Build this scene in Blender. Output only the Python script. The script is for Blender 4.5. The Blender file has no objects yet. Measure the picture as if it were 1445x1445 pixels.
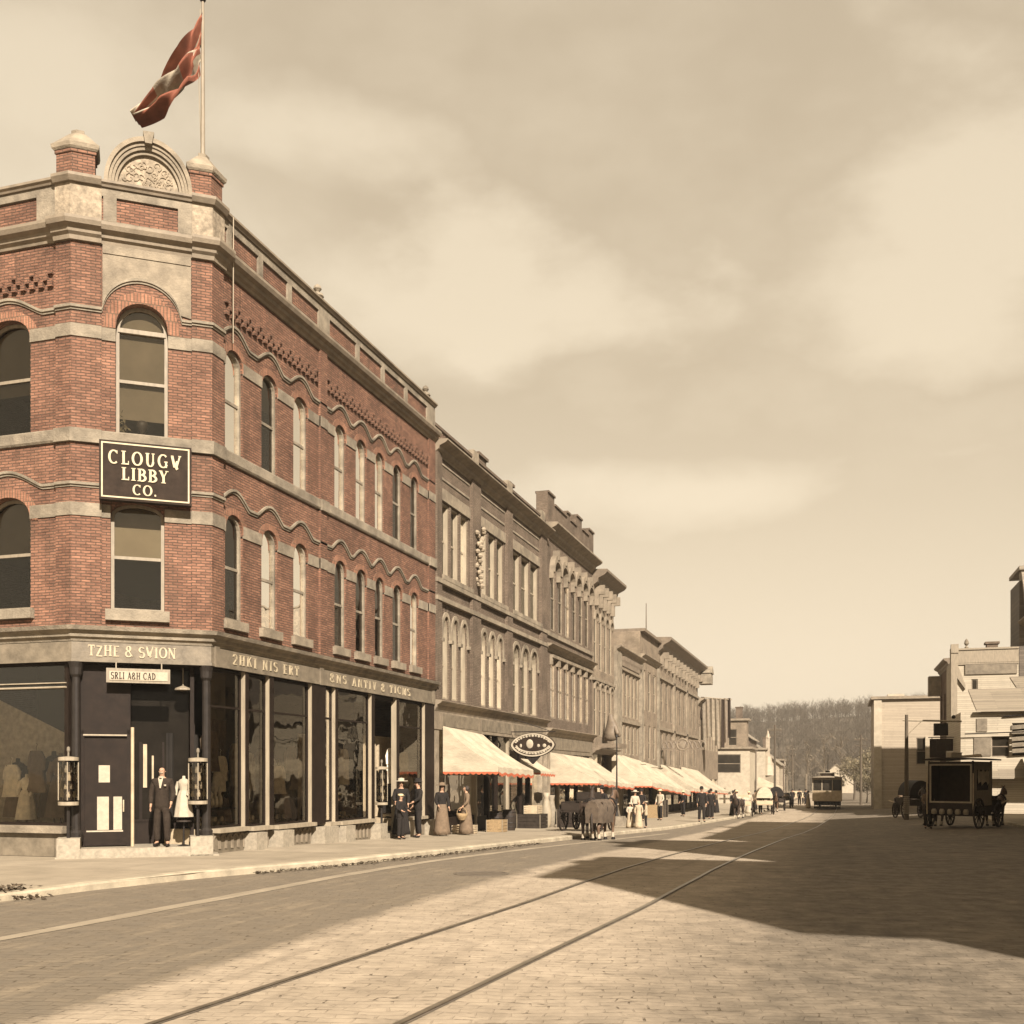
import bpy, bmesh, math, random
from mathutils import Vector, Matrix
R = math.radians
rnd = random.Random(7)
scene = bpy.context.scene
COL = scene.collection

# ------------------------------------------------------------------ camera
cam = bpy.data.cameras.new("camera")
cam.sensor_width = 36.0
cam.lens = 36.0 * 1477 / 1445
cam.shift_y = (1092 - 722.5) / 1445
cam.clip_start = 0.1
cam.clip_end = 4000
camo = bpy.data.objects.new("camera", cam)
camo.location = (0, 0, 1.8)
camo.rotation_euler = (R(90), 0, R(17.37))
COL.objects.link(camo)
scene.camera = camo

# ------------------------------------------------------------------ world and sun
SUN_EL = R(34)
SUN_AZ = math.atan2(0.6, -0.8)          # clockwise from +Y
TO_SUN = Vector((math.sin(SUN_AZ) * math.cos(SUN_EL), math.cos(SUN_AZ) * math.cos(SUN_EL), math.sin(SUN_EL)))
world = bpy.data.worlds.new("World")
scene.world = world
world.use_nodes = True
wn = world.node_tree; wn.nodes.clear()
def WN(t, **kw):
    n = wn.nodes.new(t)
    for k, v in kw.items(): setattr(n, k, v)
    return n
def wl(a, b): wn.links.new(a, b)
def wmath(op, a, b=None, clamp=False):
    n = WN("ShaderNodeMath", operation=op); n.use_clamp = clamp
    for i, v in enumerate((a, b)):
        if v is None: continue
        if isinstance(v, (int, float)): n.inputs[i].default_value = v
        else: wl(v, n.inputs[i])
    return n.outputs[0]
out = WN("ShaderNodeOutputWorld"); bg = WN("ShaderNodeBackground"); bg.inputs["Strength"].default_value = 0.1
sky = WN("ShaderNodeTexSky"); sky.sky_type = "NISHITA"; sky.sun_disc = False
sky.sun_elevation = SUN_EL; sky.sun_rotation = SUN_AZ
sky.dust_density = 3.0; sky.air_density = 1.0; sky.altitude = 50
bw = WN("ShaderNodeRGBToBW"); wl(sky.outputs[0], bw.inputs[0])
lum = wmath("MULTIPLY", wmath("POWER", bw.outputs[0], 0.20), 3.55)
tc = WN("ShaderNodeTexCoord")
mp = WN("ShaderNodeMapping"); wl(tc.outputs["Generated"], mp.inputs[0]); mp.inputs["Scale"].default_value = (1.0, 1.0, 1.9)
n1 = WN("ShaderNodeTexNoise"); wl(mp.outputs[0], n1.inputs["Vector"]); n1.inputs["Scale"].default_value = 4.6
n1.inputs["Detail"].default_value = 7; n1.inputs["Roughness"].default_value = 0.56
def ramp(fac, stops):
    r = WN("ShaderNodeValToRGB"); wl(fac, r.inputs[0])
    el = r.color_ramp.elements
    while len(el) < len(stops): el.new(0.5)
    for e, (p, v) in zip(el, stops): e.position = p; e.color = (v, v, v, 1)
    r.color_ramp.interpolation = "EASE"
    return r.outputs[0]
def sdir(px, py):                        # direction of a sky feature
    v = Vector(((px - 722.5) / 1477, 1.0, (1092 - py) / 1477))
    v.rotate(Matrix.Rotation(R(17.37), 3, "Z")); return v.normalized()
def blob(px, py, r0, r1, sx=1.0, sz=1.0):
    d = sdir(px, py)
    s = WN("ShaderNodeVectorMath", operation="SUBTRACT"); wl(tc.outputs["Generated"], s.inputs[0]); s.inputs[1].default_value = d
    m = WN("ShaderNodeVectorMath", operation="MULTIPLY"); wl(s.outputs[0], m.inputs[0]); m.inputs[1].default_value = (1 / sx, 1 / sx, 1 / sz)
    l = WN("ShaderNodeVectorMath", operation="LENGTH"); wl(m.outputs[0], l.inputs[0])
    k = wmath("ADD", l.outputs["Value"], wmath("MULTIPLY", wmath("SUBTRACT", n1.outputs[0], 0.5), 0.36))
    mr = WN("ShaderNodeMapRange"); mr.interpolation_type = "SMOOTHSTEP"; wl(k, mr.inputs[0])
    mr.inputs[1].default_value = r1; mr.inputs[2].default_value = r0
    return mr.outputs[0]
clouds = None
for a in [(690, 390, 0.01, 0.10625, 1.2, 0.85), (800, 425, 0.01, 0.125, 1.7, 0.55), (640, 440, -0.02, 0.15, 1.6, 0.5), (1010, 370, -0.02, 0.075, 1.2, 0.6),
          (1350, 310, 0.03, 0.14375, 0.95, 1.15), (1290, 430, 0.02, 0.1625, 1.1, 0.9), (90, 120, -0.02, 0.175, 1.2, 0.7), (60, 330, -0.02, 0.25, 1.2, 0.8),
          (1000, 700, -0.02, 0.2, 2.2, 0.28), (1330, 640, -0.02, 0.125, 2.2, 0.3), (420, 180, -0.02, 0.125, 2.2, 0.35)]:
    b = blob(*a)
    clouds = b if clouds is None else wmath("MAXIMUM", clouds, b)
wisp = ramp(n1.outputs[0], [(0.42, 0.0), (0.72, 0.38)])
cl = wmath("MAXIMUM", clouds, wisp, True)
sep = WN("ShaderNodeSeparateXYZ"); wl(tc.outputs["Generated"], sep.inputs[0])
hor = WN("ShaderNodeMapRange"); wl(sep.outputs[2], hor.inputs[0]); hor.interpolation_type = "SMOOTHSTEP"
hor.inputs[1].default_value = 0.42; hor.inputs[2].default_value = 0.0; hor.inputs[3].default_value = 0; hor.inputs[4].default_value = 1.0
cl = wmath("MAXIMUM", cl, hor.outputs[0], True)
mixc = WN("ShaderNodeMix", data_type="RGBA"); wl(cl, mixc.inputs[0])
mixc.inputs[6].default_value = (0.615, 0.505, 0.358, 1); mixc.inputs[7].default_value = (0.845, 0.715, 0.53, 1)
mul = WN("ShaderNodeVectorMath", operation="SCALE"); wl(mixc.outputs[2], mul.inputs[0]); wl(lum, mul.inputs["Scale"])
wl(mul.outputs[0], bg.inputs[0]); wl(bg.outputs[0], out.inputs[0])

sun = bpy.data.lights.new("sun", "SUN"); sun.energy = 5.0; sun.angle = R(0.5); sun.color = (1.0, 0.905, 0.80)
suno = bpy.data.objects.new("sun", sun); COL.objects.link(suno); suno.location = (30, -40, 40)
suno.rotation_euler = TO_SUN.to_track_quat("Z", "Y").to_euler()
vs = scene.view_settings
vs.view_transform = "Standard"; vs.look = "None"; vs.gamma = 1; vs.exposure = 1.3; vs.use_curve_mapping = False
scene.render.engine = "CYCLES"
scene.cycles.max_bounces = 8
scene.cycles.transparent_max_bounces = 24

# ------------------------------------------------------------------ materials
def new_mat(name):
    m = bpy.data.materials.new(name); m.use_nodes = True
    nt = m.node_tree; p = nt.nodes["Principled BSDF"]
    return m, nt, p
def nd(nt, t, **kw):
    n = nt.nodes.new(t)
    for k, v in kw.items(): setattr(n, k, v)
    return n
def plain(name, col, rough=0.8, var=0.18, scale=3.0, bump=0.0, bscale=40.0, spec=0.3, metal=0.0, grime=0.0, stretch=(1, 1, 1)):
    """surface with uneven tone from two noises"""
    m, nt, p = new_mat(name)
    L = nt.links.new
    tcn = nd(nt, "ShaderNodeTexCoord"); mpn = nd(nt, "ShaderNodeMapping"); L(tcn.outputs["Object"], mpn.inputs[0]); mpn.inputs["Scale"].default_value = stretch
    a = nd(nt, "ShaderNodeTexNoise"); a.inputs["Scale"].default_value = scale; a.inputs["Detail"].default_value = 6; a.inputs["Roughness"].default_value = 0.6
    L(mpn.outputs[0], a.inputs["Vector"])
    mr = nd(nt, "ShaderNodeMapRange"); L(a.outputs[0], mr.inputs[0]); mr.inputs[1].default_value = 0.3; mr.inputs[2].default_value = 0.7
    mr.inputs[3].default_value = 1 - var; mr.inputs[4].default_value = 1 + var
    sc = nd(nt, "ShaderNodeVectorMath", operation="SCALE"); sc.inputs[0].default_value = col; L(mr.outputs[0], sc.inputs["Scale"])
    last = sc.outputs[0]
    if grime:
        b = nd(nt, "ShaderNodeTexNoise"); b.inputs["Scale"].default_value = scale * 0.35; b.inputs["Detail"].default_value = 8; b.inputs["Roughness"].default_value = 0.7
        L(mpn.outputs[0], b.inputs["Vector"])
        r = nd(nt, "ShaderNodeMapRange"); L(b.outputs[0], r.inputs[0]); r.inputs[1].default_value = 0.45; r.inputs[2].default_value = 0.75; r.inputs[3].default_value = 0; r.inputs[4].default_value = grime
        mx = nd(nt, "ShaderNodeMix", data_type="RGBA"); L(r.outputs[0], mx.inputs[0]); L(last, mx.inputs[6]); mx.inputs[7].default_value = (0.05, 0.04, 0.028, 1)
        last = mx.outputs[2]
    L(last, p.inputs["Base Color"])
    p.inputs["Roughness"].default_value = rough; p.inputs["Specular IOR Level"].default_value = spec; p.inputs["Metallic"].default_value = metal
    if bump:
        c = nd(nt, "ShaderNodeTexNoise"); c.inputs["Scale"].default_value = bscale; c.inputs["Detail"].default_value = 4; L(mpn.outputs[0], c.inputs["Vector"])
        bp = nd(nt, "ShaderNodeBump"); bp.inputs["Strength"].default_value = bump; bp.inputs["Distance"].default_value = 0.02
        L(c.outputs[0], bp.inputs["Height"]); L(bp.outputs[0], p.inputs["Normal"])
    return m
def brick(name, c1, c2, mortar, bw_=0.19, bh=0.060, ms=0.009, var=0.38, grime=0.6):
    m, nt, p = new_mat(name); L = nt.links.new
    uv = nd(nt, "ShaderNodeUVMap")
    wob = nd(nt, "ShaderNodeTexNoise"); wob.inputs["Scale"].default_value = 6; L(uv.outputs[0], wob.inputs["Vector"])
    wsc = nd(nt, "ShaderNodeVectorMath", operation="SCALE"); L(wob.outputs["Color"], wsc.inputs[0]); wsc.inputs["Scale"].default_value = 0.014
    add = nd(nt, "ShaderNodeVectorMath", operation="ADD"); L(uv.outputs[0], add.inputs[0]); L(wsc.outputs[0], add.inputs[1])
    bt = nd(nt, "ShaderNodeTexBrick"); L(add.outputs[0], bt.inputs["Vector"])
    bt.inputs["Scale"].default_value = 1; bt.inputs["Brick Width"].default_value = bw_; bt.inputs["Row Height"].default_value = bh
    bt.inputs["Mortar Size"].default_value = ms; bt.inputs["Mortar Smooth"].default_value = 0.35; bt.inputs["Bias"].default_value = -0.1
    bt.inputs["Color1"].default_value = (*c1, 1); bt.inputs["Color2"].default_value = (*c2, 1); bt.inputs["Mortar"].default_value = (*mortar, 1)
    n = nd(nt, "ShaderNodeTexNoise"); n.inputs["Scale"].default_value = 0.9; n.inputs["Detail"].default_value = 8; n.inputs["Roughness"].default_value = 0.65; L(uv.outputs[0], n.inputs["Vector"])
    mr = nd(nt, "ShaderNodeMapRange"); L(n.outputs[0], mr.inputs[0]); mr.inputs[1].default_value = 0.3; mr.inputs[2].default_value = 0.7; mr.inputs[3].default_value = 1 - var; mr.inputs[4].default_value = 1 + var
    f = nd(nt, "ShaderNodeTexNoise"); f.inputs["Scale"].default_value = 9; f.inputs["Detail"].default_value = 3
    fm = nd(nt, "ShaderNodeMapping"); fm.inputs["Scale"].default_value = (0.8, 5.0, 1); L(uv.outputs[0], fm.inputs[0]); L(fm.outputs[0], f.inputs["Vector"])
    fr_ = nd(nt, "ShaderNodeMapRange"); L(f.outputs[0], fr_.inputs[0]); fr_.inputs[1].default_value = 0.25; fr_.inputs[2].default_value = 0.75; fr_.inputs[3].default_value = 0.72; fr_.inputs[4].default_value = 1.3
    mm = nd(nt, "ShaderNodeMath", operation="MULTIPLY"); L(mr.outputs[0], mm.inputs[0]); L(fr_.outputs[0], mm.inputs[1])
    sc = nd(nt, "ShaderNodeVectorMath", operation="SCALE"); L(bt.outputs["Color"], sc.inputs[0]); L(mm.outputs[0], sc.inputs["Scale"])
    st = nd(nt, "ShaderNodeTexNoise"); st.inputs["Scale"].default_value = 1.6; st.inputs["Detail"].default_value = 7; st.inputs["Roughness"].default_value = 0.7
    sm = nd(nt, "ShaderNodeMapping"); sm.inputs["Scale"].default_value = (1.6, 0.35, 1); L(uv.outputs[0], sm.inputs[0]); L(sm.outputs[0], st.inputs["Vector"])
    sr = nd(nt, "ShaderNodeMapRange"); L(st.outputs[0], sr.inputs[0]); sr.inputs[1].default_value = 0.5; sr.inputs[2].default_value = 0.75; sr.inputs[3].default_value = 0; sr.inputs[4].default_value = grime
    mx = nd(nt, "ShaderNodeMix", data_type="RGBA"); L(sr.outputs[0], mx.inputs[0]); L(sc.outputs[0], mx.inputs[6]); mx.inputs[7].default_value = (0.06, 0.042, 0.028, 1)
    L(mx.outputs[2], p.inputs["Base Color"]); p.inputs["Roughness"].default_value = 0.88; p.inputs["Specular IOR Level"].default_value = 0.2
    inv = nd(nt, "ShaderNodeMath", operation="SUBTRACT"); inv.inputs[0].default_value = 1; L(bt.outputs["Fac"], inv.inputs[1])
    ad = nd(nt, "ShaderNodeMath", operation="MULTIPLY_ADD"); L(f.outputs[0], ad.inputs[0]); ad.inputs[1].default_value = 0.5; L(inv.outputs[0], ad.inputs[2])
    bp = nd(nt, "ShaderNodeBump"); bp.inputs["Strength"].default_value = 0.9; bp.inputs["Distance"].default_value = 0.02; L(ad.outputs[0], bp.inputs["Height"]); L(bp.outputs[0], p.inputs["Normal"])
    return m
def boards(name, col, step=0.14, var=0.2, horiz=True, grime=0.25):
    """clapboard or plank surface: dark joint lines every step metres"""
    m, nt, p = new_mat(name); L = nt.links.new
    uv = nd(nt, "ShaderNodeUVMap")
    bt = nd(nt, "ShaderNodeTexBrick"); bt.inputs["Scale"].default_value = 1; bt.inputs["Brick Width"].default_value = 3.7; bt.inputs["Row Height"].default_value = step
    bt.inputs["Mortar Size"].default_value = step * 0.06; bt.inputs["Mortar Smooth"].default_value = 0.5
    if not horiz:
        mpn = nd(nt, "ShaderNodeMapping"); mpn.inputs["Rotation"].default_value = (0, 0, R(90)); L(uv.outputs[0], mpn.inputs[0]); L(mpn.outputs[0], bt.inputs["Vector"])
    else: L(uv.outputs[0], bt.inputs["Vector"])
    bt.inputs["Color1"].default_value = (*[c * (1 - var / 2) for c in col], 1); bt.inputs["Color2"].default_value = (*[min(1, c * (1 + var / 2)) for c in col], 1); bt.inputs["Mortar"].default_value = (*[c * 0.35 for c in col], 1)
    n = nd(nt, "ShaderNodeTexNoise"); n.inputs["Scale"].default_value = 1.3; n.inputs["Detail"].default_value = 8; n.inputs["Roughness"].default_value = 0.7; L(uv.outputs[0], n.inputs["Vector"])
    mr = nd(nt, "ShaderNodeMapRange"); L(n.outputs[0], mr.inputs[0]); mr.inputs[1].default_value = 0.48; mr.inputs[2].default_value = 0.8; mr.inputs[3].default_value = 0; mr.inputs[4].default_value = grime
    mx = nd(nt, "ShaderNodeMix", data_type="RGBA"); L(mr.outputs[0], mx.inputs[0]); L(bt.outputs[0], mx.inputs[6]); mx.inputs[7].default_value = (0.08, 0.062, 0.04, 1)
    L(mx.outputs[2], p.inputs["Base Color"]); p.inputs["Roughness"].default_value = 0.75
    return m
def glass(name, tint, refl_boost=0.0, wob=0.012):
    m, nt, p = new_mat(name); L = nt.links.new
    nt.nodes.remove(p); o = nt.nodes["Material Output"]
    tr = nd(nt, "ShaderNodeBsdfTransparent"); tr.inputs[0].default_value = (*tint, 1)
    gl = nd(nt, "ShaderNodeBsdfGlossy"); gl.inputs["Roughness"].default_value = 0.015; gl.inputs[0].default_value = (0.95, 0.92, 0.85, 1)
    fr_ = nd(nt, "ShaderNodeFresnel"); fr_.inputs[0].default_value = 1.55
    ad = nd(nt, "ShaderNodeMath", operation="MULTIPLY_ADD"); L(fr_.outputs[0], ad.inputs[0]); ad.inputs[1].default_value = 1.15; ad.inputs[2].default_value = refl_boost; ad.use_clamp = True
    mx = nd(nt, "ShaderNodeMixShader"); L(ad.outputs[0], mx.inputs[0]); L(tr.outputs[0], mx.inputs[1]); L(gl.outputs[0], mx.inputs[2])
    n = nd(nt, "ShaderNodeTexNoise"); n.inputs["Scale"].default_value = 2.2; n.inputs["Detail"].default_value = 1
    tcn = nd(nt, "ShaderNodeTexCoord"); L(tcn.outputs["Object"], n.inputs["Vector"])
    bp = nd(nt, "ShaderNodeBump"); bp.inputs["Strength"].default_value = 0.35; bp.inputs["Distance"].default_value = wob; L(n.outputs[0], bp.inputs["Height"])
    L(bp.outputs[0], gl.inputs["Normal"]); L(bp.outputs[0], fr_.inputs["Normal"])
    L(mx.outputs[0], o.inputs[0])
    return m
M = {}
M["brick_red"] = brick("red_brick", (0.203, 0.102, 0.064), (0.120, 0.060, 0.039), (0.080, 0.053, 0.036))
M["brick_arch"] = brick("rubbed_arch_brick", (0.235, 0.115, 0.070), (0.165, 0.079, 0.049), (0.12, 0.08, 0.052), 0.07, 0.30, 0.010, grime=0.15)
M["brick_grey"] = brick("soot_brown_brick", (0.156, 0.117, 0.084), (0.113, 0.083, 0.058), (0.086, 0.065, 0.045), grime=0.3)
M["brick_dark"] = brick("dark_brick", (0.13, 0.085, 0.058), (0.09, 0.06, 0.042), (0.12, 0.09, 0.065))
M["brick_pale"] = brick("pale_brick", (0.240, 0.188, 0.132), (0.196, 0.152, 0.104), (0.160, 0.124, 0.088), grime=0.25)
M["stone"] = plain("pale_limestone", (0.205, 0.17, 0.122), 0.85, 0.30, 3.2, 0.7, 26, grime=0.75)
M["stone_grey"] = plain("grey_sandstone", (0.216, 0.176, 0.124), 0.85, 0.30, 2.6, 0.7, 24, grime=0.75)
M["stone_carved"] = plain("carved_stone", (0.264, 0.212, 0.148), 0.85, 0.35, 9, 1.0, 14, grime=0.6)
M["granite"] = plain("pale_granite", (0.265, 0.225, 0.165), 0.8, 0.22, 14, 0.3, 60, grime=0.25)
M["cornice"] = plain("dark_painted_cornice", (0.14, 0.108, 0.075), 0.6, 0.25, 4, 0.2, 30)
M["cornice_mid"] = plain("weathered_cornice", (0.200, 0.160, 0.112), 0.7, 0.25, 3, 0.2, 30, grime=0.5)
M["wood_frame"] = plain("grey_window_paint", (0.212, 0.174, 0.123), 0.6, 0.2, 5, stretch=(3, 3, 0.6))
M["wood_pale"] = plain("pale_wood_paint", (0.27, 0.222, 0.155), 0.6, 0.18, 3, stretch=(3, 3, 0.5), grime=0.3)
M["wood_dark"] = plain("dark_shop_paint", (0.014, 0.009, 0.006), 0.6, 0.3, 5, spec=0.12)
M["panel_grey"] = plain("grey_shop_panel", (0.15, 0.122, 0.085), 0.6, 0.3, 4, 0.3, 16, grime=0.4)
M["iron"] = plain("black_iron", (0.018, 0.014, 0.011), 0.55, 0.3, 8, spec=0.2)
M["iron_grey"] = plain("weathered_iron", (0.1, 0.08, 0.058), 0.5, 0.3, 8, spec=0.5)
M["blind"] = plain("tan_roller_blind", (0.155, 0.13, 0.095), 0.9, 0.1, 2)
M["blind_dark"] = plain("brown_roller_blind", (0.085, 0.07, 0.051), 0.9, 0.15, 2)
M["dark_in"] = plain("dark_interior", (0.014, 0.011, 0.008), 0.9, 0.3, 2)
M["goods_cloth"] = plain("display_backcloth", (0.26, 0.21, 0.145), 0.9, 0.35, 2.2, 0.6, 5, stretch=(1, 1, 0.3))
M["glass"] = glass("old_window_glass", (0.8, 0.76, 0.66), 0.0)
M["glass_shop"] = glass("shop_plate_glass", (0.92, 0.89, 0.82), 0.02, 0.008)
M["recess_dark"] = plain("dark_recess_pane", (0.010, 0.008, 0.006), 0.12, 0.4, 2, spec=0.12)  # opaque near-black pane, the darkness of the recess put into its colour
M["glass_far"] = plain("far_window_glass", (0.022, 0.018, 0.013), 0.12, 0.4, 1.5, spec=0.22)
M["canvas"] = plain("pale_awning_canvas", (0.385, 0.325, 0.232), 0.9, 0.16, 1.5, 0.5, 9, grime=0.4, stretch=(1, 1, 2.2))
M["canvas_red"] = plain("red_awning_edge", (0.36, 0.09, 0.04), 0.85, 0.25, 6)
M["gold"] = plain("gilt_letter_paint", (0.4, 0.33, 0.205), 0.5, 0.12, 8)
M["gilt_dull"] = plain("dull_gilt_letter", (0.34, 0.28, 0.185), 0.6, 0.3, 9)
M["sign_black"] = plain("brown_black_sign_board", (0.026, 0.0175, 0.012), 0.7, 0.3, 6, spec=0.08)
M["white_paint"] = plain("old_white_paint", (0.34, 0.288, 0.21), 0.7, 0.14, 3, grime=0.25)
M["clap_white"] = boards("white_clapboard", (0.33, 0.28, 0.203))
M["clap_grey"] = boards("grey_clapboard", (0.30, 0.245, 0.175))
M["shingle"] = boards("dark_wood_shingle", (0.085, 0.066, 0.047), 0.16, 0.5)
M["shingle_grey"] = boards("grey_roof_shingle", (0.20, 0.165, 0.118), 0.18, 0.4)
M["roof"] = plain("tar_roof", (0.07, 0.056, 0.042), 0.9, 0.3, 3)
M["flag_red"] = plain("faded_flag_red", (0.19, 0.062, 0.035), 0.85, 0.3, 4)
M["skin"] = plain("skin", (0.33, 0.195, 0.122), 0.6, 0.08, 6)
M["suit"] = plain("dark_brown_suit", (0.030, 0.022, 0.016), 0.95, 0.3, 9, 0.5, 30, spec=0.1)
M["coat_black"] = plain("black_coat", (0.013, 0.010, 0.008), 0.95, 0.3, 9)
M["cloth_tan"] = plain("tan_cloth", (0.33, 0.26, 0.17), 0.9, 0.2, 9, 0.5, 12)
M["cloth_brown"] = plain("brown_cloth", (0.13, 0.09, 0.056), 0.9, 0.25, 9, 0.5, 12)
M["cloth_white"] = plain("white_cotton", (0.33, 0.28, 0.205), 0.9, 0.12, 9, 0.5, 14)
M["show_white"] = plain("white_display_cloth", (0.72, 0.63, 0.49), 0.9, 0.25, 7, 0.8, 12)  # lighter than the outdoor cotton, to offset the dim light behind the glass
M["show_tan"] = plain("tan_display_cloth", (0.48, 0.385, 0.265), 0.9, 0.3, 7, 0.8, 12)  # lightened likewise for the dim shop windows
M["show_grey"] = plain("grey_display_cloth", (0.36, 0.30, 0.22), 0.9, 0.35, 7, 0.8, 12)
M["hair"] = plain("dark_hair", (0.03, 0.022, 0.016), 0.7, 0.3, 20)
M["hair_grey"] = plain("grey_hair", (0.30, 0.25, 0.18), 0.8, 0.3, 20)
M["straw"] = plain("straw_hat", (0.48, 0.38, 0.22), 0.8, 0.2, 12)
M["horse_dark"] = plain("dark_bay_coat", (0.04, 0.026, 0.018), 0.55, 0.3, 3)
M["horse_brown"] = plain("brown_coat", (0.10, 0.06, 0.036), 0.55, 0.3, 3)
M["blanket"] = plain("brown_horse_blanket", (0.085, 0.062, 0.042), 0.95, 0.3, 6, 0.5, 30)
M["leather"] = plain("black_leather", (0.014, 0.011, 0.009), 0.65, 0.2, 9, spec=0.15)
M["wagon_dark"] = plain("dark_wagon_paint", (0.026, 0.019, 0.014), 0.65, 0.3, 4, spec=0.15)
M["wagon_tan"] = plain("tan_wagon_paint", (0.36, 0.28, 0.18), 0.6, 0.2, 4)
M["bark"] = plain("bare_bark", (0.078, 0.061, 0.042), 0.95, 0.3, 1.0)
M["bark_pale"] = plain("pale_bark", (0.14, 0.112, 0.078), 0.95, 0.3, 1.0)
M["leaf"] = plain("dull_foliage", (0.075, 0.062, 0.036), 0.9, 0.45, 0.7)
M["leaf_b"] = plain("pale_foliage", (0.135, 0.108, 0.064), 0.9, 0.4, 0.7)
M["earth"] = plain("dry_earth", (0.22, 0.175, 0.115), 0.95, 0.25, 0.4, 0.4, 4)
M["hillside"] = plain("wooded_hillside", (0.075, 0.059, 0.04), 0.95, 0.3, 0.06)
M["kerb"] = plain("kerb_granite", (0.340, 0.285, 0.200), 0.85, 0.25, 3, 0.3, 30, grime=0.5)
M["rail"] = plain("worn_rail_steel", (0.22, 0.182, 0.13), 0.35, 0.25, 5, metal=0.6)
M["groove"] = plain("rail_groove", (0.1, 0.08, 0.057), 0.9, 0.3, 5)
M["litter"] = plain("gutter_litter", (0.06, 0.043, 0.026), 0.95, 0.5, 12)
M["basket"] = plain("wicker", (0.24, 0.165, 0.085), 0.9, 0.3, 20, 0.5, 60)

def road_material():
    m, nt, p = new_mat("worn_block_paving"); L = nt.links.new
    tcn = nd(nt, "ShaderNodeTexCoord"); ob = tcn.outputs["Object"]
    def noise(scale, detail=6, rough=0.6, st=(1, 1, 1), src=None):
        mpn = nd(nt, "ShaderNodeMapping"); mpn.inputs["Scale"].default_value = st; L(src or ob, mpn.inputs[0])
        n = nd(nt, "ShaderNodeTexNoise"); n.inputs["Scale"].default_value = scale; n.inputs["Detail"].default_value = detail; n.inputs["Roughness"].default_value = rough
        L(mpn.outputs[0], n.inputs["Vector"]); return n.outputs[0]
    def mr(s, a, b, c, d, smooth=False):
        n = nd(nt, "ShaderNodeMapRange"); L(s, n.inputs[0])
        if smooth: n.interpolation_type = "SMOOTHSTEP"
        for i, v in enumerate((a, b, c, d)): n.inputs[i + 1].default_value = v
        return n.outputs[0]
    def mt(op, a, b):
        n = nd(nt, "ShaderNodeMath", operation=op)
        for i, v in enumerate((a, b)):
            if isinstance(v, (int, float)): n.inputs[i].default_value = v
            else: L(v, n.inputs[i])
        return n.outputs[0]
    def mix(f, a, b):
        n = nd(nt, "ShaderNodeMix", data_type="RGBA"); L(f, n.inputs[0])
        for i, v in ((6, a), (7, b)):
            if isinstance(v, tuple): n.inputs[i].default_value = (*v, 1)
            else: L(v, n.inputs[i])
        return n.outputs[2]
    big = noise(0.45, 7, 0.65); mid = noise(2.5, 8, 0.7)
    # slightly wavy courses of small blocks laid across the street
    wv = nd(nt, "ShaderNodeTexNoise"); wv.inputs["Scale"].default_value = 1.2; L(ob, wv.inputs["Vector"])
    ws = nd(nt, "ShaderNodeVectorMath", operation="SCALE"); L(wv.outputs["Color"], ws.inputs[0]); ws.inputs["Scale"].default_value = 0.34
    av = nd(nt, "ShaderNodeVectorMath", operation="ADD"); L(ob, av.inputs[0]); L(ws.outputs[0], av.inputs[1])
    rot = nd(nt, "ShaderNodeMapping"); rot.inputs["Rotation"].default_value = (0, 0, R(-14)); L(av.outputs[0], rot.inputs[0])
    bt = nd(nt, "ShaderNodeTexBrick"); L(rot.outputs[0], bt.inputs["Vector"]); bt.inputs["Scale"].default_value = 1
    bt.inputs["Brick Width"].default_value = 0.27; bt.inputs["Row Height"].default_value = 0.125; bt.inputs["Mortar Size"].default_value = 0.012; bt.inputs["Mortar Smooth"].default_value = 0.4
    bt.inputs["Color1"].default_value = (0.93, 0.93, 0.93, 1); bt.inputs["Color2"].default_value = (1.05, 1.05, 1.05, 1); bt.inputs["Mortar"].default_value = (0.9, 0.9, 0.9, 1)
    # a few open joints only, dark and dash-like
    gate = mr(noise(2.1, 4, 0.7, (1.3, 3.2, 1)), 0.55, 0.62, 0, 1)
    dash = mt("MULTIPLY", bt.outputs["Fac"], gate)
    fine = mr(noise(4.2, 4, 0.62, (1, 3.8, 1)), 0.63, 0.69, 0, 0.8)
    joint = mt("MAXIMUM", dash, fine)
    pale = (0.36, 0.293, 0.214); dull = (0.175, 0.144, 0.105)
    base = mix(mr(big, 0.35, 0.68, 0, 1), pale, (0.285, 0.23, 0.164))
    # macadam lane between the block paving and the left kerb; ragged edge
    sx = nd(nt, "ShaderNodeSeparateXYZ"); L(ob, sx.inputs[0])
    edge = mt("ADD", sx.outputs[0], mt("MULTIPLY", mt("SUBTRACT", big, 0.5), 0.9))
    edge = mt("ADD", edge, mt("MULTIPLY", mt("SUBTRACT", mid, 0.5), 0.35))
    lane = mr(edge, -5.75, -5.45, 1, 0)
    lanec = mix(mr(mid, 0.35, 0.65, 0, 1), dull, (0.14, 0.112, 0.078))
    streak = mr(noise(1.5, 5, 0.6, (3.0, 0.35, 1)), 0.52, 0.66, 0, 0.75)
    lanec = mix(streak, lanec, (0.21, 0.168, 0.115))
    # right half darkened: the row's cast shade put into the paving colour
    row_shade = mr(mt("ADD", sx.outputs[0], mt("MULTIPLY", mt("SUBTRACT", big, 0.5), 1.6)), -2.8, 0.0, 0, 0.85, True)
    base = mix(row_shade, base, mix(mr(mt("ADD", mt("MULTIPLY", mid, 0.6), mt("MULTIPLY", big, 0.4)), 0.40, 0.60, 0, 1), (0.078, 0.064, 0.047), (0.150, 0.122, 0.088)))
    rut = mr(noise(1.1, 6, 0.62, (2.6, 0.16, 1)), 0.54, 0.70, 0, 0.5)
    base = mix(rut, base, (0.21, 0.168, 0.12))
    patch = mr(noise(0.22, 5, 0.7), 0.55, 0.68, 0, 0.4)
    base = mix(patch, base, (0.23, 0.185, 0.132))
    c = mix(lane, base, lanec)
    v = mt("MULTIPLY", mr(mid, 0.3, 0.7, 0.74, 1.2), bt.outputs["Color"])
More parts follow.
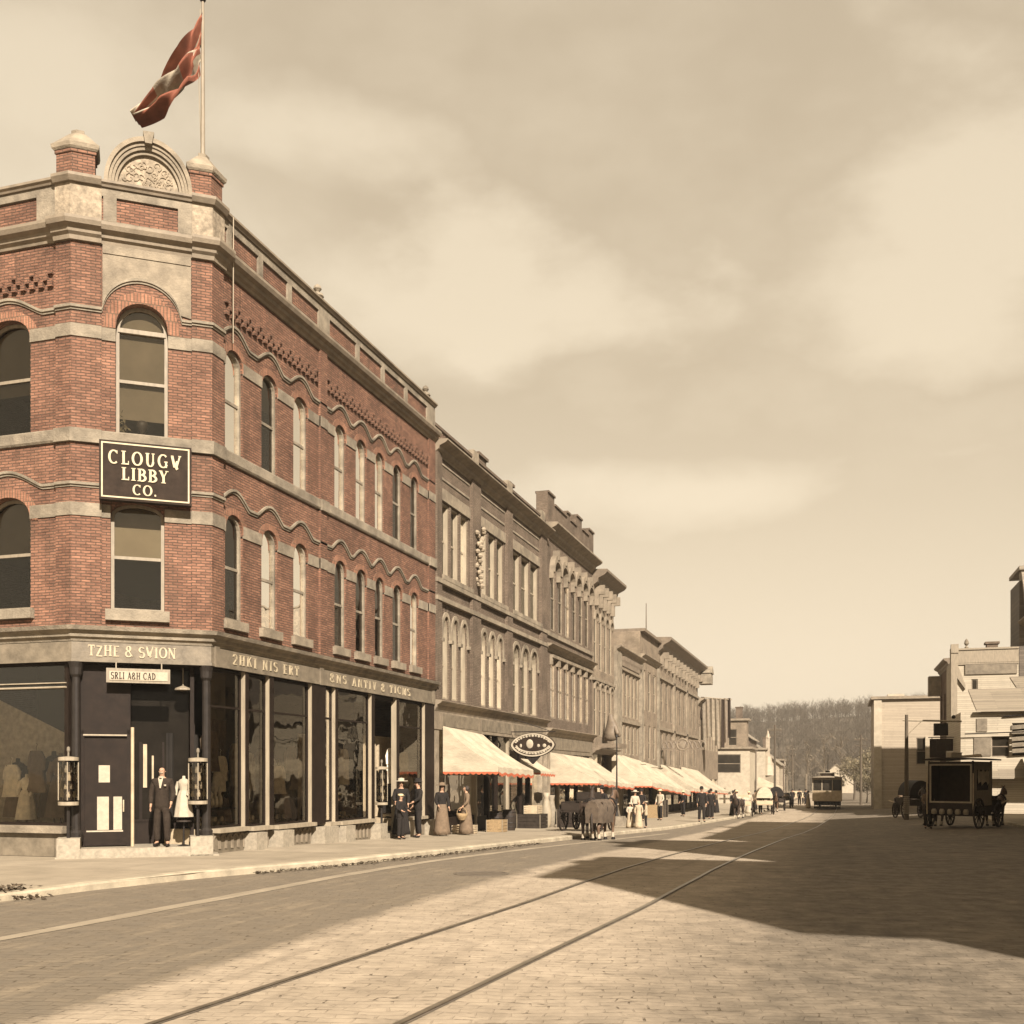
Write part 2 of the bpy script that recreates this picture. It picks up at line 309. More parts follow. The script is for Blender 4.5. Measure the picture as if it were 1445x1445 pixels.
    vs_ = nd(nt, "ShaderNodeVectorMath", operation="SCALE"); L(c, vs_.inputs[0]); L(v, vs_.inputs["Scale"])
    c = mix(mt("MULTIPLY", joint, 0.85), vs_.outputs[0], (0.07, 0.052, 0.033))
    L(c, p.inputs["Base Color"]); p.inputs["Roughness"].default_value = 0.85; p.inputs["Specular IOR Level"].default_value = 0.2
    h = mt("ADD", mt("MULTIPLY", mid, 0.8), mt("MULTIPLY", mt("MAXIMUM", joint, mt("MULTIPLY", bt.outputs["Fac"], 0.5)), -1.0))
    bp = nd(nt, "ShaderNodeBump"); bp.inputs["Strength"].default_value = 0.55; bp.inputs["Distance"].default_value = 0.02; L(h, bp.inputs["Height"]); L(bp.outputs[0], p.inputs["Normal"])
    return m
def walk_material():
    m, nt, p = new_mat("flagstone_pavement"); L = nt.links.new
    tcn = nd(nt, "ShaderNodeTexCoord"); ob = tcn.outputs["Object"]
    bt = nd(nt, "ShaderNodeTexBrick"); L(ob, bt.inputs["Vector"]); bt.inputs["Scale"].default_value = 1
    bt.inputs["Brick Width"].default_value = 1.9; bt.inputs["Row Height"].default_value = 1.3; bt.inputs["Mortar Size"].default_value = 0.012
    bt.inputs["Color1"].default_value = (0.29, 0.24, 0.172, 1); bt.inputs["Color2"].default_value = (0.255, 0.21, 0.148, 1); bt.inputs["Mortar"].default_value = (0.20, 0.16, 0.11, 1)
    n = nd(nt, "ShaderNodeTexNoise"); n.inputs["Scale"].default_value = 1.1; n.inputs["Detail"].default_value = 9; n.inputs["Roughness"].default_value = 0.68; L(ob, n.inputs["Vector"])
    mr = nd(nt, "ShaderNodeMapRange"); L(n.outputs[0], mr.inputs[0]); mr.inputs[1].default_value = 0.3; mr.inputs[2].default_value = 0.7; mr.inputs[3].default_value = 0.78; mr.inputs[4].default_value = 1.15
    sc = nd(nt, "ShaderNodeVectorMath", operation="SCALE"); L(bt.outputs[0], sc.inputs[0]); L(mr.outputs[0], sc.inputs["Scale"])
    L(sc.outputs[0], p.inputs["Base Color"]); p.inputs["Roughness"].default_value = 0.88; p.inputs["Specular IOR Level"].default_value = 0.2
    bp = nd(nt, "ShaderNodeBump"); bp.inputs["Strength"].default_value = 0.4; bp.inputs["Distance"].default_value = 0.02; L(n.outputs[0], bp.inputs["Height"]); L(bp.outputs[0], p.inputs["Normal"])
    return m
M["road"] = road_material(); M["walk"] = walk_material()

# ------------------------------------------------------------------ mesh helpers
ORG = {}
def empty(name, loc=(0, 0, 0), label=None, cat=None, group=None, rz=0.0):
    o = bpy.data.objects.new(name, None); COL.objects.link(o); o.location = loc; o.rotation_euler = (0, 0, rz); o.empty_display_size = 0.3
    ORG[o.name] = Vector(loc)
    tag(o, label, cat, group); return o
def tag(o, label=None, cat=None, group=None, kind=None):
    if label: o["label"] = label
    if cat: o["category"] = cat
    if group: o["group"] = group
    if kind: o["kind"] = kind
    return o
def org_of(o):
    return ORG.get(o.name, Vector((0, 0, 0))) if o else Vector((0, 0, 0))
class MB:
    def __init__(s): s.v = []; s.f = []
    def face(s, pts):
        k = len(s.v); s.v += [Vector(p) for p in pts]; s.f.append(tuple(range(k, k + len(pts)))); return s
    def grid(s, rows, closed_u=False, closed_v=False):
        k = len(s.v); nr = len(rows); nc = len(rows[0])
        for r in rows: s.v += [Vector(p) for p in r]
        for i in range(nr if closed_v else nr - 1):
            for j in range(nc if closed_u else nc - 1):
                a = k + i * nc + j; b = k + i * nc + (j + 1) % nc; i2 = (i + 1) % nr
                s.f.append((a, b, k + i2 * nc + (j + 1) % nc, k + i2 * nc + j))
        return s
    def hexa(s, p):                       # 8 corners: bottom 4 then top 4
        k = len(s.v); s.v += [Vector(q) for q in p]
        for f in ((0, 3, 2, 1), (4, 5, 6, 7), (0, 1, 5, 4), (1, 2, 6, 5), (2, 3, 7, 6), (3, 0, 4, 7)): s.f.append(tuple(k + i for i in f))
        return s
    def box(s, x0, x1, y0, y1, z0, z1):
        return s.hexa([(x0, y0, z0), (x1, y0, z0), (x1, y1, z0), (x0, y1, z0), (x0, y0, z1), (x1, y0, z1), (x1, y1, z1), (x0, y1, z1)])
    def tube(s, pts, r, n=8, caps=True):
        pts = [Vector(p) for p in pts]; rr = r if isinstance(r, (list, tuple)) else [r] * len(pts)
        rows = []; ref = None
        for i, p in enumerate(pts):
            t = (pts[min(i + 1, len(pts) - 1)] - pts[max(i - 1, 0)]).normalized()
            if ref is None: ref = t.orthogonal().normalized()
            a = (ref - t * ref.dot(t)); a = a.normalized() if a.length > 1e-6 else t.orthogonal().normalized()
            ref = a; b = t.cross(a)
            rows.append([p + (a * math.cos(2 * math.pi * j / n) + b * math.sin(2 * math.pi * j / n)) * rr[i] for j in range(n)])
        s.grid(rows, closed_u=True)
        if caps: s.face(rows[0][::-1]); s.face(rows[-1])
        return s
    def lathe(s, prof, c=(0, 0, 0), n=16, sx=1.0, sy=1.0):
        rows = [[(c[0] + r * sx * math.cos(2 * math.pi * j / n), c[1] + r * sy * math.sin(2 * math.pi * j / n), c[2] + z) for j in range(n)] for r, z in prof]
        s.grid(rows, closed_u=True)
        if prof[0][0] > 1e-4: s.face(rows[0][::-1])
        if prof[-1][0] > 1e-4: s.face(rows[-1])
        return s
    def ball(s, c, r, n=10, m=6):
        rx, ry, rz = r if isinstance(r, (tuple, list)) else (r, r, r)
        return s.lathe([(max(1e-3, math.sin(math.pi * i / m)), -math.cos(math.pi * i / m) * rz) for i in range(m + 1)], c, n, rx, ry)
    def xf(s, mat):
        s.v = [mat @ v for v in s.v]; return s
    def join(s, o):
        k = len(s.v); s.v += o.v; s.f += [tuple(k + i for i in f) for f in o.f]; return s
    def build(s, name, mat, parent=None, smooth=False, merge=False, recalc=True, loc=None):
        me = bpy.data.meshes.new(name)
        o0 = org_of(parent) if loc is None else Vector(loc)
        me.from_pydata([v - o0 for v in s.v], [], s.f)
        bm = bmesh.new(); bm.from_mesh(me)
        if merge: bmesh.ops.remove_doubles(bm, verts=bm.verts, dist=1e-4)
        if recalc: bmesh.ops.recalc_face_normals(bm, faces=bm.faces)
        uvl = bm.loops.layers.uv.new("UVMap")
        for f in bm.faces:
            n = f.normal; f.smooth = smooth
            if abs(n.z) > 0.75:
                for l in f.loops: q = l.vert.co + o0; l[uvl].uv = (q.x, q.y)
            else:
                t = Vector((-n.y, n.x, 0)); t = t.normalized() if t.length > 1e-6 else Vector((1, 0, 0))
                for l in f.loops: q = l.vert.co + o0; l[uvl].uv = (q.dot(t), q.z)
        bm.to_mesh(me); bm.free()
        me.materials.append(M[mat] if isinstance(mat, str) else mat)
        o = bpy.data.objects.new(name, me); COL.objects.link(o)
        if parent: o.parent = parent
        elif loc is not None: o.location = loc
        ORG[o.name] = o0
        return o
def children(o): return [c for c in bpy.data.objects if c.parent == o]
def copy_tree(o, parent=None):
    c = o.copy(); COL.objects.link(c); c.parent = parent
    for ch in KIDS.get(o.name, ()): copy_tree(ch, c)
    return c
KIDS = {}
def index_kids(o):
    KIDS[o.name] = children(o)
    for c in KIDS[o.name]: index_kids(c)
class Frame:
    """a vertical plane: u along it, d outwards, z up"""
    def __init__(s, o, du, n): s.o = Vector((o[0], o[1])); s.du = Vector(du).normalized(); s.n = Vector(n).normalized()
    def p(s, u, d, z): q = s.o + s.du * u + s.n * d; return Vector((q.x, q.y, z))
    def box(s, mb, u0, u1, d0, d1, z0, z1):
        return mb.hexa([s.p(u0, d0, z0), s.p(u1, d0, z0), s.p(u1, d1, z0), s.p(u0, d1, z0), s.p(u0, d0, z1), s.p(u1, d0, z1), s.p(u1, d1, z1), s.p(u0, d1, z1)])
    def prism(s, mb, poly, d0, d1):
        a = [s.p(u, d0, z) for u, z in poly]; b = [s.p(u, d1, z) for u, z in poly]
        mb.face(a[::-1]); mb.face(b)
        for i in range(len(poly)): j = (i + 1) % len(poly); mb.face([a[i], a[j], b[j], b[i]])
        return mb
    def ribbon(s, mb, lo, hi, d0, d1):
        """bar following a line on the plane; lo and hi are its lower and upper edges"""
        A = [s.p(u, d1, z) for u, z in lo]; B = [s.p(u, d1, z) for u, z in hi]; C = [s.p(u, d0, z) for u, z in hi]; D = [s.p(u, d0, z) for u, z in lo]
        mb.grid([list(x) for x in zip(A, B, C, D)], closed_u=True)
        mb.face([A[0], B[0], C[0], D[0]]); mb.face([A[-1], B[-1], C[-1], D[-1]])
        return mb
def arch(u0, u1, zs, rise, n=10):
    if rise <= 0: return [(u0, zs), (u1, zs)]
    c = (u0 + u1) / 2; a = (u1 - u0) / 2
    return [(c - a * math.cos(math.pi * i / n), zs + rise * math.sin(math.pi * i / n) ** (0.85)) for i in range(n + 1)]
def wall(mb, fr, u0, u1, z0, z1, ops, rec=0.25, d=0.0):
    """one storey of wall with openings (a, b, bottom, spring, rise), reveals included"""
    cur = u0
    Q = lambda a, b, c, e: mb.face([fr.p(a, d, c), fr.p(b, d, c), fr.p(b, d, e), fr.p(a, d, e)])
    for a, b, zb, zs, rise in sorted(ops):
        if a > cur: Q(cur, a, z0, z1)
        if zb > z0: Q(a, b, z0, zb)
        top = arch(a, b, zs, rise)
        for (ua, za), (ub, zc) in zip(top, top[1:]):
            mb.face([fr.p(ua, d, za), fr.p(ub, d, zc), fr.p(ub, d, z1), fr.p(ua, d, z1)])
        ring = [(a, zb)] + top + [(b, zb)]
        for i in range(len(ring)):
            p, q = ring[i], ring[(i + 1) % len(ring)]
            mb.face([fr.p(p[0], d, p[1]), fr.p(q[0], d, q[1]), fr.p(q[0], d - rec, q[1]), fr.p(p[0], d - rec, p[1])])
        cur = b
    if cur < u1: Q(cur, u1, z0, z1)
    return mb
def window(fr, op, par, rec=0.17, fw=0.07, frame="wood_frame", pane="glass", blind=None, blind_mat="blind", sill=None, sillmat="stone", mull=0, rail=0.5, thick=0.07, label=None, pd=None):
    pd = 0.04 if pd is None else pd
    a, b, zb, zs, rise = op; n = 10
    def ring(i, r):
        t = arch(a + i, b - i, zs - (i if rise <= 0 else 0), max(0, rise - i) if rise > 0 else 0, n)
        return [(a + i, zb + i)] + t + [(b - i, zb + i)]
    o_, i_ = ring(0.004, 0), ring(fw, 0); mb = MB()
    rows = []
    for (p, q) in zip(o_, i_):
        rows.append([fr.p(p[0], -rec - thick, p[1]), fr.p(p[0], -rec, p[1]), fr.p(q[0], -rec, q[1]), fr.p(q[0], -rec - thick, q[1])])
    mb.grid(rows, closed_v=True)
    H = zs + rise - zb
    if rail: fr.box(mb, a + fw, b - fw, -rec - max(thick, pd + .02) - 0.03, -rec - pd + 0.028, zb + H * rail - 0.035, zb + H * rail + 0.03)
    for k in range(mull):
        u = a + (b - a) * (k + 1) / (mull + 1); fr.box(mb, u - 0.022, u + 0.022, -rec - max(thick, pd + .02), -rec - pd + 0.024, zb + fw, zs)
    w = mb.build("window", frame, par)
    if label: w["label"] = label
    MB().face([fr.p(u, -rec - pd, z) for u, z in i_]).build("pane", pane, w)
    if blind:
        zc = zb + H * (1 - blind); bl = [(a + fw * .6, zc)] + [(u, z) for u, z in arch(a + fw * .6, b - fw * .6, zs, max(0, rise - fw), n)] + [(b - fw * .6, zc)]
        MB().face([fr.p(u, -rec - pd - 0.08, z) for u, z in bl]).build("blind", blind_mat, w)
    if sill:
        fr.box(MB(), a - sill[0], b + sill[0], -rec, sill[1], zb - sill[2], zb + 0.02).build("sill", sillmat, w) if False else None
        m2 = MB(); fr.box(m2, a - sill[0], b + sill[0], -0.1, sill[1], zb - sill[2], zb + 0.006); fr.box(m2, a + 0.003, b - 0.003, -rec, -0.098, zb - 0.03, zb + 0.012); m2.build("sill", sillmat, w)
    return w
def sweep(mb, pts, prof, close=True):
    """carry a profile of (outward d, z) along a plan line, mitred; outward is to the right of travel"""
    P = [Vector(p) for p in pts]; rows = []
    for i, p in enumerate(P):
        ns = []
        if i > 0: t = (P[i] - P[i - 1]).normalized(); ns.append(Vector((t.y, -t.x)))
        if i < len(P) - 1: t = (P[i + 1] - P[i]).normalized(); ns.append(Vector((t.y, -t.x)))
        m = ns[0] if len(ns) == 1 else (ns[0] + ns[1]) / (1 + ns[0].dot(ns[1]))
        rows.append([(p.x + m.x * d, p.y + m.y * d, z) for d, z in prof])
    mb.grid(rows, closed_u=close)
    if close: mb.face(rows[0][::-1]); mb.face(rows[-1])
    return mb
# serif letters drawn as strokes: straight (x0,y0,x1,y1,w) or arc ('a',cx,cy,rx,ry,start,end)
TK, TN = 0.21, 0.085
def _stem(x, y0=0, y1=1, w=TK): return [(x, y0, x, y1, w), (x - w * .95, 0.03 + y0, x + w * .95, 0.03 + y0, .06), (x - w * .95, y1 - .03, x + w * .95, y1 - .03, .06)]
GL_ = {
 "I": (0.45, _stem(.22)), "L": (0.72, _stem(.22) + [(.22, .05, .66, .05, .1), (.64, 0, .64, .28, .07)]),
 "C": (0.86, [("a", .46, .5, .38, .47, 48, 312), (.74, .74, .74, .98, .07)]), "G": (0.92, [("a", .46, .5, .38, .47, 45, 330), (.72, .02, .72, .45, .17), (.55, .45, .86, .45, .07)]),
 "O": (0.92, [("a", .46, .5, .38, .47, 0, 360)]), "U": (0.9, [(.2, .35, .2, 1, TK), (.7, .35, .7, 1, .13), ("a", .45, .36, .25, .33, 180, 360), (.02, .97, .38, .97, .06), (.56, .97, .84, .97, .06)]),
 "V": (0.86, [(.16, 1, .42, 0, TK), (.68, 1, .44, 0, .1), (0, .97, .32, .97, .06), (.54, .97, .84, .97, .06)]),
 "W": (0.9, [(.12, .9, .34, .1, TK), (.34, .1, .55, .6, .16), (.42, 0, .62, .12, .2), (.5, .08, .8, 1, .13), (.0, .95, .24, .95, .06), (.66, .97, .92, .97, .06)]),
 "B": (0.82, _stem(.2) + [("a", .28, .74, .34, .23, -90, 90), ("a", .28, .27, .42, .25, -90, 90)]),
 "Y": (0.86, [(.16, 1, .42, .45, TK), (.72, 1, .42, .45, .09), (.42, 0, .42, .5, TK), (.22, .03, .62, .03, .06), (0, .97, .32, .97, .06), (.58, .97, .86, .97, .06)]),
 ".": (0.34, [(.14, 0, .14, .17, .17)]), "T": (0.8, [(.4, 0, .4, 1, TK), (.04, .95, .76, .95, .1), (.06, .72, .06, .95, .06), (.74, .72, .74, .95, .06), (.2, .03, .6, .03, .06)]),
 "H": (0.95, _stem(.2) + _stem(.74) + [(.2, .5, .74, .5, .08)]), "E": (0.76, _stem(.2) + [(.2, .95, .68, .95, .1), (.2, .5, .52, .5, .08), (.2, .05, .7, .05, .1)]),
 "S": (0.74, [("a", .36, .74, .26, .23, 30, 270), ("a", .36, .27, .28, .25, -150, 90)]), "N": (0.95, [(.16, 0, .16, 1, .1), (.16, 1, .76, 0, TK), (.76, 0, .76, 1, .1), (0, .97, .26, .97, .06), (.02, .03, .3, .03, .06), (.6, .97, .92, .97, .06)]),
 "K": (0.9, _stem(.2) + [(.24, .45, .72, 1, .09), (.36, .58, .74, 0, TK)]), "R": (0.88, _stem(.2) + [("a", .28, .74, .36, .23, -90, 90), (.4, .5, .72, 0, TK)]),
 "A": (0.9, [(.44, 1, .14, 0, .1), (.44, 1, .74, 0, TK), (.24, .33, .66, .33, .07), (0, .03, .28, .03, .06), (.58, .03, .9, .03, .06)]),
 "M": (1.05, [(.14, 0, .2, 1, .1), (.2, 1, .52, .1, TK), (.52, .1, .84, 1, .09), (.86, 0, .84, 1, TK)]), "&": (0.9, [("a", .38, .76, .2, .21, 0, 360), ("a", .38, .26, .3, .25, 60, 340), (.3, .62, .8, .04, .13)]),
 "D": (0.88, _stem(.2) + [("a", .26, .5, .48, .46, -90, 90)]), "Z": (0.8, [(.08, .95, .7, .95, .1), (.66, .93, .14, .07, TK), (.1, .05, .74, .05, .1)]),
 "2": (0.74, [("a", .36, .7, .28, .27, -30, 170), (.58, .55, .1, .07, .15), (.08, .05, .68, .05, .1)]), " ": (0.45, []),
}
def lettering(fr, text, u, z, h, d, depth, wide=1.0, gap=0.13, jitter=0.0, heavy=1.0):
    mb = MB(); k = 0
    for ch in text:
        w, st = GL_[ch]; jz = rnd.uniform(-jitter, jitter) * h
        for s_ in st:
            dd = d + depth + (k % 9) * 0.0006; k += 1
            if s_[0] == "a":
                _, cx, cy, rx, ry, a0, a1 = s_; n = max(6, int((a1 - a0) / 15)); lo, hi = [], []
                for i in range(n + 1):
                    t = R(a0 + (a1 - a0) * i / n); wt = (TN + (TK - TN) * abs(math.cos(t)) ** 1.3) * heavy
                    lo.append((u + (cx + (rx - wt / 2) * math.cos(t)) * h * wide, z + jz + (cy + (ry - wt / 2) * math.sin(t)) * h))
                    hi.append((u + (cx + (rx + wt / 2) * math.cos(t)) * h * wide, z + jz + (cy + (ry + wt / 2) * math.sin(t)) * h))
                fr.ribbon(mb, lo, hi, d, dd)
            else:
                x0, y0, x1, y1, wd = s_; wd *= heavy
                dx, dy = x1 - x0, y1 - y0; l = math.hypot(dx, dy); nx, ny = -dy / l * wd / 2, dx / l * wd / 2
                if abs(dx) > 0.05 and abs(dy) > 0.3: nx, ny = wd / 2 * 1.1, 0
                q = [(x0 + nx, y0 + ny), (x1 + nx, y1 + ny), (x1 - nx, y1 - ny), (x0 - nx, y0 - ny)]
                fr.prism(mb, [(u + a * h * wide, z + jz + b * h) for a, b in q], d, dd)
        u += (w * wide + gap) * h
    return mb
def text_width(text, h, wide=1.0, gap=0.13): return sum((GL_[c][0] * wide + gap) * h for c in text) - gap * h
# skin-grown bodies
def skin(name, verts, edges, radii, mat, parent=None, sub=1, root=0, scale=1.0):
    me = bpy.data.meshes.new(name + "_tmp"); me.from_pydata([Vector(v) * scale for v in verts], edges, [])
    o = bpy.data.objects.new(name + "_tmp", me); COL.objects.link(o)
    sk = o.modifiers.new("skin", "SKIN"); sk.use_smooth_shade = True
    for i, r in enumerate(radii):
        d_ = me.skin_vertices[0].data[i]; rr = r if isinstance(r, tuple) else (r, r)
        d_.radius = (rr[0] * scale, rr[1] * scale); d_.use_root = False
    roots = root if isinstance(root, (list, tuple)) else [root]
    for r_ in roots: me.skin_vertices[0].data[r_].use_root = True
    if sub: ss = o.modifiers.new("sub", "SUBSURF"); ss.levels = sub; ss.render_levels = sub
    dg = bpy.context.evaluated_depsgraph_get(); dg.update()
    m2 = bpy.data.meshes.new_from_object(o.evaluated_get(dg)); m2.name = name
    bpy.data.objects.remove(o); bpy.data.meshes.remove(me)
    m2.materials.clear(); m2.materials.append(M[mat])
    for p_ in m2.polygons: p_.use_smooth = True
    n = bpy.data.objects.new(name, m2); COL.objects.link(n)
    if parent: n.parent = parent
    ORG[n.name] = Vector((0, 0, 0))
    return n

# ------------------------------------------------------------------ ground levels
def itp(T, y):
    if y <= T[0][0]: return T[0][1]
    for (a, b), (c, d) in zip(T, T[1:]):
        if y <= c: return b + (d - b) * (y - a) / (c - a)
    return T[-1][1]
LEV_L = [(-100, 0), (17, 0), (20, -.03), (24, -.12), (32.4, -.34), (46.4, -.72), (81.5, -1.35), (109, -1.6), (150, -1.8), (900, -1.8)]
LEV_R = [(-100, 0), (25, 0), (45, -.40), (80, -.9), (109, -1.3), (150, -1.7), (180, -1.8), (900, -1.8)]
def rz(x, y):
    k = min(1, max(0, (x + 1) / 6)); a, b = itp(LEV_L, y), itp(LEV_R, y); return a + (b - a) * k
KERB_H = 0.13
def wz(y): return itp(LEV_L, y) + KERB_H if y > 15 else 0.09 + 0.04 * min(1, max(0, (y - 9) / 6))

# ------------------------------------------------------------------ ground, road, pavements
ys = [-60, -40, -20, -10, -5] + [x * 1.0 for x in range(0, 60)] + [x * 3.0 for x in range(20, 60)] + [180, 200, 230, 260]
xs = [-110, -80, -50, -30, -20, -16, -13, -11, -10, -9, -8, -7, -6, -5, -4, -3, -2, -1, 0, 1, 2, 3, 4, 5, 7, 9, 12, 20, 34, 60, 110]
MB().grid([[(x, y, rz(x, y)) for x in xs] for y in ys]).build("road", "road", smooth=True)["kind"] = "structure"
g = MB(); gx = [-2500, -700, -300, -150, -60, 0, 60, 150, 300, 700, 2500]
g.grid([[(x, y, -2.2) for x in gx] for y in (-900, -200, 0, 200, 330, 700, 1500, 3000)]).build("ground", "earth")["kind"] = "structure"

kerb = [(-60, 9.2), (-25, 9.3), (-16, 9.5), (-13.4, 9.9), (-12.1, 10.5), (-11.4, 11.4), (-11.18, 12.3), (-11.0, 13.5), (-10.54, 15.4), (-9.9, 17.1), (-9.29, 19.1), (-8.85, 23.0), (-8.6, 29.3), (-8.45, 34), (-7.95, 41), (-7.2, 51), (-6.6, 69), (-6.1, 100), (-6.1, 190)]
def dens(pl, step):
    o = []
    for (a, b), (c, d) in zip(pl, pl[1:]):
        n = max(1, int(math.hypot(c - a, d - b) / step))
        o += [(a + (c - a) * i / n, b + (d - b) * i / n) for i in range(n)]
    return o + [pl[-1]]
kd = dens(kerb, 1.2)
rows = []
for i, (x, y) in enumerate(kd):
    z = wz(y); t = Vector((kd[min(i + 1, len(kd) - 1)][0] - kd[max(i - 1, 0)][0], kd[min(i + 1, len(kd) - 1)][1] - kd[max(i - 1, 0)][1])).normalized(); nrm = Vector((t.y, -t.x))
    w = 0.24 + rnd.uniform(-.015, .015); j = rnd.uniform(-.012, .012)
    o, k_ = (x + nrm.x * j, y + nrm.y * j), (x - nrm.x * w, y - nrm.y * w)
    rows.append([(o[0], o[1], rz(x, y) - .2), (o[0], o[1], z - .03), (o[0] - nrm.x * .03, o[1] - nrm.y * .03, z), (k_[0], k_[1], z + .002), (k_[0], k_[1], z - .2)])
MB().grid(rows).build("kerb", "kerb")["kind"] = "structure"
wl_ = []
for i, (x, y) in enumerate(kd):
    t = Vector((kd[min(i + 1, len(kd) - 1)][0] - kd[max(i - 1, 0)][0], kd[min(i + 1, len(kd) - 1)][1] - kd[max(i - 1, 0)][1])).normalized(); wl_.append((x - t.y * .2, y + t.x * .2))
hi_ = [i for i, p in enumerate(wl_) if p[1] > 21.5]
m0 = MB(); m0.grid([[(wl_[i][0] + (-14.5 - wl_[i][0]) * f, wl_[i][1], wz(wl_[i][1])) for f in (0, .3, .65, 1)] for i in hi_])
bm = bmesh.new(); ring_ = wl_[:hi_[0] + 1] + [(-14.5, wl_[hi_[0]][1]), (-14.5, 21.2), (-15.6, 19.2), (-17, 18.6), (-25, 18.6), (-60, 18.6)]
bm.faces.new([bm.verts.new((x, y, wz(y))) for x, y in ring_]); bmesh.ops.triangulate(bm, faces=bm.faces, ngon_method="EAR_CLIP")
m = MB(); m.v = [v.co.copy() for v in bm.verts]; bm.verts.index_update(); m.f = [tuple(v.index for v in f.verts) for f in bm.faces]; bm.free()
m.join(m0); m.build("sidewalk", "walk")["kind"] = "structure"
# right-hand pavement
rk = [(7.15, -40), (7.15, 60), (8.2, 66), (8.2, 74)]
rows = []; rows2 = []
for x, y in dens(rk, 1.5):
    z = rz(8, y) + .14
    rows.append([(x, y, z - .3), (x, y, z - .03), (x + .03, y, z), (x + .25, y, z), (x + .25, y, z - .2)]); rows2.append([(x + .24, y, z - .003), (x + 1.2, y, z), (14, y, z)])
o = MB().grid(rows).build("kerb", "kerb"); o["kind"] = "structure"
MB().grid(rows2).build("sidewalk", "walk")["kind"] = "structure"
# light stone strip in the left lane
st = dens([(-9.6, 4), (-8.72, 9.2), (-8.55, 13.1), (-8.22, 20), (-7.8, 27), (-7.2, 34), (-6.6, 42)], .8)
MB().grid([[(x + f, y, rz(x, y) + .005) for f in (-.13 + rnd.uniform(-.03, .03), .13 + rnd.uniform(-.03, .03))] for x, y in st]).build("gutter_strip", "walk")["kind"] = "structure"
# tram rails
LR = [(-10, -5.15), (0, -4.93), (6.4, -4.72), (10, -4.47), (14, -4.18), (18, -4.02), (28, -3.8), (38, -3.5), (54, -2.75), (70, -2.3), (84, -2.05), (104, -1.9), (130, -1.85), (190, -1.8)]
def rail(off, dx0, dx1, dz, name, mat):
    m = MB(); m.grid([[(itp(LR, y) + off + dx, y, rz(itp(LR, y) + off, y) + dz) for dx in (dx0, dx1)] for y in [-8 + .8 * i for i in range(240)]])
    return m.build(name, mat, TRK, loc=None)
TRK = empty("tram_track", (-4, 10, 0)); tag(TRK, None, None, None, "structure")
for off in (0, 1.66):
    rail(off, -.028, .028, .012, "rail", "rail"); rail(off, .028, .058, .006, "rail_groove", "groove")

# ------------------------------------------------------------------ corner brick building
A = Vector((-15.10, 17.89)); C_ = Vector((-12.90, 19.53)); D_ = (C_ - A).normalized(); LC = (C_ - A).length
SF = Frame((-12.9, 0), (0, 1), (1, 0)); CF = Frame(A, D_, (D_.y, -D_.x)); LF = Frame(A, (-1, 0), (0, -1))
XL = -24.0; YE = 32.5; PLAN = [(XL, 17.89), tuple(A), tuple(C_), (-12.9, YE)]
B1 = empty("corner_building", (-14.0, 21.0, 0.1), "three storey red brick corner store with stone bands and rounded pediment", "building")
W8 = [(20.09, 20.80), (21.61, 22.33), (23.11, 23.84), (25.32, 26.0), (26.61, 27.3), (27.88, 28.52), (29.14, 29.84), (30.51, 31.15)]
s2 = [(a, b, 5.2, 7.17, .40) for a, b in W8]; s3 = [(a, b, 8.925, 10.85, .38) for a, b in W8]
c2 = [(.74, 1.81, 5.22, 7.2, .3)]; c3 = [(.84, 1.88, 8.925, 11.1, .58)]
LW = [(1.05, 2.25), (3.5, 4.7), (5.95, 7.15)]
l2 = [(a, b, 5.25, 7.12, .5) for a, b in LW]; l3 = [(a, b, 8.925, 10.9, .45) for a, b in LW]
mb = MB()
for fr, u0, u1, o2, o3 in ((SF, C_.y, YE, s2, s3), (CF, 0, LC, c2, c3), (LF, 0, -XL + A.x, l2, l3)):
    wall(mb, fr, u0, u1, 4.56, 8.0, o2, .35); wall(mb, fr, u0, u1, 8.0, 12.9, o3, .35)
mb.build("wall", "brick_red", B1)
mb = MB(); mb.face([(XL, 17.89, -.3), (XL, YE, -.3), (XL, YE, 13.9), (XL, 17.89, 13.9)])
mb.face([(-12.95, YE - .02, -1), (XL, YE - .02, -1), (XL, YE - .02, 13.9), (-12.95, YE - .02, 13.9)]); mb.build("rear_wall", "brick_dark", B1)
PL = [(XL + .02, 18.1), (A.x - .05, 18.1), (C_.x - .2, C_.y + .1), (-13.1, YE - .04), (XL + .02, YE - .04)]
for z, nm, mt_ in ((8.1, "floor", "dark_in"), (4.42, "floor", "dark_in"), (13.3, "roof", "roof")):
    m = MB(); a = [(x, y, z) for x, y in PL]; b = [(x, y, z + .12) for x, y in PL]; m.face(a); m.face(b)
    for i in range(5): j = (i + 1) % 5; m.face([a[i], a[j], b[j], b[i]])
    m.build(nm, mt_, B1)
# pilasters at the corners, mid and end of the street front
mb = MB(); E2 = lambda v: (v.x, v.y)
PS = [[(A.x - .36, A.y), E2(A), E2(A + D_ * .57)], [E2(A + D_ * 2.36), E2(C_), (C_.x, C_.y + .42)], [(-12.9, 24.42), (-12.9, 24.8)], [(-12.9, 31.94), (-12.9, YE)]]
for p in PS: sweep(mb, p, [(-.05, 4.6), (.06, 4.6), (.06, 12.86), (-.05, 12.86)])
mb.build("pilaster", "brick_red", B1)
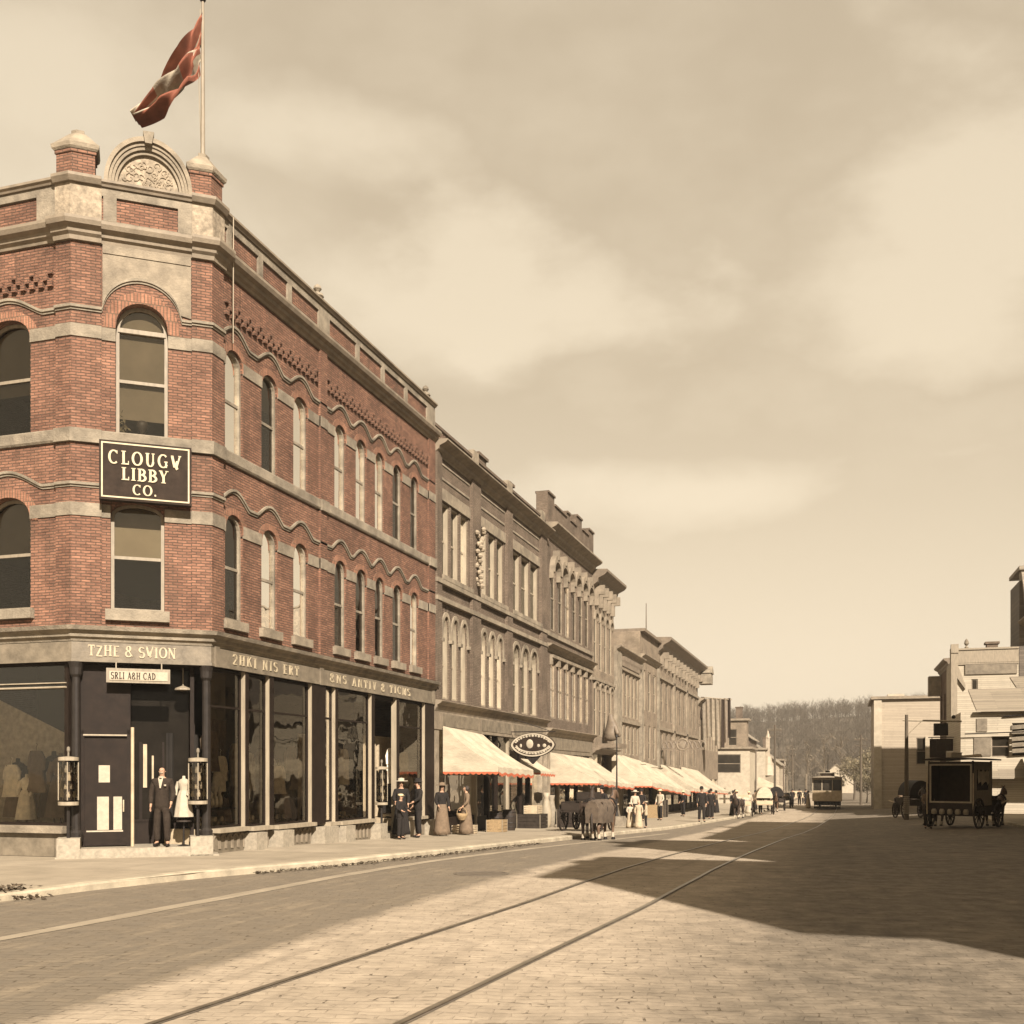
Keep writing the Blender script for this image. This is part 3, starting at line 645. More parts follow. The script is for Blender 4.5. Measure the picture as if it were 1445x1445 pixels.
# stone bands
mb = MB()
for fr, u0, u1, o2, o3 in ((SF, C_.y + .42, 31.94, s2, s3), (CF, .57, 2.36, c2, c3), (LF, .36, -XL + A.x, l2, l3)):
    for ops, za, zb in ((o2, 7.13, 7.40), (o3, 10.82, 11.08)):
        cur = u0
        for a, b, *_ in sorted(ops):
            if a - cur > .05: fr.box(mb, cur, a, -.1, .028, za, zb)
            cur = b
        fr.box(mb, cur, u1, -.1, .028, za, zb)
for p in PS:
    for za, zb in ((7.13, 7.40), (10.82, 11.08)): sweep(mb, p, [(0, za), (.085, za), (.085, zb), (0, zb)])
mb.build("stone_band", "stone", B1)
m = MB(); sweep(m, PLAN, [(-.1, 8.66), (.05, 8.66), (.075, 8.70), (.075, 8.9), (.06, 8.922), (-.1, 8.922)])
for p in PS: sweep(m, p, [(0, 8.64), (.13, 8.64), (.13, 8.92), (0, 8.93)])
m.build("sill_course", "stone", B1)
# wavy hood moulds and rubbed arches
def hood(fr, u0, u1, ops, zf, A_, hw):
    lo = []; n = int((u1 - u0) / .05)
    for i in range(n + 1):
        u = u0 + (u1 - u0) * i / n; z = zf
        for a, b, *_ in ops:
            x = abs(u - (a + b) / 2); h = (b - a) / 2 + hw
            if x < h: z = zf + A_ * math.cos(math.pi * x / h / 2) ** 1.25
        lo.append((u, z))
    return lo
mh = MB(); ma = MB()
def hood_line(fr, lo):
    fr.ribbon(mh, lo, [(u, z + .045) for u, z in lo], 0, .03); fr.ribbon(mh, [(u, z + .0455) for u, z in lo], [(u, z + .10) for u, z in lo], 0, .06)
hood_line(SF, hood(SF, C_.y + .40, YE - .02, s2, 7.74, .30, .23)); hood_line(SF, hood(SF, C_.y + .40, YE - .02, s3, 11.37, .30, .23))
hood_line(LF, hood(LF, .345, 8.8, l2, 7.72, .35, .34)); hood_line(LF, hood(LF, .345, 8.8, l3, 11.35, .35, .34))
hood_line(CF, [(.56, 7.715), (2.37, 7.715)])
ac = [(1.36 - .78 * math.cos(math.pi * i / 24), 11.33 + .77 * math.sin(math.pi * i / 24)) for i in range(25)]
hood_line(CF, [(.56, 11.36)] + ac[1:-1] + [(2.16, 11.36), (2.37, 11.36)])
for p in PS[:2]:
    for z in (7.715, 11.36): sweep(mh, p, [(.0, z), (.085, z), (.085, z + .045), (.12, z + .045), (.12, z + .102), (0, z + .102)])
mh.build("hood_mould", "stone", B1)
def ring(fr, op, t, d):
    a, b, zb, zs, r_ = op; lo = arch(a, b, zs, r_, 16); hi = arch(a - t, b + t, zs - .02, r_ + t, 16); fr.ribbon(ma, lo, hi, 0, d)
for op in s2 + s3: ring(SF, op, .17, .022)
for op in l2 + l3: ring(LF, op, .2, .022)
ring(CF, c3[0], .24, .024)
ma.build("arch_ring", "brick_arch", B1)
m = MB(); lo = [(.585, 11.5)] + [(u, z + .112) for u, z in ac[1:-1]] + [(2.345, 11.5)]
CF.ribbon(m, lo, [(u, 12.80) for u, z in lo], 0, .035); CF.box(m, .59, 2.34, .03, .055, 12.62, 12.80)
m.build("stone_panel", "stone_grey", B1)
# corbelled brick band
m = MB()
for fr, u0, u1 in ((SF, 20.05, 24.40), (SF, 24.85, 31.9), (LF, .45, 8.0)):
    n = int((u1 - u0) / .115)
    for i in range(n):
        u = u0 + i * .115; k = i % 2
        fr.box(m, u, u + .112, -.02, .075, 11.90 + .13 * k, 12.02 + .13 * k)
        if i % 4 == 0: fr.box(m, u, u + .112, -.02, .074, 12.16 , 12.25)
m.build("corbel_band", "brick_red", B1)
# windows
for i, op in enumerate(s2): window(SF, op, B1, blind=(.46, .42, .5, .3, .46, .4, .5, .44)[i], sill=(.1, .11, .2), rec=.05, thick=.16, pd=.06, fw=.065, frame="stone", sillmat="stone_grey")
for i, op in enumerate(s3): window(SF, op, B1, blind=(.5, .35, .45, .55, .4, .5, .42, .6)[i], rec=.05, thick=.16, pd=.06, fw=.065, frame="stone")
window(CF, c2[0], B1, blind=.48, sill=(.1, .12, .22), rail=.5); window(CF, c3[0], B1, blind=.86, blind_mat="blind_dark", rail=.42)
for i, op in enumerate(l2): window(LF, op, B1, blind=.5, sill=(.1, .12, .2))
for i, op in enumerate(l3): window(LF, op, B1, blind=.9 if i else .62, blind_mat="blind")
m = MB(); CF.box(m, .88, 1.84, -.28, -.15, 11.10, 11.19); m.build("transom", "wood_frame", B1)
# cornice, parapet, coping
m = MB(); sweep(m, PLAN, [(-.1, 12.80), (.05, 12.80), (.07, 12.86), (.13, 12.90), (.15, 12.97), (.25, 13.02), (.29, 13.10), (.29, 13.16), (-.1, 13.21)])
for p in PS[:2]: sweep(m, p, [(0, 12.78), (.13, 12.78), (.15, 12.86), (.21, 12.91), (.23, 12.98), (.33, 13.03), (.365, 13.11), (.365, 13.17), (0, 13.22)])
m.build("cornice", "cornice_mid", B1)
m = MB(); sweep(m, PLAN, [(-.38, 13.2), (0, 13.2), (0, 13.98), (-.38, 13.98)]); m.build("parapet", "brick_red", B1)
m = MB(); sweep(m, PLAN, [(-.02, 13.205), (.05, 13.205), (.05, 13.30), (-.02, 13.30)]); sweep(m, PLAN, [(-.02, 13.80), (.05, 13.80), (.05, 13.975), (-.02, 13.975)])
for a, b in ((20.12, 20.3), (21.4, 21.6), (22.75, 22.95), (24.35, 24.95), (26.56, 26.76), (28.26, 28.46), (29.98, 30.18), (31.8, YE)): SF.box(m, a, b, -.02, .052, 13.298, 13.802)
for a, b in ((.6, .86), (2.08, 2.36)): CF.box(m, a, b, -.02, .052, 13.298, 13.802)
for a, b in ((1.35, 1.5) if 0 else (.36, .85), (3.0, 3.2), (5.2, 5.4)): LF.box(m, a, b, -.02, .052, 13.298, 13.802)
m.build("parapet_frame", "stone", B1)
m = MB()
for p in PS[:2]: sweep(m, p, [(-.02, 13.2), (.085, 13.2), (.085, 13.98), (-.02, 13.98)])
m.build("corner_block", "stone_carved", B1)
m = MB(); sweep(m, PLAN, [(-.44, 13.98), (.09, 13.98), (.11, 14.02), (.15, 14.05), (.15, 14.10), (-.44, 14.13)])
for p in PS[:2]: sweep(m, p, [(-.44, 13.97), (.15, 13.97), (.21, 14.06), (.21, 14.12), (-.44, 14.14)])
m.build("coping", "cornice_mid", B1)
# rounded pediment
m = MB(); cu, cz = 1.49, 14.12
def el(r, k=1.2): return [(cu + r * math.cos(math.pi * (1 - i / 28)), cz + r * k * math.sin(math.pi * i / 28)) for i in range(29)]
for r0, r1, d in ((.80, .88, .10), (.74, .803, .05), (.68, .743, .02), (.62, .683, -.03)): CF.ribbon(m, el(r0), el(r1), -.22, d)
P1 = m.build("pediment", "stone_grey", B1)
m = MB(); CF.prism(m, el(.625), -.24, -.10); m.build("tympanum", "stone_carved", P1)
m = MB()
for i in range(30):
    t = rnd.uniform(.2, 2.95); r = .5 * rnd.random() ** .6; u_, z_ = cu + r * math.cos(t), cz + .06 + r * 1.1 * math.sin(t); s_ = rnd.uniform(.05, .11); t0 = rnd.uniform(0, 6.3)
    m.tube([CF.p(u_ + s_ * (1 - k * .09) * math.cos(t0 + k * .7), -.095, z_ + s_ * (1 - k * .09) * math.sin(t0 + k * .7)) for k in range(9)], [.022 - .0015 * k for k in range(9)], 6)
m.build("carving", "stone_carved", P1)
m = MB(); CF.prism(m, [(1.42, 15.02), (1.38, 15.26), (1.60, 15.27), (1.555, 15.02)], -.2, .15); m.build("keystone", "stone", P1)
# corner piers
def pier(poly, name="corner_pier"):
    c = Vector((sum(p[0] for p in poly) / len(poly), sum(p[1] for p in poly) / len(poly)))
    def lv(s_, z): return [(c.x + (p[0] - c.x) * s_, c.y + (p[1] - c.y) * s_, z) for p in poly]
    def st(rows): m = MB(); m.grid(rows, closed_u=True); m.face(rows[-1]); m.face(rows[0]); return m
    o = st([lv(1, 14.1), lv(1, 14.62), lv(1.08, 14.63), lv(1.08, 14.70)]).build(name, "brick_red", B1)
    st([lv(1.12, 14.70), lv(1.22, 14.74), lv(1.26, 14.82), lv(1.12, 14.86), lv(.42, 15.12), lv(.34, 15.13), lv(.34, 15.2)]).build("pier_cap", "stone_grey", o)
    return c
inn = Vector((-CF.n.x, -CF.n.y))
pier([(A.x - .38, A.y - .02), (A.x, A.y - .02), E2(A + D_ * .44), E2(A + D_ * .44 + inn * .45), (A.x - .38, A.y + .55)])
pcR = pier([E2(A + D_ * 2.32), (C_.x + .02, C_.y), (C_.x + .02, C_.y + .42), (C_.x - .5, C_.y + .42), E2(A + D_ * 2.32 + inn * .4)])
for yy in (24.65, 32.15):
    m = MB(); m.lathe([(.12, 14.1), (.14, 14.16), (.07, 14.2), (.17, 14.3), (.15, 14.36), (.05, 14.42), (.11, 14.5), (.09, 14.57), (.02, 14.63)], (-13.05, yy, 0), 12); m.build("finial", "stone", B1)
# storefront cornice and frieze
m = MB(); sweep(m, PLAN, [(-.1, 4.54), (.04, 4.54), (.06, 4.60), (.12, 4.63), (.13, 4.70), (.24, 4.76), (.27, 4.84), (-.1, 4.90)]); m.build("store_cornice", "stone", B1)
m = MB(); sweep(m, PLAN, [(-.3, 4.16), (.03, 4.16), (.03, 4.53), (-.3, 4.53)]); sweep(m, PLAN, [(.0, 4.12), (.055, 4.12), (.055, 4.18), (.0, 4.18)])
for a in (19.62, 24.42, 32.3): SF.box(m, a, a + .16, .0, .075, 4.11, 4.55)
FZ = m.build("frieze", "panel_grey", B1)
lettering(CF, "TZHE & SWION", .30, 4.245, .225, .03, .014, .78, .06, .05).build("lettering", "gilt_dull", FZ)
lettering(SF, "2HKI NIS ERT", 20.35, 4.235, .23, .03, .014, 1.05, .36, .04).build("lettering", "gilt_dull", FZ)
lettering(SF, "&NS ANTIV & TICMS", 25.0, 4.235, .23, .03, .014, 1.25, .48, .04).build("lettering", "gilt_dull", FZ)

# ---- ground floor of the corner store
SB = [(20.90, 21.03), (21.96, 22.14), (24.05, 24.78), (25.36, 25.5), (27.64, 27.82), (29.42, 29.6), (31.72, YE)]
for a, b in SB:
    m = MB(); SF.box(m, a, b, -.17, -.004, .48 if a < 27 else .3, 4.115); o = m.build("shop_pilaster", "wood_pale", B1)
    m = MB(); SF.box(m, a + .02, b + .006, -.01, .02, .49 if a < 27 else .3, 4.11); m.build("front_board", "wood_dark", o)
for a, b, t in ((20.92, 21.38, .46), (22.1, 22.62, .45), (24.2, 24.98, .43), (25.42, 25.98, .40), (27.62, 28.1, .36), (29.3, 30.15, .34), (31.75, 32.35, .30)):
    m = MB(); zb = wz((a + b) / 2); SF.box(m, a, b, -.12, .30, zb - .25, t); m.build("granite_plinth", "granite", B1)
bays = [(19.66, 20.90), (21.03, 21.96), (22.14, 24.05), (24.78, 25.36), (25.5, 27.64), (29.6, 31.72)]
for i, (a, b) in enumerate(bays):
    zl = .50 - .02 * (a - 19.6) / 1.0 if a < 27 else .33
    zl = .52 - (a - 19.6) * .017
    m = MB(); SF.box(m, a, b, -.25, .16, zl, zl + .09); m.build("window_ledge", "wood_pale", B1)
    m = MB(); SF.box(m, a, b, -.2, -.03, -.4, zl); o = m.build("bulkhead", "panel_grey", B1)
    m = MB(); n = max(2, int((b - a) / .22))
    for k in range(n):
        u = a + (b - a) * (k + .5) / n; w_ = (b - a) / n * .36; z0_ = wz(u) + .06
        if zl - z0_ > .12: SF.ribbon(m, arch(u - w_, u + w_, zl - .18, .10, 8), arch(u - w_ - .025, u + w_ + .025, zl - .18, .13, 8), -.03, .0); SF.box(m, u - w_ - .02, u - w_, -.03, -.001, z0_, zl - .18); SF.box(m, u + w_, u + w_ + .02, -.03, -.001, z0_, zl - .18)
    m.build("arcade_trim", "cornice_mid", o)
    m = MB(); f = .045; zt = 4.1; zl += .09
    SF.box(m, a, a + f, -.16, -.10, zl, zt); SF.box(m, b - f, b, -.16, -.10, zl, zt); SF.box(m, a + f, b - f, -.16, -.10, zt - .06, zt); SF.box(m, a + f, b - f, -.16, -.10, zl, zl + .05); SF.box(m, a + f, b - f, -.165, -.10, 3.25, 3.30)
    o = m.build("shop_window", "wood_dark", B1)
    m = MB(); m.face([SF.p(a + f, -.13, zl + .05), SF.p(b - f, -.13, zl + .05), SF.p(b - f, -.13, zt - .06), SF.p(a + f, -.13, zt - .06)]); m.build("pane", "glass_shop", o)
    m = MB(); SF.box(m, a, b, -1.25, -.2, .2, zl - .02); m.build("display_floor", "cloth_tan", B1)
    m = MB(); cols = [[SF.p(a + (b - a) * k / 30, -1.2 + .04 * math.sin(k * 1.7), z) for k in range(31)] for z in (zl, [2.7, 3.1, 2.2, 2.4, 2.9, 3.0][i])]
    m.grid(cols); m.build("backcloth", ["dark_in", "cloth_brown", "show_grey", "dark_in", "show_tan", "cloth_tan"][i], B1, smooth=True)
# door bay
m = MB(); SF.box(m, 27.82, 29.42, -1.5, -1.42, .0, 4.1); SF.box(m, 27.82, 29.42, -1.5, -.1, 4.0, 4.1); o = m.build("shop_door_recess", "wood_dark", B1)
m = MB(); SF.box(m, 28.1, 29.1, -1.42, -1.36, .05, 2.5); d_ = m.build("door", "wood_dark", B1)
m = MB(); SF.box(m, 28.25, 28.95, -1.36, -1.34, 1.1, 2.2); m.build("paper_notice", "blind", d_)
m = MB(); SF.box(m, 27.7, 29.5, -1.4, .22, -.4, .05); m.build("step", "granite", B1)
# entrance at the cut corner
for q, zz in ((A + D_ * .07 + inn * .08, .4), (A + D_ * 2.66 + inn * .08, .4)):
    m = MB(); m.lathe([(.13, zz), (.14, zz + .18), (.09, zz + .24), (.082, 3.8), (.12, 3.86), (.13, 4.0), (.16, 4.12)], (q.x, q.y, 0), 12); m.build("iron_column", "iron", B1, smooth=False)
m = MB(); CF.box(m, .17, 2.32, -1.7, .30, -.3, .265); CF.box(m, -.3, 2.9, -.2, .36, -.35, .10); m.build("step", "granite", B1)
m = MB(); CF.box(m, -.27, .17, -.25, .38, -.3, .49); m.build("granite_plinth", "granite", B1)
m = MB(); CF.box(m, 2.32, 2.78, -.25, .36, -.3, .48); m.build("granite_plinth", "granite", B1)
m = MB(); CF.box(m, .14, 2.5, -1.78, -1.7, .2, 4.14); CF.box(m, 2.34, 2.42, -1.7, -.28, .2, 4.14); CF.box(m, .06, .14, -1.7, -.28, .2, 4.14); m.build("entrance_lining", "wood_dark", B1)
m = MB(); CF.box(m, .0, 2.7, -1.7, .0, 4.10, 4.15); m.build("entrance_ceiling", "wood_dark", B1)
m = MB(); CF.box(m, .14, .22, -.34, -.2, .27, 2.72); CF.box(m, 1.06, 1.13, -.34, -.2, .27, 2.72); CF.box(m, .22, 1.06, -.34, -.2, 2.58, 2.64); CF.box(m, .14, 1.13, -.34, -.2, 2.64, 4.10); m.build("door_frame", "wood_dark", B1)
m = MB(); CF.box(m, .22, 1.06, -.30, -.25, .29, 2.56); dr = m.build("door", "wood_dark", B1)
m = MB(); CF.box(m, .50, .72, -.25, -.243, 1.62, 1.98); CF.box(m, .47, .70, -.25, -.243, .62, 1.32); CF.box(m, .79, .96, -.25, -.243, .62, 1.32); CF.box(m, .26, .98, -.25, -.24, .58, .61); m.build("paper_notice", "cloth_white", dr)
m = MB(); m.tube([CF.p(.99, -.22, 1.0), CF.p(.99, -.2, 1.1), CF.p(.99, -.22, 1.25)], .015); m.build("handle", "gilt_dull", dr)
m = MB(); CF.box(m, .2, 1.06, -.2, -.19, 2.60, 2.63); m.build("transom_strip", "wood_pale", B1)
m = MB(); m.tube([CF.p(1.17, -.1, .27), CF.p(1.17, -.1, 2.78)], .035, 10); m.build("door_post", "wagon_tan", B1)
m = MB(); CF.box(m, 1.13, 2.34, -1.05, -.98, .27, .75); CF.box(m, 1.3, 1.36, -1.02, -.98, .75, 2.5); CF.box(m, 1.78, 1.82, -1.02, -.98, .75, 2.5); CF.box(m, 1.13, 2.34, -1.05, -.96, .75, .80); iw = m.build("inner_shop_window", "wood_dark", B1)
m = MB(); CF.box(m, 1.38, 1.46, -.99, -.96, 1.5, 2.45); CF.box(m, 1.56, 1.6, -.99, -.96, 1.5, 2.2); m.build("sash_bar", "wagon_tan", iw)
m = MB(); m.face([CF.p(1.13, -1.0, .8), CF.p(2.34, -1.0, .8), CF.p(2.34, -1.0, 4.1), CF.p(1.13, -1.0, 4.1)]); m.build("pane", "recess_dark", iw)
# left-hand shop front
m = MB(); LF.box(m, .25, 8.8, -.2, -.03, -.3, .57); m.build("bulkhead", "panel_grey", B1)
for k in range(4): m = MB(); LF.box(m, .45 + k * 2.1, 2.3 + k * 2.1, -.03, .0, .08, .46); m.build("bulkhead_panel", "panel_grey", B1)
m = MB(); LF.box(m, .18, 8.8, -.25, .10, .57, .64); LF.box(m, .2, 8.8, -.25, .05, .64, .72); m.build("window_ledge", "stone_grey", B1)
m = MB()
for a in (.16, 3.4, 6.6): LF.box(m, a, a + .10, -.18, -.08, .72, 4.14)
LF.box(m, .26, 8.8, -.18, -.1, 4.06, 4.14); LF.box(m, .26, 8.8, -.18, -.1, .72, .78); o = m.build("shop_window", "wood_dark", B1)
m = MB(); m.face([LF.p(.26, -.14, .78), LF.p(8.8, -.14, .78), LF.p(8.8, -.14, 4.06), LF.p(.26, -.14, 4.06)]); m.build("pane", "glass_shop", o)
m = MB(); m.tube([LF.p(.2, -.06, 3.60), LF.p(8.8, -.06, 3.60)], .022); m.tube([LF.p(.2, -.06, 3.69), LF.p(8.8, -.06, 3.69)], .014); m.build("transom_rail", "wood_pale", o)
m = MB(); LF.box(m, .2, 8.8, -1.3, -.2, .25, .70); m.build("display_floor", "cloth_tan", B1)
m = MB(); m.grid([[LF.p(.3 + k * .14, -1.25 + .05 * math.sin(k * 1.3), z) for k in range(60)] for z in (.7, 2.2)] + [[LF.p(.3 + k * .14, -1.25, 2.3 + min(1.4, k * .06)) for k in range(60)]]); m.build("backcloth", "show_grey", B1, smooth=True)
# shop interior shell
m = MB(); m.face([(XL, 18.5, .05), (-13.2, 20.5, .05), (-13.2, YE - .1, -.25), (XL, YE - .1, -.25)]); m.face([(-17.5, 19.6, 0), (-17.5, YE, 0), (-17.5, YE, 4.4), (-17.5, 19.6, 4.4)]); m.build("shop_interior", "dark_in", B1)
for u in (.68, 2.2):
    m = MB(); q = CF.p(u, -.5, 0); m.tube([(q.x, q.y, 4.1), (q.x, q.y, 3.72)], .012); m.lathe([(.02, 3.72), (.17, 3.66), (.18, 3.62), (.03, 3.6)], (q.x, q.y, 0), 14); m.build("ceiling_lamp", "wood_frame", B1)
# roller blind in the first street window
m = MB(); m.face([SF.p(19.72, -.2, 3.02), SF.p(20.42, -.2, 2.98), SF.p(20.42, -.2, 4.04), SF.p(19.72, -.2, 4.04)]); m.build("blind", "blind", B1)
# drain chain / halyard wire down the front
m = MB(); m.tube([SF.p(20.08, .22, 14.0), SF.p(20.1, .20, 11.25)], .012, 6); m.build("halyard_wire", "wood_pale", B1)

# ---- hanging signs
S1 = empty("store_sign", tuple(CF.p(1.43, .2, 7.45)), "brown wall sign lettered in cream over the cut corner", "sign")
m = MB(); CF.box(m, .53, 2.34, .16, .34, 7.44, 8.66); m.build("board", "sign_black", S1)
m = MB()
for a, b, c, e in ((.57, 2.30, 8.59, 8.62), (.57, 2.30, 7.485, 7.515), (.57, .60, 7.515, 8.59), (2.27, 2.30, 7.515, 8.59)): CF.box(m, a, b, .33, .352, c, e)
m.build("border", "gold", S1)
m = MB()
for tx, z, h, wd, gp in (("CLOUGW", 8.18, .28, .80, .18), ("LIBBY", 7.86, .26, .86, .10), ("CO.", 7.57, .215, .9, .16)):
    w_ = text_width(tx, h, wd, gp); m.join(lettering(CF, tx, 1.42 - w_ / 2, z, h, .34, .02, wd, gp))
m.build("lettering", "gold", S1)
m = MB()
for u in (.8, 2.05): CF.box(m, u, u + .06, .02, .17, 7.7, 8.4)
m.build("bracket", "iron", S1)
S2 = empty("hanging_sign", tuple(CF.p(1.29, .1, 3.7)), "small pale framed sign hung under the frieze above the corner entrance", "sign")
m = MB(); CF.box(m, .66, 1.92, .05, .11, 3.70, 4.0); m.build("frame", "wood_frame", S2)
m = MB(); CF.box(m, .72, 1.87, .11, .125, 3.75, 3.94); m.build("board", "cloth_white", S2)
lettering(CF, "SRLI A&H CAD", .75, 3.775, .14, .125, .006, .62, .06).build("lettering", "sign_black", S2)
m = MB()
for u in (.85, 1.75): m.tube([CF.p(u, .08, 3.99), CF.p(u, .04, 4.14)], .014, 6)
m.build("hook", "wood_pale", S2)
# ---- flagpole and flag
bx_, by_ = pcR.x, pcR.y
FP = empty("flagpole", (bx_, by_, 15.2), "tall thin wooden flagpole on right corner pier of brick store", "flagpole")
m = MB(); m.tube([(bx_, by_, 15.15), (bx_, by_, 17), (bx_, by_, 18.55)], [.05, .042, .03], 10); m.build("pole", "wood_frame", FP, smooth=True)
m = MB(); m.ball((bx_, by_, 18.6), .07); m.build("ball_finial", "iron", FP, smooth=True)
m = MB(); m.tube([(bx_ - .06, by_, 18.4), (bx_ - .09, by_ - .02, 17), (bx_ - .05, by_, 15.5)], .008, 5); m.build("halyard", "wood_pale", FP)
camR = Vector((math.cos(R(17.37)), math.sin(R(17.37)), 0)); camN = Vector((math.sin(R(17.37)), -math.cos(R(17.37)), 0))
up = [(295, 13), (288, 36), (281, 57), (267, 80), (244, 107), (227, 128), (196, 162)]; dn = [(289.4, 104), (285, 116), (281, 125), (267, 144), (250, 156), (239, 161), (206, 173)]
def lerp_poly(P, t):
    t *= len(P) - 1; i = min(int(t), len(P) - 2); f = t - i; return (P[i][0] + (P[i + 1][0] - P[i][0]) * f, P[i][1] + (P[i + 1][1] - P[i][1]) * f)
rows = []
for i in range(37):
    t = i / 36; a, b = lerp_poly(up, t), lerp_poly(dn, t); r_ = []
    for j in range(29):
        f = j / 28; px, py = a[0] + (b[0] - a[0]) * f, a[1] + (b[1] - a[1]) * f
        v = Vector((bx_, by_, 1.8 + (1092 - py) * .01530)) + camR * ((px - 294.5) * .01530)
        amp = .16 * min(1, t * 3) + .03
        v += camN * (amp * math.sin(f * 13 + t * 4.5) + .07 * math.sin(f * 25 - t * 9) + .22 * math.sin(t * 2.6))
        r_.append(v)
    rows.append(r_)
m = MB(); m.grid(rows); FL = m.build("flag", "flag_red", None, smooth=True, loc=(bx_, by_, 16.6))
tag(FL, "limp faded red and grey flag drooping from tall pole", "flag")
FL.data.materials.append(M["stone"]); FL.data.materials.append(M["cloth_white"]); FL.data.materials.append(M["panel_grey"])
for k, p in enumerate(FL.data.polygons):
    i, j = divmod(k, 28); band = (j // 3) % 2
    p.material_index = 0 if j < 6 or j > 23 else (0 if band else 2)
    if 9 <= j <= 19 and 9 <= i <= 28: p.material_index = 1 if (i + j // 4) % 9 else 3
    if 13 <= j <= 18 and 8 <= i <= 16: p.material_index = 0

# ------------------------------------------------------------------ row of buildings down the left side
def even(u0, u1, n, w, zb, zs, rise=0.0):
    s_ = (u1 - u0) / n; return [(u0 + s_ * (i + .5) - w / 2, u0 + s_ * (i + .5) + w / 2, zb, zs, rise) for i in range(n)]
def shell(par, fr, u0, u1, ztop, depth, mat, zroof, zb=-3.0):
    m = MB(); e = .012
    for u in (u0 + e, u1 - e): m.face([fr.p(u, -.003, zb), fr.p(u, -depth, zb), fr.p(u, -depth, ztop), fr.p(u, -.003, ztop)])
    m.face([fr.p(u0 + e, -depth, zb), fr.p(u1 - e, -depth, zb), fr.p(u1 - e, -depth, ztop), fr.p(u0 + e, -depth, ztop)])
    w = m.build("side_wall", mat, par)
    m = MB(); fr.box(m, u0 + .02, u1 - .02, -depth + .01, -.02, zroof - .1, zroof); m.build("roof", "roof", par)
    return w
def moulding(fr, u0, u1, prof, par, name, mat):
    m = MB(); rows = [[fr.p(u, d, z) for d, z in prof] for u in (u0, u1)]; m.grid(rows, closed_u=True); m.face(rows[0][::-1]); m.face(rows[1]); return m.build(name, mat, par)
def cprof(z0, z1, p, back=-.1):
    h = z1 - z0; return [(back, z0), (.04, z0), (.06, z0 + .12 * h), (.35 * p, z0 + .3 * h), (.42 * p, z0 + .5 * h), (.85 * p, z0 + .68 * h), (p, z0 + .82 * h), (p, z1 - .04), (back, z1)]
def brackets(fr, u0, u1, n, z0, z1, p, par, mat, w=.14):
    m = MB()
    for i in range(n):
        u = u0 + (u1 - u0) * (i + .5) / n; fr.prism(m, [(u - w / 2, z1), (u + w / 2, z1), (u + w / 2, z0), (u - w / 2, z0)], 0, p * .35); fr.box(m, u - w / 2 + .004, u + w / 2 - .004, p * .3, p * .8, z1 - (z1 - z0) * .45, z1 - .003)
    return m.build("bracket", mat, par)
def ground_shop(fr, par, u0, u1, zt, posts, pier="stone_grey", post="wood_pale", ends=True, sill=.55, glassm="glass_shop"):
    """piers at both ends, thin posts, glass between them and a dark shop behind"""
    zb = min(wz(u0), wz(u1)) - .3
    m = MB()
    if ends: fr.box(m, u0 + .02, u0 + .5, -.4, -.004, zb, zt); fr.box(m, u1 - .5, u1 - .02, -.4, -.004, zb, zt); m.build("pier", pier, par)
    us = [u0 + .5] + posts + [u1 - .5]
    for i_p, p in enumerate(posts): m = MB(); fr.box(m, p - .08, p + .08, -.3, -.1, zb, zt); m.build("post", post if i_p % 3 == 0 else "wood_dark", par)  # most posts near-black, for the shade under the awnings
    for i, (a, b) in enumerate(zip(us, us[1:])):
        a_, b_ = a + .08, b - .08; g_ = wz((a + b) / 2)
        m = MB(); fr.box(m, a_, b_, -.3, -.16, zb, g_ + sill); o = m.build("bulkhead", "wood_dark", par)  # near-black colour stands in for the shade under the awnings
        m = MB(); m.face([fr.p(a_, -.2, g_ + sill), fr.p(b_, -.2, g_ + sill), fr.p(b_, -.2, zt), fr.p(a_, -.2, zt)]); m.build("pane", glassm, par)
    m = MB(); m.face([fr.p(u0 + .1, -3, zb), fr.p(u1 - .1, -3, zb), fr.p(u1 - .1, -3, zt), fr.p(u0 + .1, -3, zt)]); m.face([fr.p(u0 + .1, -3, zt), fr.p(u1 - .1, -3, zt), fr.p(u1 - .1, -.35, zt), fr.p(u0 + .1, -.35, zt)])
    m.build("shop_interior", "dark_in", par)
# ---- grey brick block next door
B2 = empty("brick_block", (-13, 39, -.5), "three storey grey brick block with triple lancet windows beside the red corner store", "building")
u0, u1 = 32.5, 46.35; bay = [(33.1, 35.98), (37.1, 40.2), (41.1, 45.25)]
o3, o2 = [], []
for a, b in bay: o3 += even(a, b, 3, (b - a) / 3 - .16, 8.56, 11.08); o2 += even(a + .05, b - .1, 3, (b - a) / 3 - .30, 4.36, 6.42, .78)
mb = MB(); wall(mb, SF, u0, u1, 4.0, 8.0, o2, .4); wall(mb, SF, u0, u1, 8.0, 12.7, o3, .4); mb.build("wall", "brick_grey", B2)
shell(B2, SF, u0, u1, 13.4, 14, "brick_grey", 13.0)
m = MB()
for a, b in ((32.55, 33.0), (36.08, 37.02), (40.28, 41.02), (45.35, 46.3)): SF.box(m, a, b, -.05, .11, 4.15, 12.62)
m.build("pilaster", "brick_grey", B2)
for i, op in enumerate(o3): window(SF, op, B2, rec=.06, thick=.22, pd=.15, fw=.07, frame="wood_pale", blind=(.3, .5, .0)[i % 3] or None, blind_mat="blind_dark")
for i, op in enumerate(o2): window(SF, op, B2, rec=.06, thick=.22, pd=.15, fw=.07, frame="wood_pale", blind=(.0, .35, .45)[i % 3] or None, blind_mat="blind_dark", rail=.42)
m = MB()
for a, b in bay:
    SF.box(m, a - .05, b + .05, -.05, .05, 11.1, 11.5); SF.box(m, a - .1, b + .1, -.06, .16, 8.38, 8.54)
    SF.box(m, a, b, -.05, .03, 11.8, 11.88); SF.box(m, a, b, -.05, .03, 12.3, 12.36)
m.build("lintel", "stone_grey", B2)
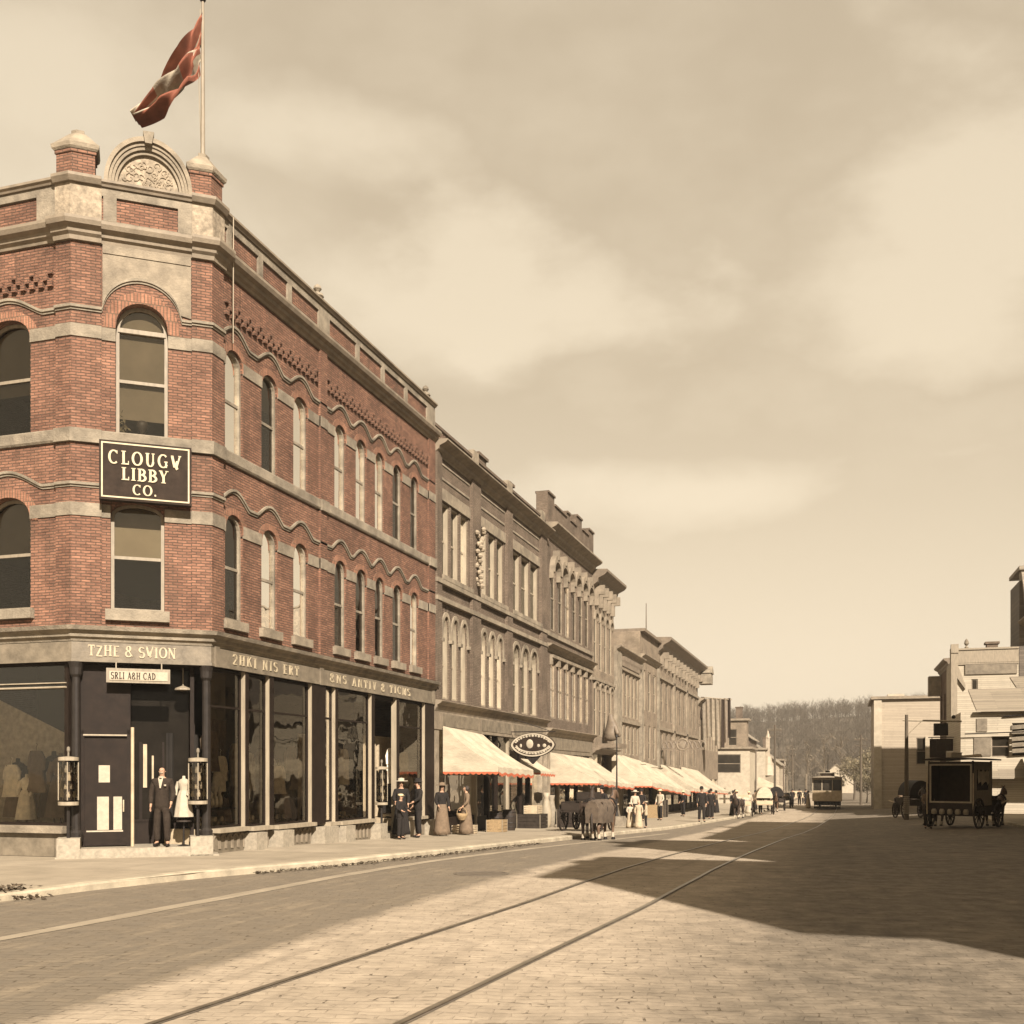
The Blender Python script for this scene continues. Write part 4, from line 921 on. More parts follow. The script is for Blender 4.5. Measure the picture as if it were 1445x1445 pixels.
m = MB(); SF.box(m, u0 + .02, u1 - .02, -.05, .15, 7.62, 7.78); SF.box(m, u0 + .02, u1 - .02, -.05, .15, 8.22, 8.375); m.build("stone_band", "stone_grey", B2)
m = MB()
for op in o2:
    a, b, zb, zs, r_ = op; SF.ribbon(m, arch(a, b, zs, r_, 12), arch(a - .12, b + .12, zs, r_ + .15, 12), -.02, .05); SF.box(m, a - .16, a + .001, -.02, .10, zs - .12, zs); SF.box(m, b - .001, b + .16, -.02, .10, zs - .12, zs)
m.build("lancet_trim", "stone_grey", B2)
moulding(SF, u0 + .01, u1 - .01, cprof(12.5, 12.98, .5), B2, "cornice", "cornice_mid")
m = MB(); SF.box(m, u0 + .02, u1 - .02, -.3, -.02, 12.9, 13.42); SF.box(m, u0 + .02, u1 - .02, -.36, .06, 13.42, 13.52); m.build("parapet", "brick_grey", B2)
m = MB(); n = 60
for i in range(n): u = u0 + .3 + (u1 - u0 - .6) * i / n; SF.box(m, u, u + .12, -.04, .015, 13.02, 13.36)
m.build("parapet_ornament", "brick_dark", B2)
m = MB()
for a in (36.2, 40.4, 45.4): SF.box(m, a, a + .6, -.34, .10, 12.985, 13.7)
m.build("parapet_post", "stone_grey", B2)
for a, w_, zt in ((39.0, 1.0, 14.5), (43.0, .6, 14.4)): m = MB(); m.box(-14.6, -13.6, a, a + w_, 12.9, zt - .12); m.box(-14.68, -13.52, a - .08, a + w_ + .08, zt - .12, zt); m.build("chimney", "brick_grey", B2)
moulding(SF, u0 + .01, u1 - .01, cprof(3.92, 4.3, .3), B2, "store_cornice", "cornice_mid")
m = MB(); SF.box(m, u0 + .02, u1 - .02, -.3, .03, 3.3, 3.94); fz = m.build("frieze", "cornice_mid", B2)
for a, b in ((33.2, 36.9), (37.3, 41.0), (41.4, 45.8)): m = MB(); SF.box(m, a, b, .02, .045, 3.42, 3.84); m.build("sign_panel", "panel_grey", fz)
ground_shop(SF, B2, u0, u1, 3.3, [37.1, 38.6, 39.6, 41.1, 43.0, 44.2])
# carved bracket figure on the facade between the windows
m = MB(); q = SF.p(36.55, .22, 9.6)
for i in range(26): m.ball((q.x + rnd.uniform(-.1, .12), q.y + rnd.uniform(-.22, .22) * (1 - i / 34), q.z + 1.25 - i * .085), (.10, .13, .10), 7, 4)
m.build("carved_drop", "stone_carved", B2)
# ---- crenellated block
B3 = empty("battlement_block", (-13, 51, -.8), "brown brick block with stepped battlement parapet and ornate arched window heads", "building")
u0, u1 = 46.36, 55.85
o3 = even(47.0, 55.4, 6, .95, 8.52, 11.2, .45); o2 = even(47.0, 55.4, 6, .95, 4.4, 7.0, .15)
mb = MB(); wall(mb, SF, u0, u1, 3.9, 7.9, o2, .4, .02); wall(mb, SF, u0, u1, 7.9, 13.3, o3, .4, .02); mb.build("wall", "brick_grey", B3)
shell(B3, SF, u0, u1, 13.4, 14, "brick_grey", 13.2)
for op in o3: window(SF, op, B3, rec=.05, thick=.2, fw=.10, frame="cornice_mid", pane="glass", blind=.4, blind_mat="blind_dark")
for op in o2: window(SF, op, B3, rec=.05, thick=.2, fw=.10, frame="cornice_mid", pane="glass")
m = MB()
for op in o3:
    a, b, zb, zs, r_ = op; SF.ribbon(m, arch(a - .08, b + .08, zs, r_ + .1, 10), arch(a - .22, b + .22, zs, r_ + .42, 10), 0, .28); SF.box(m, a - .24, a - .06, 0, .22, zs - .28, zs); SF.box(m, b + .06, b + .24, 0, .22, zs - .28, zs); c = (a + b) / 2; SF.box(m, c - .09, c + .09, 0, .34, zs + r_ + .2, zs + r_ + .65)
for op in o2:
    a, b, zb, zs, r_ = op; SF.box(m, a - .18, b + .18, 0, .20, zs + .22, zs + .36); SF.box(m, a - .18, a - .02, 0, .15, zs - .1, zs + .22); SF.box(m, b + .02, b + .18, 0, .15, zs - .1, zs + .22)
m.build("window_head", "cornice_mid", B3)
m = MB(); SF.box(m, u0 + .02, u1 - .02, -.05, .12, 8.2, 8.4); m.build("stone_band", "stone_grey", B3)
moulding(SF, u0 + .01, u1 - .01, cprof(7.5, 7.85, .35), B3, "mid_cornice", "cornice_mid")
moulding(SF, u0 + .01, u1 - .01, cprof(12.75, 13.4, .6), B3, "cornice", "cornice_mid")
m = MB()
for a, b, zt in ((46.4, 47.6, 14.75), (47.6, 49.9, 14.4), (49.9, 50.6, 14.65), (50.6, 51.9, 14.4), (51.9, 53.1, 14.95), (53.1, 54.6, 14.5), (54.6, 55.8, 14.85)): SF.box(m, a + .002, b - .002, -.45, .10, 13.38, zt); SF.box(m, a + .002, b - .002, -.5, .17, zt, zt + .09)
m.build("battlement", "brick_grey", B3)
moulding(SF, u0 + .01, u1 - .01, cprof(3.55, 3.95, .35), B3, "store_cornice", "cornice_mid")
m = MB(); SF.box(m, u0 + .02, u1 - .02, -.3, .03, 2.75, 3.6); SF.box(m, u0 + .8, u1 - .6, .02, .06, 2.95, 3.4); m.build("frieze", "panel_grey", B3)
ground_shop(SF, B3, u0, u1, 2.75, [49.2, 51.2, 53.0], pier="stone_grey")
m = MB(); SF.box(m, 46.1, 46.65, -.1, .16, -1.2, 3.5); m.build("party_pier", "stone_grey", B3)
# ---- narrow block with deep eaves
B4 = empty("narrow_block", (-13, 59, -1), "narrow pale brick block with deep dark overhanging cornice", "building")
u0, u1 = 55.86, 61.6
o3 = even(56.1, 61.4, 4, .75, 7.6, 10.3, .35); o2 = even(56.1, 61.4, 4, .75, 3.9, 6.5, .3)
mb = MB(); wall(mb, SF, u0, u1, 3.2, 7.1, o2, .3); wall(mb, SF, u0, u1, 7.1, 12.3, o3, .3); mb.build("wall", "brick_pale", B4); shell(B4, SF, u0, u1, 12.9, 14, "brick_pale", 12.7)
for op in o3 + o2: window(SF, op, B4, rec=.05, thick=.16, fw=.1, frame="wood_pale", pane="glass_far")
m = MB()
for op in o3 + o2: a, b, zb, zs, r_ = op; SF.ribbon(m, arch(a - .02, b + .02, zs, r_ + .05, 8), arch(a - .14, b + .14, zs, r_ + .25, 8), 0, .12)
SF.box(m, u0 + .02, u1 - .02, -.05, .15, 6.95, 7.1); m.build("window_head", "cornice_mid", B4)
moulding(SF, u0 + .01, u1 - .3, cprof(12.0, 13.0, .85), B4, "cornice", "cornice"); brackets(SF, u0 + .2, u1 - .3, 5, 11.1, 12.2, .7, B4, "cornice_mid", .2)
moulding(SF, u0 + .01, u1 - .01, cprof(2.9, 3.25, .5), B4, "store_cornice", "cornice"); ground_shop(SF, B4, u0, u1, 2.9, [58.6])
# ---- lower block with framed bay
B5 = empty("lower_block", (-13, 66, -1), "lower pale block with one wide framed bay between taller neighbours", "building")
u0, u1 = 61.61, 70.4
o3 = even(63.6, 69.9, 5, .8, 5.4, 8.2); o2 = even(63.6, 69.9, 5, .8, 3.0, 4.9)
mb = MB(); wall(mb, SF, u0, u1, 2.4, 5.2, o2, .3); wall(mb, SF, u0, u1, 5.2, 9.4, o3, .3); mb.build("wall", "brick_pale", B5); shell(B5, SF, u0, u1, 9.4, 14, "brick_pale", 9.3)
for op in o3 + o2: window(SF, op, B5, rec=.05, thick=.16, fw=.1, frame="wood_pale", pane="glass_far")
m = MB(); SF.box(m, 61.7, 63.2, -.1, .2, -2, 9.3); SF.box(m, 69.9, 70.35, -.1, .2, 2.4, 9.3); m.build("pilaster", "stone", B5)
moulding(SF, u0 + .01, u1 - .01, cprof(9.0, 9.55, .45), B5, "cornice", "cornice_mid"); brackets(SF, 63.4, 69.9, 14, 8.5, 9.05, .4, B5, "cornice")
m = MB(); SF.box(m, 63.3, 69.9, -.05, .12, 5.0, 5.25); SF.box(m, 63.3, 69.9, -.05, .12, 8.25, 8.4); m.build("stone_band", "cornice_mid", B5)
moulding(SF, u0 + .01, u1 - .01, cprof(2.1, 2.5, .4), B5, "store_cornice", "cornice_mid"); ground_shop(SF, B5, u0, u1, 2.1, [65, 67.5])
# ---- block with brick attic
B6 = empty("attic_block", (-13, 74, -1.1), "pale brick block with tall blank attic side and thin roof mast", "building")
u0, u1 = 70.41, 77.7
o3 = even(70.8, 77.3, 3, 1.0, 6.2, 9.0); o2 = even(70.8, 77.3, 3, 1.0, 2.8, 5.2)
mb = MB(); wall(mb, SF, u0, u1, 2.2, 5.7, o2, .3); wall(mb, SF, u0, u1, 5.7, 11.5, o3, .3); mb.build("wall", "brick_pale", B6); shell(B6, SF, u0, u1, 11.5, 14, "brick_pale", 11.4)
for op in o3 + o2: window(SF, op, B6, rec=.05, thick=.16, fw=.1, frame="wood_pale", pane="glass_far")
moulding(SF, u0 + .01, u1 - .01, cprof(9.6, 10.0, .35), B6, "mid_cornice", "cornice_mid")
m = MB(); m.box(-26.9, -12.6, u0 + .03, u1 - .03, 11.5, 11.7); m.build("coping", "cornice", B6)
m = MB(); m.box(-17, -15.5, 72, 73.6, 11.6, 12.3); m.box(-17.1, -15.4, 71.9, 73.7, 12.3, 12.45); m.build("chimney", "brick_grey", B6)
m = MB(); m.tube([(-13.4, 75.5, 11.6), (-13.4, 75.5, 14.2)], [.06, .03], 6); m.build("mast", "iron_grey", B6)
m = MB(); SF.box(m, 70.5, 70.95, -.1, .15, -2, 9.6); SF.box(m, 77.2, 77.65, -.1, .15, -2, 9.6); m.build("pilaster", "stone", B6)
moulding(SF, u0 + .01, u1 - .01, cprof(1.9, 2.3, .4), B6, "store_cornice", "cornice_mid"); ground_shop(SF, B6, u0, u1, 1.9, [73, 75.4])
# ---- long block with heavy dark cornice
B7 = empty("corniced_block", (-13, 89, -1.4), "long brown block with heavy dark bracketed cornice far down the left row", "building")
u0, u1 = 77.71, 100.6
o3 = even(78.2, 100.2, 9, 1.15, 5.8, 8.6, .3); o2 = even(78.2, 100.2, 9, 1.15, 2.4, 4.8, .2)
mb = MB(); wall(mb, SF, u0, u1, 1.9, 5.3, o2, .3); wall(mb, SF, u0, u1, 5.3, 11.3, o3, .3); mb.build("wall", "brick_pale", B7); shell(B7, SF, u0, u1, 11.8, 14, "brick_pale", 11.6)
for op in o3 + o2: window(SF, op, B7, rec=.05, thick=.16, fw=.12, frame="cornice_mid", pane="glass_far")
moulding(SF, u0 - .1, u1 + .05, cprof(10.8, 12.0, 1.0), B7, "cornice", "cornice"); brackets(SF, u0 + .2, u1 - .2, 12, 9.9, 10.95, .8, B7, "cornice_mid", .3)
m = MB(); SF.box(m, 99.5, 101.3, .2, 1.35, 10.3, 11.3); SF.prism(m, [(99.4, 11.3), (101.4, 11.3), (100.4, 12.0)], .1, 1.45); m.build("cornice_end_block", "stone", B7)
m = MB(); SF.box(m, u0 + .02, u1 - .02, -.05, .14, 5.1, 5.3); SF.box(m, u0 + .02, u1 - .02, -.05, .14, 8.95, 9.15)
for a in (84.9, 92.4): SF.box(m, a, a + .6, -.05, .14, 1.9, 10.6)
m.build("stone_band", "cornice_mid", B7)
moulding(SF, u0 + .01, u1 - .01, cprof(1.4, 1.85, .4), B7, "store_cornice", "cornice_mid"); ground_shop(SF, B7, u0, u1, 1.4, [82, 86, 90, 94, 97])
# ---- draped block
B8 = empty("flat_roofed_block", (-13, 110, -1.6), "small pale flat roofed block with round attic openings beyond the corniced block", "building")
u0, u1 = 100.61, 118
o3 = even(101, 117.6, 7, 1.1, 4.2, 6.4, .2)
mb = MB(); wall(mb, SF, u0, u1, 1.2, 9.0, o3, .3); mb.build("wall", "brick_pale", B8); shell(B8, SF, u0, u1, 9.0, 14, "brick_pale", 8.9)
for op in o3: window(SF, op, B8, rec=.05, thick=.16, fw=.12, frame="wood_pale", pane="glass_far")
moulding(SF, u0 + .01, u1 - .01, cprof(8.4, 9.1, .6), B8, "cornice", "cornice_mid"); ground_shop(SF, B8, u0, u1, 1.2, [104, 108, 113])
m = MB()
for a in (103.0, 107.5): q = SF.p(a, .05, 7.6); m.ball((q.x, q.y, q.z), (.16, .8, .55), 12, 6)
m.build("attic_opening", "sign_black", B8)
# ---- farther small houses on the left
def house(name, label, x0, x1, y0, y1, zt, ridge, wallm, roofm, wins=(), axis="y", group=None, chim=None, zb=-2.4):
    H_ = empty(name, ((x0 + x1) / 2, (y0 + y1) / 2, zb), label, "house", group)
    NF = Frame((x0, y0), (1, 0), (0, -1)); m = MB(); ops = [(a, b, c, e, 0) for a, b, c, e in wins]
    zlv = sorted(set(o[2] for o in ops)); cur = zb
    if not ops: wall(m, NF, 0, x1 - x0, zb, zt, [])
    else:
        for i, z in enumerate(zlv):
            row = [o for o in ops if o[2] == z]; top = (zlv[i + 1] - .1) if i + 1 < len(zlv) else zt; wall(m, NF, 0, x1 - x0, cur, top, row, .2); cur = top
    m.face([(x0, y0, zb), (x0, y1, zb), (x0, y1, zt), (x0, y0, zt)]); m.face([(x1, y0, zb), (x1, y1, zb), (x1, y1, zt), (x1, y0, zt)]); m.face([(x0, y1, zb), (x1, y1, zb), (x1, y1, zt), (x0, y1, zt)])
    if ridge > zt:
        if axis == "y": c = (x0 + x1) / 2; m.face([(x0, y0, zt), (x1, y0, zt), (c, y0, ridge)]); m.face([(x0, y1, zt), (x1, y1, zt), (c, y1, ridge)])
        else: c = (y0 + y1) / 2; m.face([(x0, y0, zt), (x0, y1, zt), (x0, c, ridge)]); m.face([(x1, y0, zt), (x1, y1, zt), (x1, c, ridge)])
    m.build("wall", wallm, H_)
    m = MB(); e = .35; t = .12
    if ridge > zt:
        if axis == "y":
            k = (ridge - zt) / (c - x0)
            for sx, xe in ((-1, x0 - e), (1, x1 + e)):
                ze = zt - e * k; P = [(xe, y0 - e, ze), (c, y0 - e, ridge), (c, y1 + e, ridge), (xe, y1 + e, ze)]
                m.hexa([(*p[:2], p[2] + .01) for p in P] + [(*p[:2], p[2] + t) for p in P])
        else:
            k = (ridge - zt) / (c - y0)
            for ye in (y0 - e, y1 + e):
                ze = zt - e * k; P = [(x0 - e, ye, ze), (x0 - e, c, ridge), (x1 + e, c, ridge), (x1 + e, ye, ze)]
                m.hexa([(*p[:2], p[2] + .01) for p in P] + [(*p[:2], p[2] + t) for p in P])
    else: m.box(x0 - .3, x1 + .3, y0 - .3, y1 + .3, zt + .01, zt + .25)
    m.build("roof", roofm, H_)
    for o in ops: window(NF, o, H_, rec=.06, thick=.1, fw=.08, frame="cornice_mid", pane="glass_far")
    if chim: m = MB(); cx_, cy_, ch = chim; m.box(cx_ - .4, cx_ + .4, cy_ - .4, cy_ + .4, zt, ch - .12); m.box(cx_ - .48, cx_ + .48, cy_ - .48, cy_ + .48, ch - .12, ch); m.build("chimney", "brick_grey", H_)
    return H_
house("shop_house", "low pale shop house jutting out past the draped block on the left side", -16, -9.6, 120, 128, 4.6, 4.6, "white_paint", "cornice_mid", [(1.2, 5.4, 1.9, 4.0)])
house("gabled_house", "brown gabled house with chimney above the low pale shop house", -17, -10.4, 131, 141, 6.2, 8.6, "brick_grey", "shingle_grey", [(3.4, 4.8, 4.6, 6.6)], chim=(-12, 134, 10.2))
house("gabled_house", "pale gabled house behind grey steeple at the far left", -15, -8.0, 150, 160, 3.2, 6.0, "clap_grey", "shingle_grey", [(2.5, 3.5, 1.2, 2.6)], chim=(-10, 153, 7))
house("gabled_house", "small white gabled house at far end of street before the hill", -3.5, 2.5, 206, 214, 1.2, 3.6, "white_paint", "shingle_grey", [(1.2, 2.0, -.6, .6), (3.6, 4.4, -.6, .6)])
house("gabled_house", "grey long house at far end of street left of the tram", -17, -9.5, 190, 198, 1.6, 4.2, "clap_grey", "shingle_grey", [(1.5, 2.4, -.4, .9), (4.2, 5.1, -.4, .9)], axis="x")
ST = empty("church_steeple", (-9.6, 144, -1.8), "slim grey wooden steeple rising over far left awnings", "steeple")
m = MB(); m.box(-10.0, -8.3, 143.3, 145, -1.8, 1.6); m.build("base", "wood_frame", ST)
m = MB(); m.lathe([(1.15, 1.6), (.62, 3.0), (.42, 4.2)], (-9.15, 144.15, 0), 8); m.build("flared_stage", "clap_grey", ST)
m = MB(); m.box(-9.4, -8.9, 143.9, 144.4, 4.2, 6.6); m.lathe([(.36, 6.6), (.35, 6.75), (.22, 7.0), (.02, 7.8)], (-9.15, 144.15, 0), 8); m.build("belfry", "clap_grey", ST)

# ------------------------------------------------------------------ right-hand side
def plain_block(label, y0, y1, h, mat, x0=9.0, x1=21.0):
    P = empty("street_block", ((x0 + x1) / 2, (y0 + y1) / 2, -.3), label, "building", None)
    fr = Frame((x0, 0), (0, 1), (-1, 0)); n = max(1, int((y1 - y0) / 2.0)); m = MB(); zf = 4.2; ops_all = []
    sh = even(y0 + .3, y1 - .3, max(1, int((y1 - y0) / 3)), min(2.4, (y1 - y0) * .6), .5, 3.4); wall(m, fr, y0, y1, -.9, zf, sh, .3); ops_all += sh
    k = int((h - zf - .6) / 3.6); st_ = (h - zf) / max(1, k)
    for i in range(k):
        o = even(y0 + .2, y1 - .2, n, .95, zf + i * st_ + .7, zf + i * st_ + 2.6); wall(m, fr, y0, y1, zf + i * st_, zf + (i + 1) * st_, o, .3); ops_all += o
    if k == 0: wall(m, fr, y0, y1, zf, h, [])
    m.build("wall", mat, P); shell(P, fr, y0, y1, h, x1 - x0, mat, h - .2, -.9)
    for o in ops_all: window(fr, o, P, rec=.15, pane="glass_far", frame="cornice_mid")
    moulding(fr, y0 + .02, y1 - .02, cprof(h - .6, h + .05, .5), P, "cornice", "cornice_mid")
plain_block("tall brick block opposite the corner store at the near right", 1.5, 5.1, 15.3, "brick_dark")
plain_block("low shop between tall brick blocks on the right side", 5.12, 9.6, 10.3, "brick_pale")
plain_block("tallest brick block on the right side of street", 9.62, 15.0, 16.2, "brick_dark")
plain_block("second low shop between brick blocks on right side", 15.02, 19.0, 10.6, "brick_pale")
plain_block("long brick block on right side before the wagon", 19.02, 45.0, 14.3, "brick_dark")
plain_block("unseen low brick block added to darken reflections in the store windows", 45.02, 57.4, 9.4, "brick_pale")  # added out of view to fill the bright gap mirrored in the windows
# pale block closing the view on the right
PB = house("pale_block", "plain pale flat roofed block at right end of street before the hill", 2.9, 9.3, 96.2, 106, 8.25, 8.25, "clap_grey", "cornice_mid", [(3.4, 4.7, 2.6, 4.9)], zb=-2.2)
m = MB(); m.box(2.86, 3.5, 96.02, 96.21, -2, 8.2); m.box(4.1, 5.5, 99, 101, 8.5, 8.9); m.build("corner_board", "white_paint", PB)
m = MB(); m.box(7.02, 7.5, 96.06, 96.21, 2.5, 5.0); m.build("shutter", "white_paint", PB)
# dark wall down the street
DB = empty("dark_block", (9, 88, -1.2), "dark shaded street front of a block beside the white store on the right", "building")
DF = Frame((7.55, 0), (0, 1), (-1, 0)); o2 = even(80.6, 88.6, 3, 1.1, 5.2, 7.8); o1 = even(80.6, 88.6, 3, 1.1, 1.6, 4.2)
mb = MB(); wall(mb, DF, 80.6, 88.6, -2, 4.8, o1, .3); wall(mb, DF, 80.6, 88.6, 4.8, 10, o2, .3); mb.build("wall", "brick_dark", DB); shell(DB, DF, 80.6, 88.6, 10, 8, "brick_dark", 9.8)
for o in o1 + o2: window(DF, o, DB, rec=.12, pane="glass_far", frame="cornice")
moulding(DF, 80.62, 88.58, cprof(9.5, 10.1, .45), DB, "cornice", "cornice"); m = MB(); DF.box(m, 87.5, 88.6, .0, .9, 7.9, 9.4); m.build("bracket", "cornice_mid", DB)
# white store with parapet and lean-to
WS = empty("white_store", (10, 79, -1), "white clapboard store with stepped parapet facing along the street at right", "building")
NF = Frame((7.3, 78.0), (1, 0), (0, -1))
ops = [(1.35, 1.75, 6.7, 8.3, 0), (2.6, 3.0, 6.7, 8.3, 0)]
mb = MB(); wall(mb, NF, 0, 4.3, -2, 6.0, []); wall(mb, NF, 0, 4.3, 6.0, 9.3, ops[:1], .2); mb.face([(7.3, 78, -2), (7.3, 80.6, -2), (7.3, 80.6, 9.3), (7.3, 78, 9.3)]); mb.face([(11.6, 78, -2), (11.6, 80.6, -2), (11.6, 80.6, 9.3), (11.6, 78, 9.3)]); mb.build("wall", "clap_white", WS)
window(NF, ops[0], WS, rec=.06, frame="cornice_mid", pane="glass_far")
m = MB(); m.box(7.3, 11.6, 77.9, 80.5, 9.3, 9.45); NF.box(m, .0, 4.3, -.3, .12, 9.42, 10.3); NF.box(m, .0, 4.3, -.35, .2, 10.3, 10.42); m.build("parapet", "wood_frame", WS)
m = MB(); NF.box(m, .95, 4.2, .0, .10, 8.62, 9.32); m.build("sign_panel", "panel_grey", WS)
m = MB(); NF.box(m, .02, .42, .0, .35, 3.0, 10.1); NF.box(m, .02, .5, .0, .42, 10.1, 10.7); NF.prism(m, [(.43, 9.4), (.95, 7.9), (.95, 7.6), (.43, 8.4)], .02, .2); m.build("pilaster", "wood_frame", WS)
m = MB(); m.box(9.7, 10.4, 78.6, 79.3, 10.2, 10.75); m.box(9.6, 10.5, 78.5, 79.4, 10.75, 10.9); m.build("chimney", "brick_grey", WS)
m = MB(); m.lathe([(.1, 10.42), (.14, 10.5), (.05, 10.6), (.16, 10.75), (.12, 10.95), (.02, 11.1)], (8.35, 78.1, 0), 10); m.build("finial", "stone", WS)
AN = empty("lean_to", (11, 71, -.8), "white lean-to shop with grey shingle shed roof and dark shutter flaps", "shed")
AF = Frame((7.15, 70.0), (1, 0), (0, -1))
ops = [(1.75, 2.75, 2.85, 4.1, 0), (2.9, 4.15, 2.9, 4.9, 0), (4.45, 5.4, 2.6, 4.5, 0)]
mb = MB(); wall(mb, AF, 0, 11, -1.6, 2.5, []); wall(mb, AF, 0, 1.74, 2.5, 5.6, []); wall(mb, AF, 1.74, 2.76, 2.5, 5.6, ops[:1], .25); wall(mb, AF, 2.76, 11, 2.5, 5.6, ops[1:], .25); mb.face([(7.15, 70, -1.6), (7.15, 77.9, -1.6), (7.15, 77.9, 5.6), (7.15, 70, 5.6)]); mb.build("wall", "clap_white", AN)
for o in ops: window(AF, o, AN, rec=.1, frame="cornice", pane="glass_far", fw=.06)
m = MB(); k = .32; m.hexa([(8.0, 69.6, 5.6), (19, 69.6, 5.6), (19, 74, 7.2), (8.0, 74, 7.2), (8.0, 69.6, 5.72), (19, 69.6, 5.72), (19, 74, 7.32), (8.0, 74, 7.32)]); m.hexa([(10.9, 74.2, 7.3), (19, 74.2, 7.3), (19, 77, 8.2), (10.9, 77, 8.2), (10.9, 74.2, 7.42), (19, 74.2, 7.42), (19, 77, 8.32), (10.9, 77, 8.32)]); m.build("shed_roof", "shingle_grey", AN)
m = MB(); AF.box(m, .75, 1.72, .0, .06, 2.9, 4.05); AF.box(m, .9, 1.5, .02, .06, 4.4, 5.2); m.build("wall_panel", "panel_grey", AN)
m = MB()
for k in range(5): AF.prism(m, [(2.85, 4.75 - k * .36), (4.2, 4.85 - k * .36), (4.2, 4.6 - k * .36), (2.85, 4.5 - k * .36)], .02 + .05 * k, .08 + .07 * k)
m.build("shutter_flap", "panel_grey", AN)
m = MB(); m.hexa([AF.p(.55, .02, 2.0), AF.p(3.6, .02, 2.0), AF.p(3.6, .7, 1.5), AF.p(.55, .7, 1.5), AF.p(.55, .02, 2.08), AF.p(3.6, .02, 2.08), AF.p(3.6, .7, 1.58), AF.p(.55, .7, 1.58)]); m.build("skirt_roof", "shingle_grey", AN)
m = MB(); m.tube([AF.p(.2, .3, 4.25), AF.p(9, .35, 4.5)], .035, 6); m.tube([AF.p(2.4, .1, 5.3), AF.p(6, .2, 5.6)], .05, 6); m.build("awning_pole", "iron", AN)
# tall dark shingled house
TH = empty("tall_house", (16, 84, -1), "tall dark shingled house with steep roof at the right edge", "house")
m = MB(); m.box(11.66, 24, 78.1, 82, -2, 14.9); m.build("wall", "shingle", TH)
m = MB(); m.hexa([(12.1, 77.0, 11.4), (24, 77.0, 11.4), (24, 79, 11.4), (12.1, 79, 11.4), (11.75, 77.9, 15.6), (24, 77.9, 15.6), (24, 79, 15.6), (11.75, 79, 15.6)]); m.box(11.6, 24.2, 77.7, 82.2, 15.6, 15.85); m.build("roof", "shingle_grey", TH)

# ------------------------------------------------------------------ wooded hill at the end of the street
def hill(x, y):
    t = min(1, max(0, (y - 215) / 190)); s_ = t * t * (3 - 2 * t)
    f = max(0, 1 - max(0, y - 420) / 500)
    return -2.15 + s_ * f * (23.5 + 2.0 * math.sin(x * .013 + .6) + .8 * math.sin(x * .05))
hx = [-420 + 20 * i for i in range(43)]; hy = [205 + 12 * i for i in range(30)] + [600, 720, 900]
MB().grid([[(x, y, hill(x, y)) for x in hx] for y in hy]).build("hill", "hillside", smooth=True)["kind"] = "structure"
def bare_tree(m, x, y, z, h, nb, r, spread=1.0, twigs=14):
    lean = rnd.uniform(-.05, .05) * h; top = Vector((x + lean, y, z + h)); b0 = Vector((x, y, z))
    def stick(p, q, r0):
        d = (q - p).normalized(); a = d.orthogonal().normalized() * r0; b = d.cross(a)
        P = [p + a, p - a * .5 + b * .87, p - a * .5 - b * .87]; k = len(m.v); m.v += P + [q]; m.f += [(k, k + 1, k + 3), (k + 1, k + 2, k + 3), (k + 2, k, k + 3)]
    stick(b0, top, r)
    for i in range(nb):
        t = rnd.uniform(.28, .92); p = b0.lerp(top, t); an = rnd.uniform(0, 6.283); l = h * (.42 - .28 * t) * spread * rnd.uniform(.7, 1.2)
        q = p + Vector((math.cos(an) * l * .75, math.sin(an) * l * .75, l * rnd.uniform(.5, 1.0))); stick(p, q, r * .5)
        for j in range(twigs // 5):
            s_ = p.lerp(q, rnd.uniform(.3, .95)); an = rnd.uniform(0, 6.283); e = s_ + Vector((math.cos(an), math.sin(an), rnd.uniform(.4, 1.3))) * l * .35; stick(s_, e, r * .34)
m = MB()
for i in range(2300):
    y = 225 + 210 * rnd.random() ** .8; cx_ = -.018 * y - 4; x = cx_ + rnd.uniform(-62, 50) * (y / 330)
    bare_tree(m, x, y, hill(x, y) - .2, rnd.uniform(3.6, 7.0), 15, .09, 1.5, twigs=15)
m.build("woods", "bark", recalc=False)["kind"] = "stuff"
def leafy_tree(name, label, x, y, z, h, w, mats=("leaf", "leaf_b"), group=None, n=1400, cat="tree"):
    T = empty(name, (x, y, z), label, cat, group)
    m = MB(); m.tube([(x, y, z - .2), (x + .1, y, z + h * .3), (x, y, z + h * .75)], [.03 * h, .022 * h, .008 * h], 7)
    cs = []
    for i in range(9):
        an = i * 2.4; t = .3 + .07 * i; p = Vector((x, y, z + h * t)); q = p + Vector((math.cos(an) * w * .38, math.sin(an) * w * .38, h * .16)); m.tube([p, q], [.011 * h, .003 * h], 5); cs.append((q, w * rnd.uniform(.16, .27)))
    cs.append((Vector((x, y, z + h * .88)), w * .22)); m.build("trunk", "bark", T)
    for mt_ in mats:
        m = MB()
        for i in range(n // len(mats)):
            c, r_ = rnd.choice(cs); d = Vector((rnd.gauss(0, 1), rnd.gauss(0, 1), rnd.gauss(0, .8))); d = d.normalized() * r_ * rnd.random() ** .4 * 1.15
            p = c + d; a = Vector((rnd.uniform(-1, 1), rnd.uniform(-1, 1), rnd.uniform(-1, 1))).normalized() * rnd.uniform(.05, .12) * w * .35; b = a.orthogonal().normalized() * a.length * .6
            m.face([p - a, p - b, p + a, p + b])
        m.build("crown", mt_, T, recalc=False)
    return T
for i, (x, y, h, w, lb) in enumerate([(1.9, 150, 5.4, 4.2, "dark bushy tree right behind the tram"), (4.0, 140, 6.0, 4.4, "tallest bushy tree between tram and pale block"), (4.9, 124, 4.2, 3.4, "low round bush tree against the pale block"), (3.0, 128, 3.0, 2.6, "small bush at the roadside beyond the tram")]):
    leafy_tree("bushy_tree", lb, x, y, rz(x, y), h, w, n=1500, group="bushy trees at the end of the street")
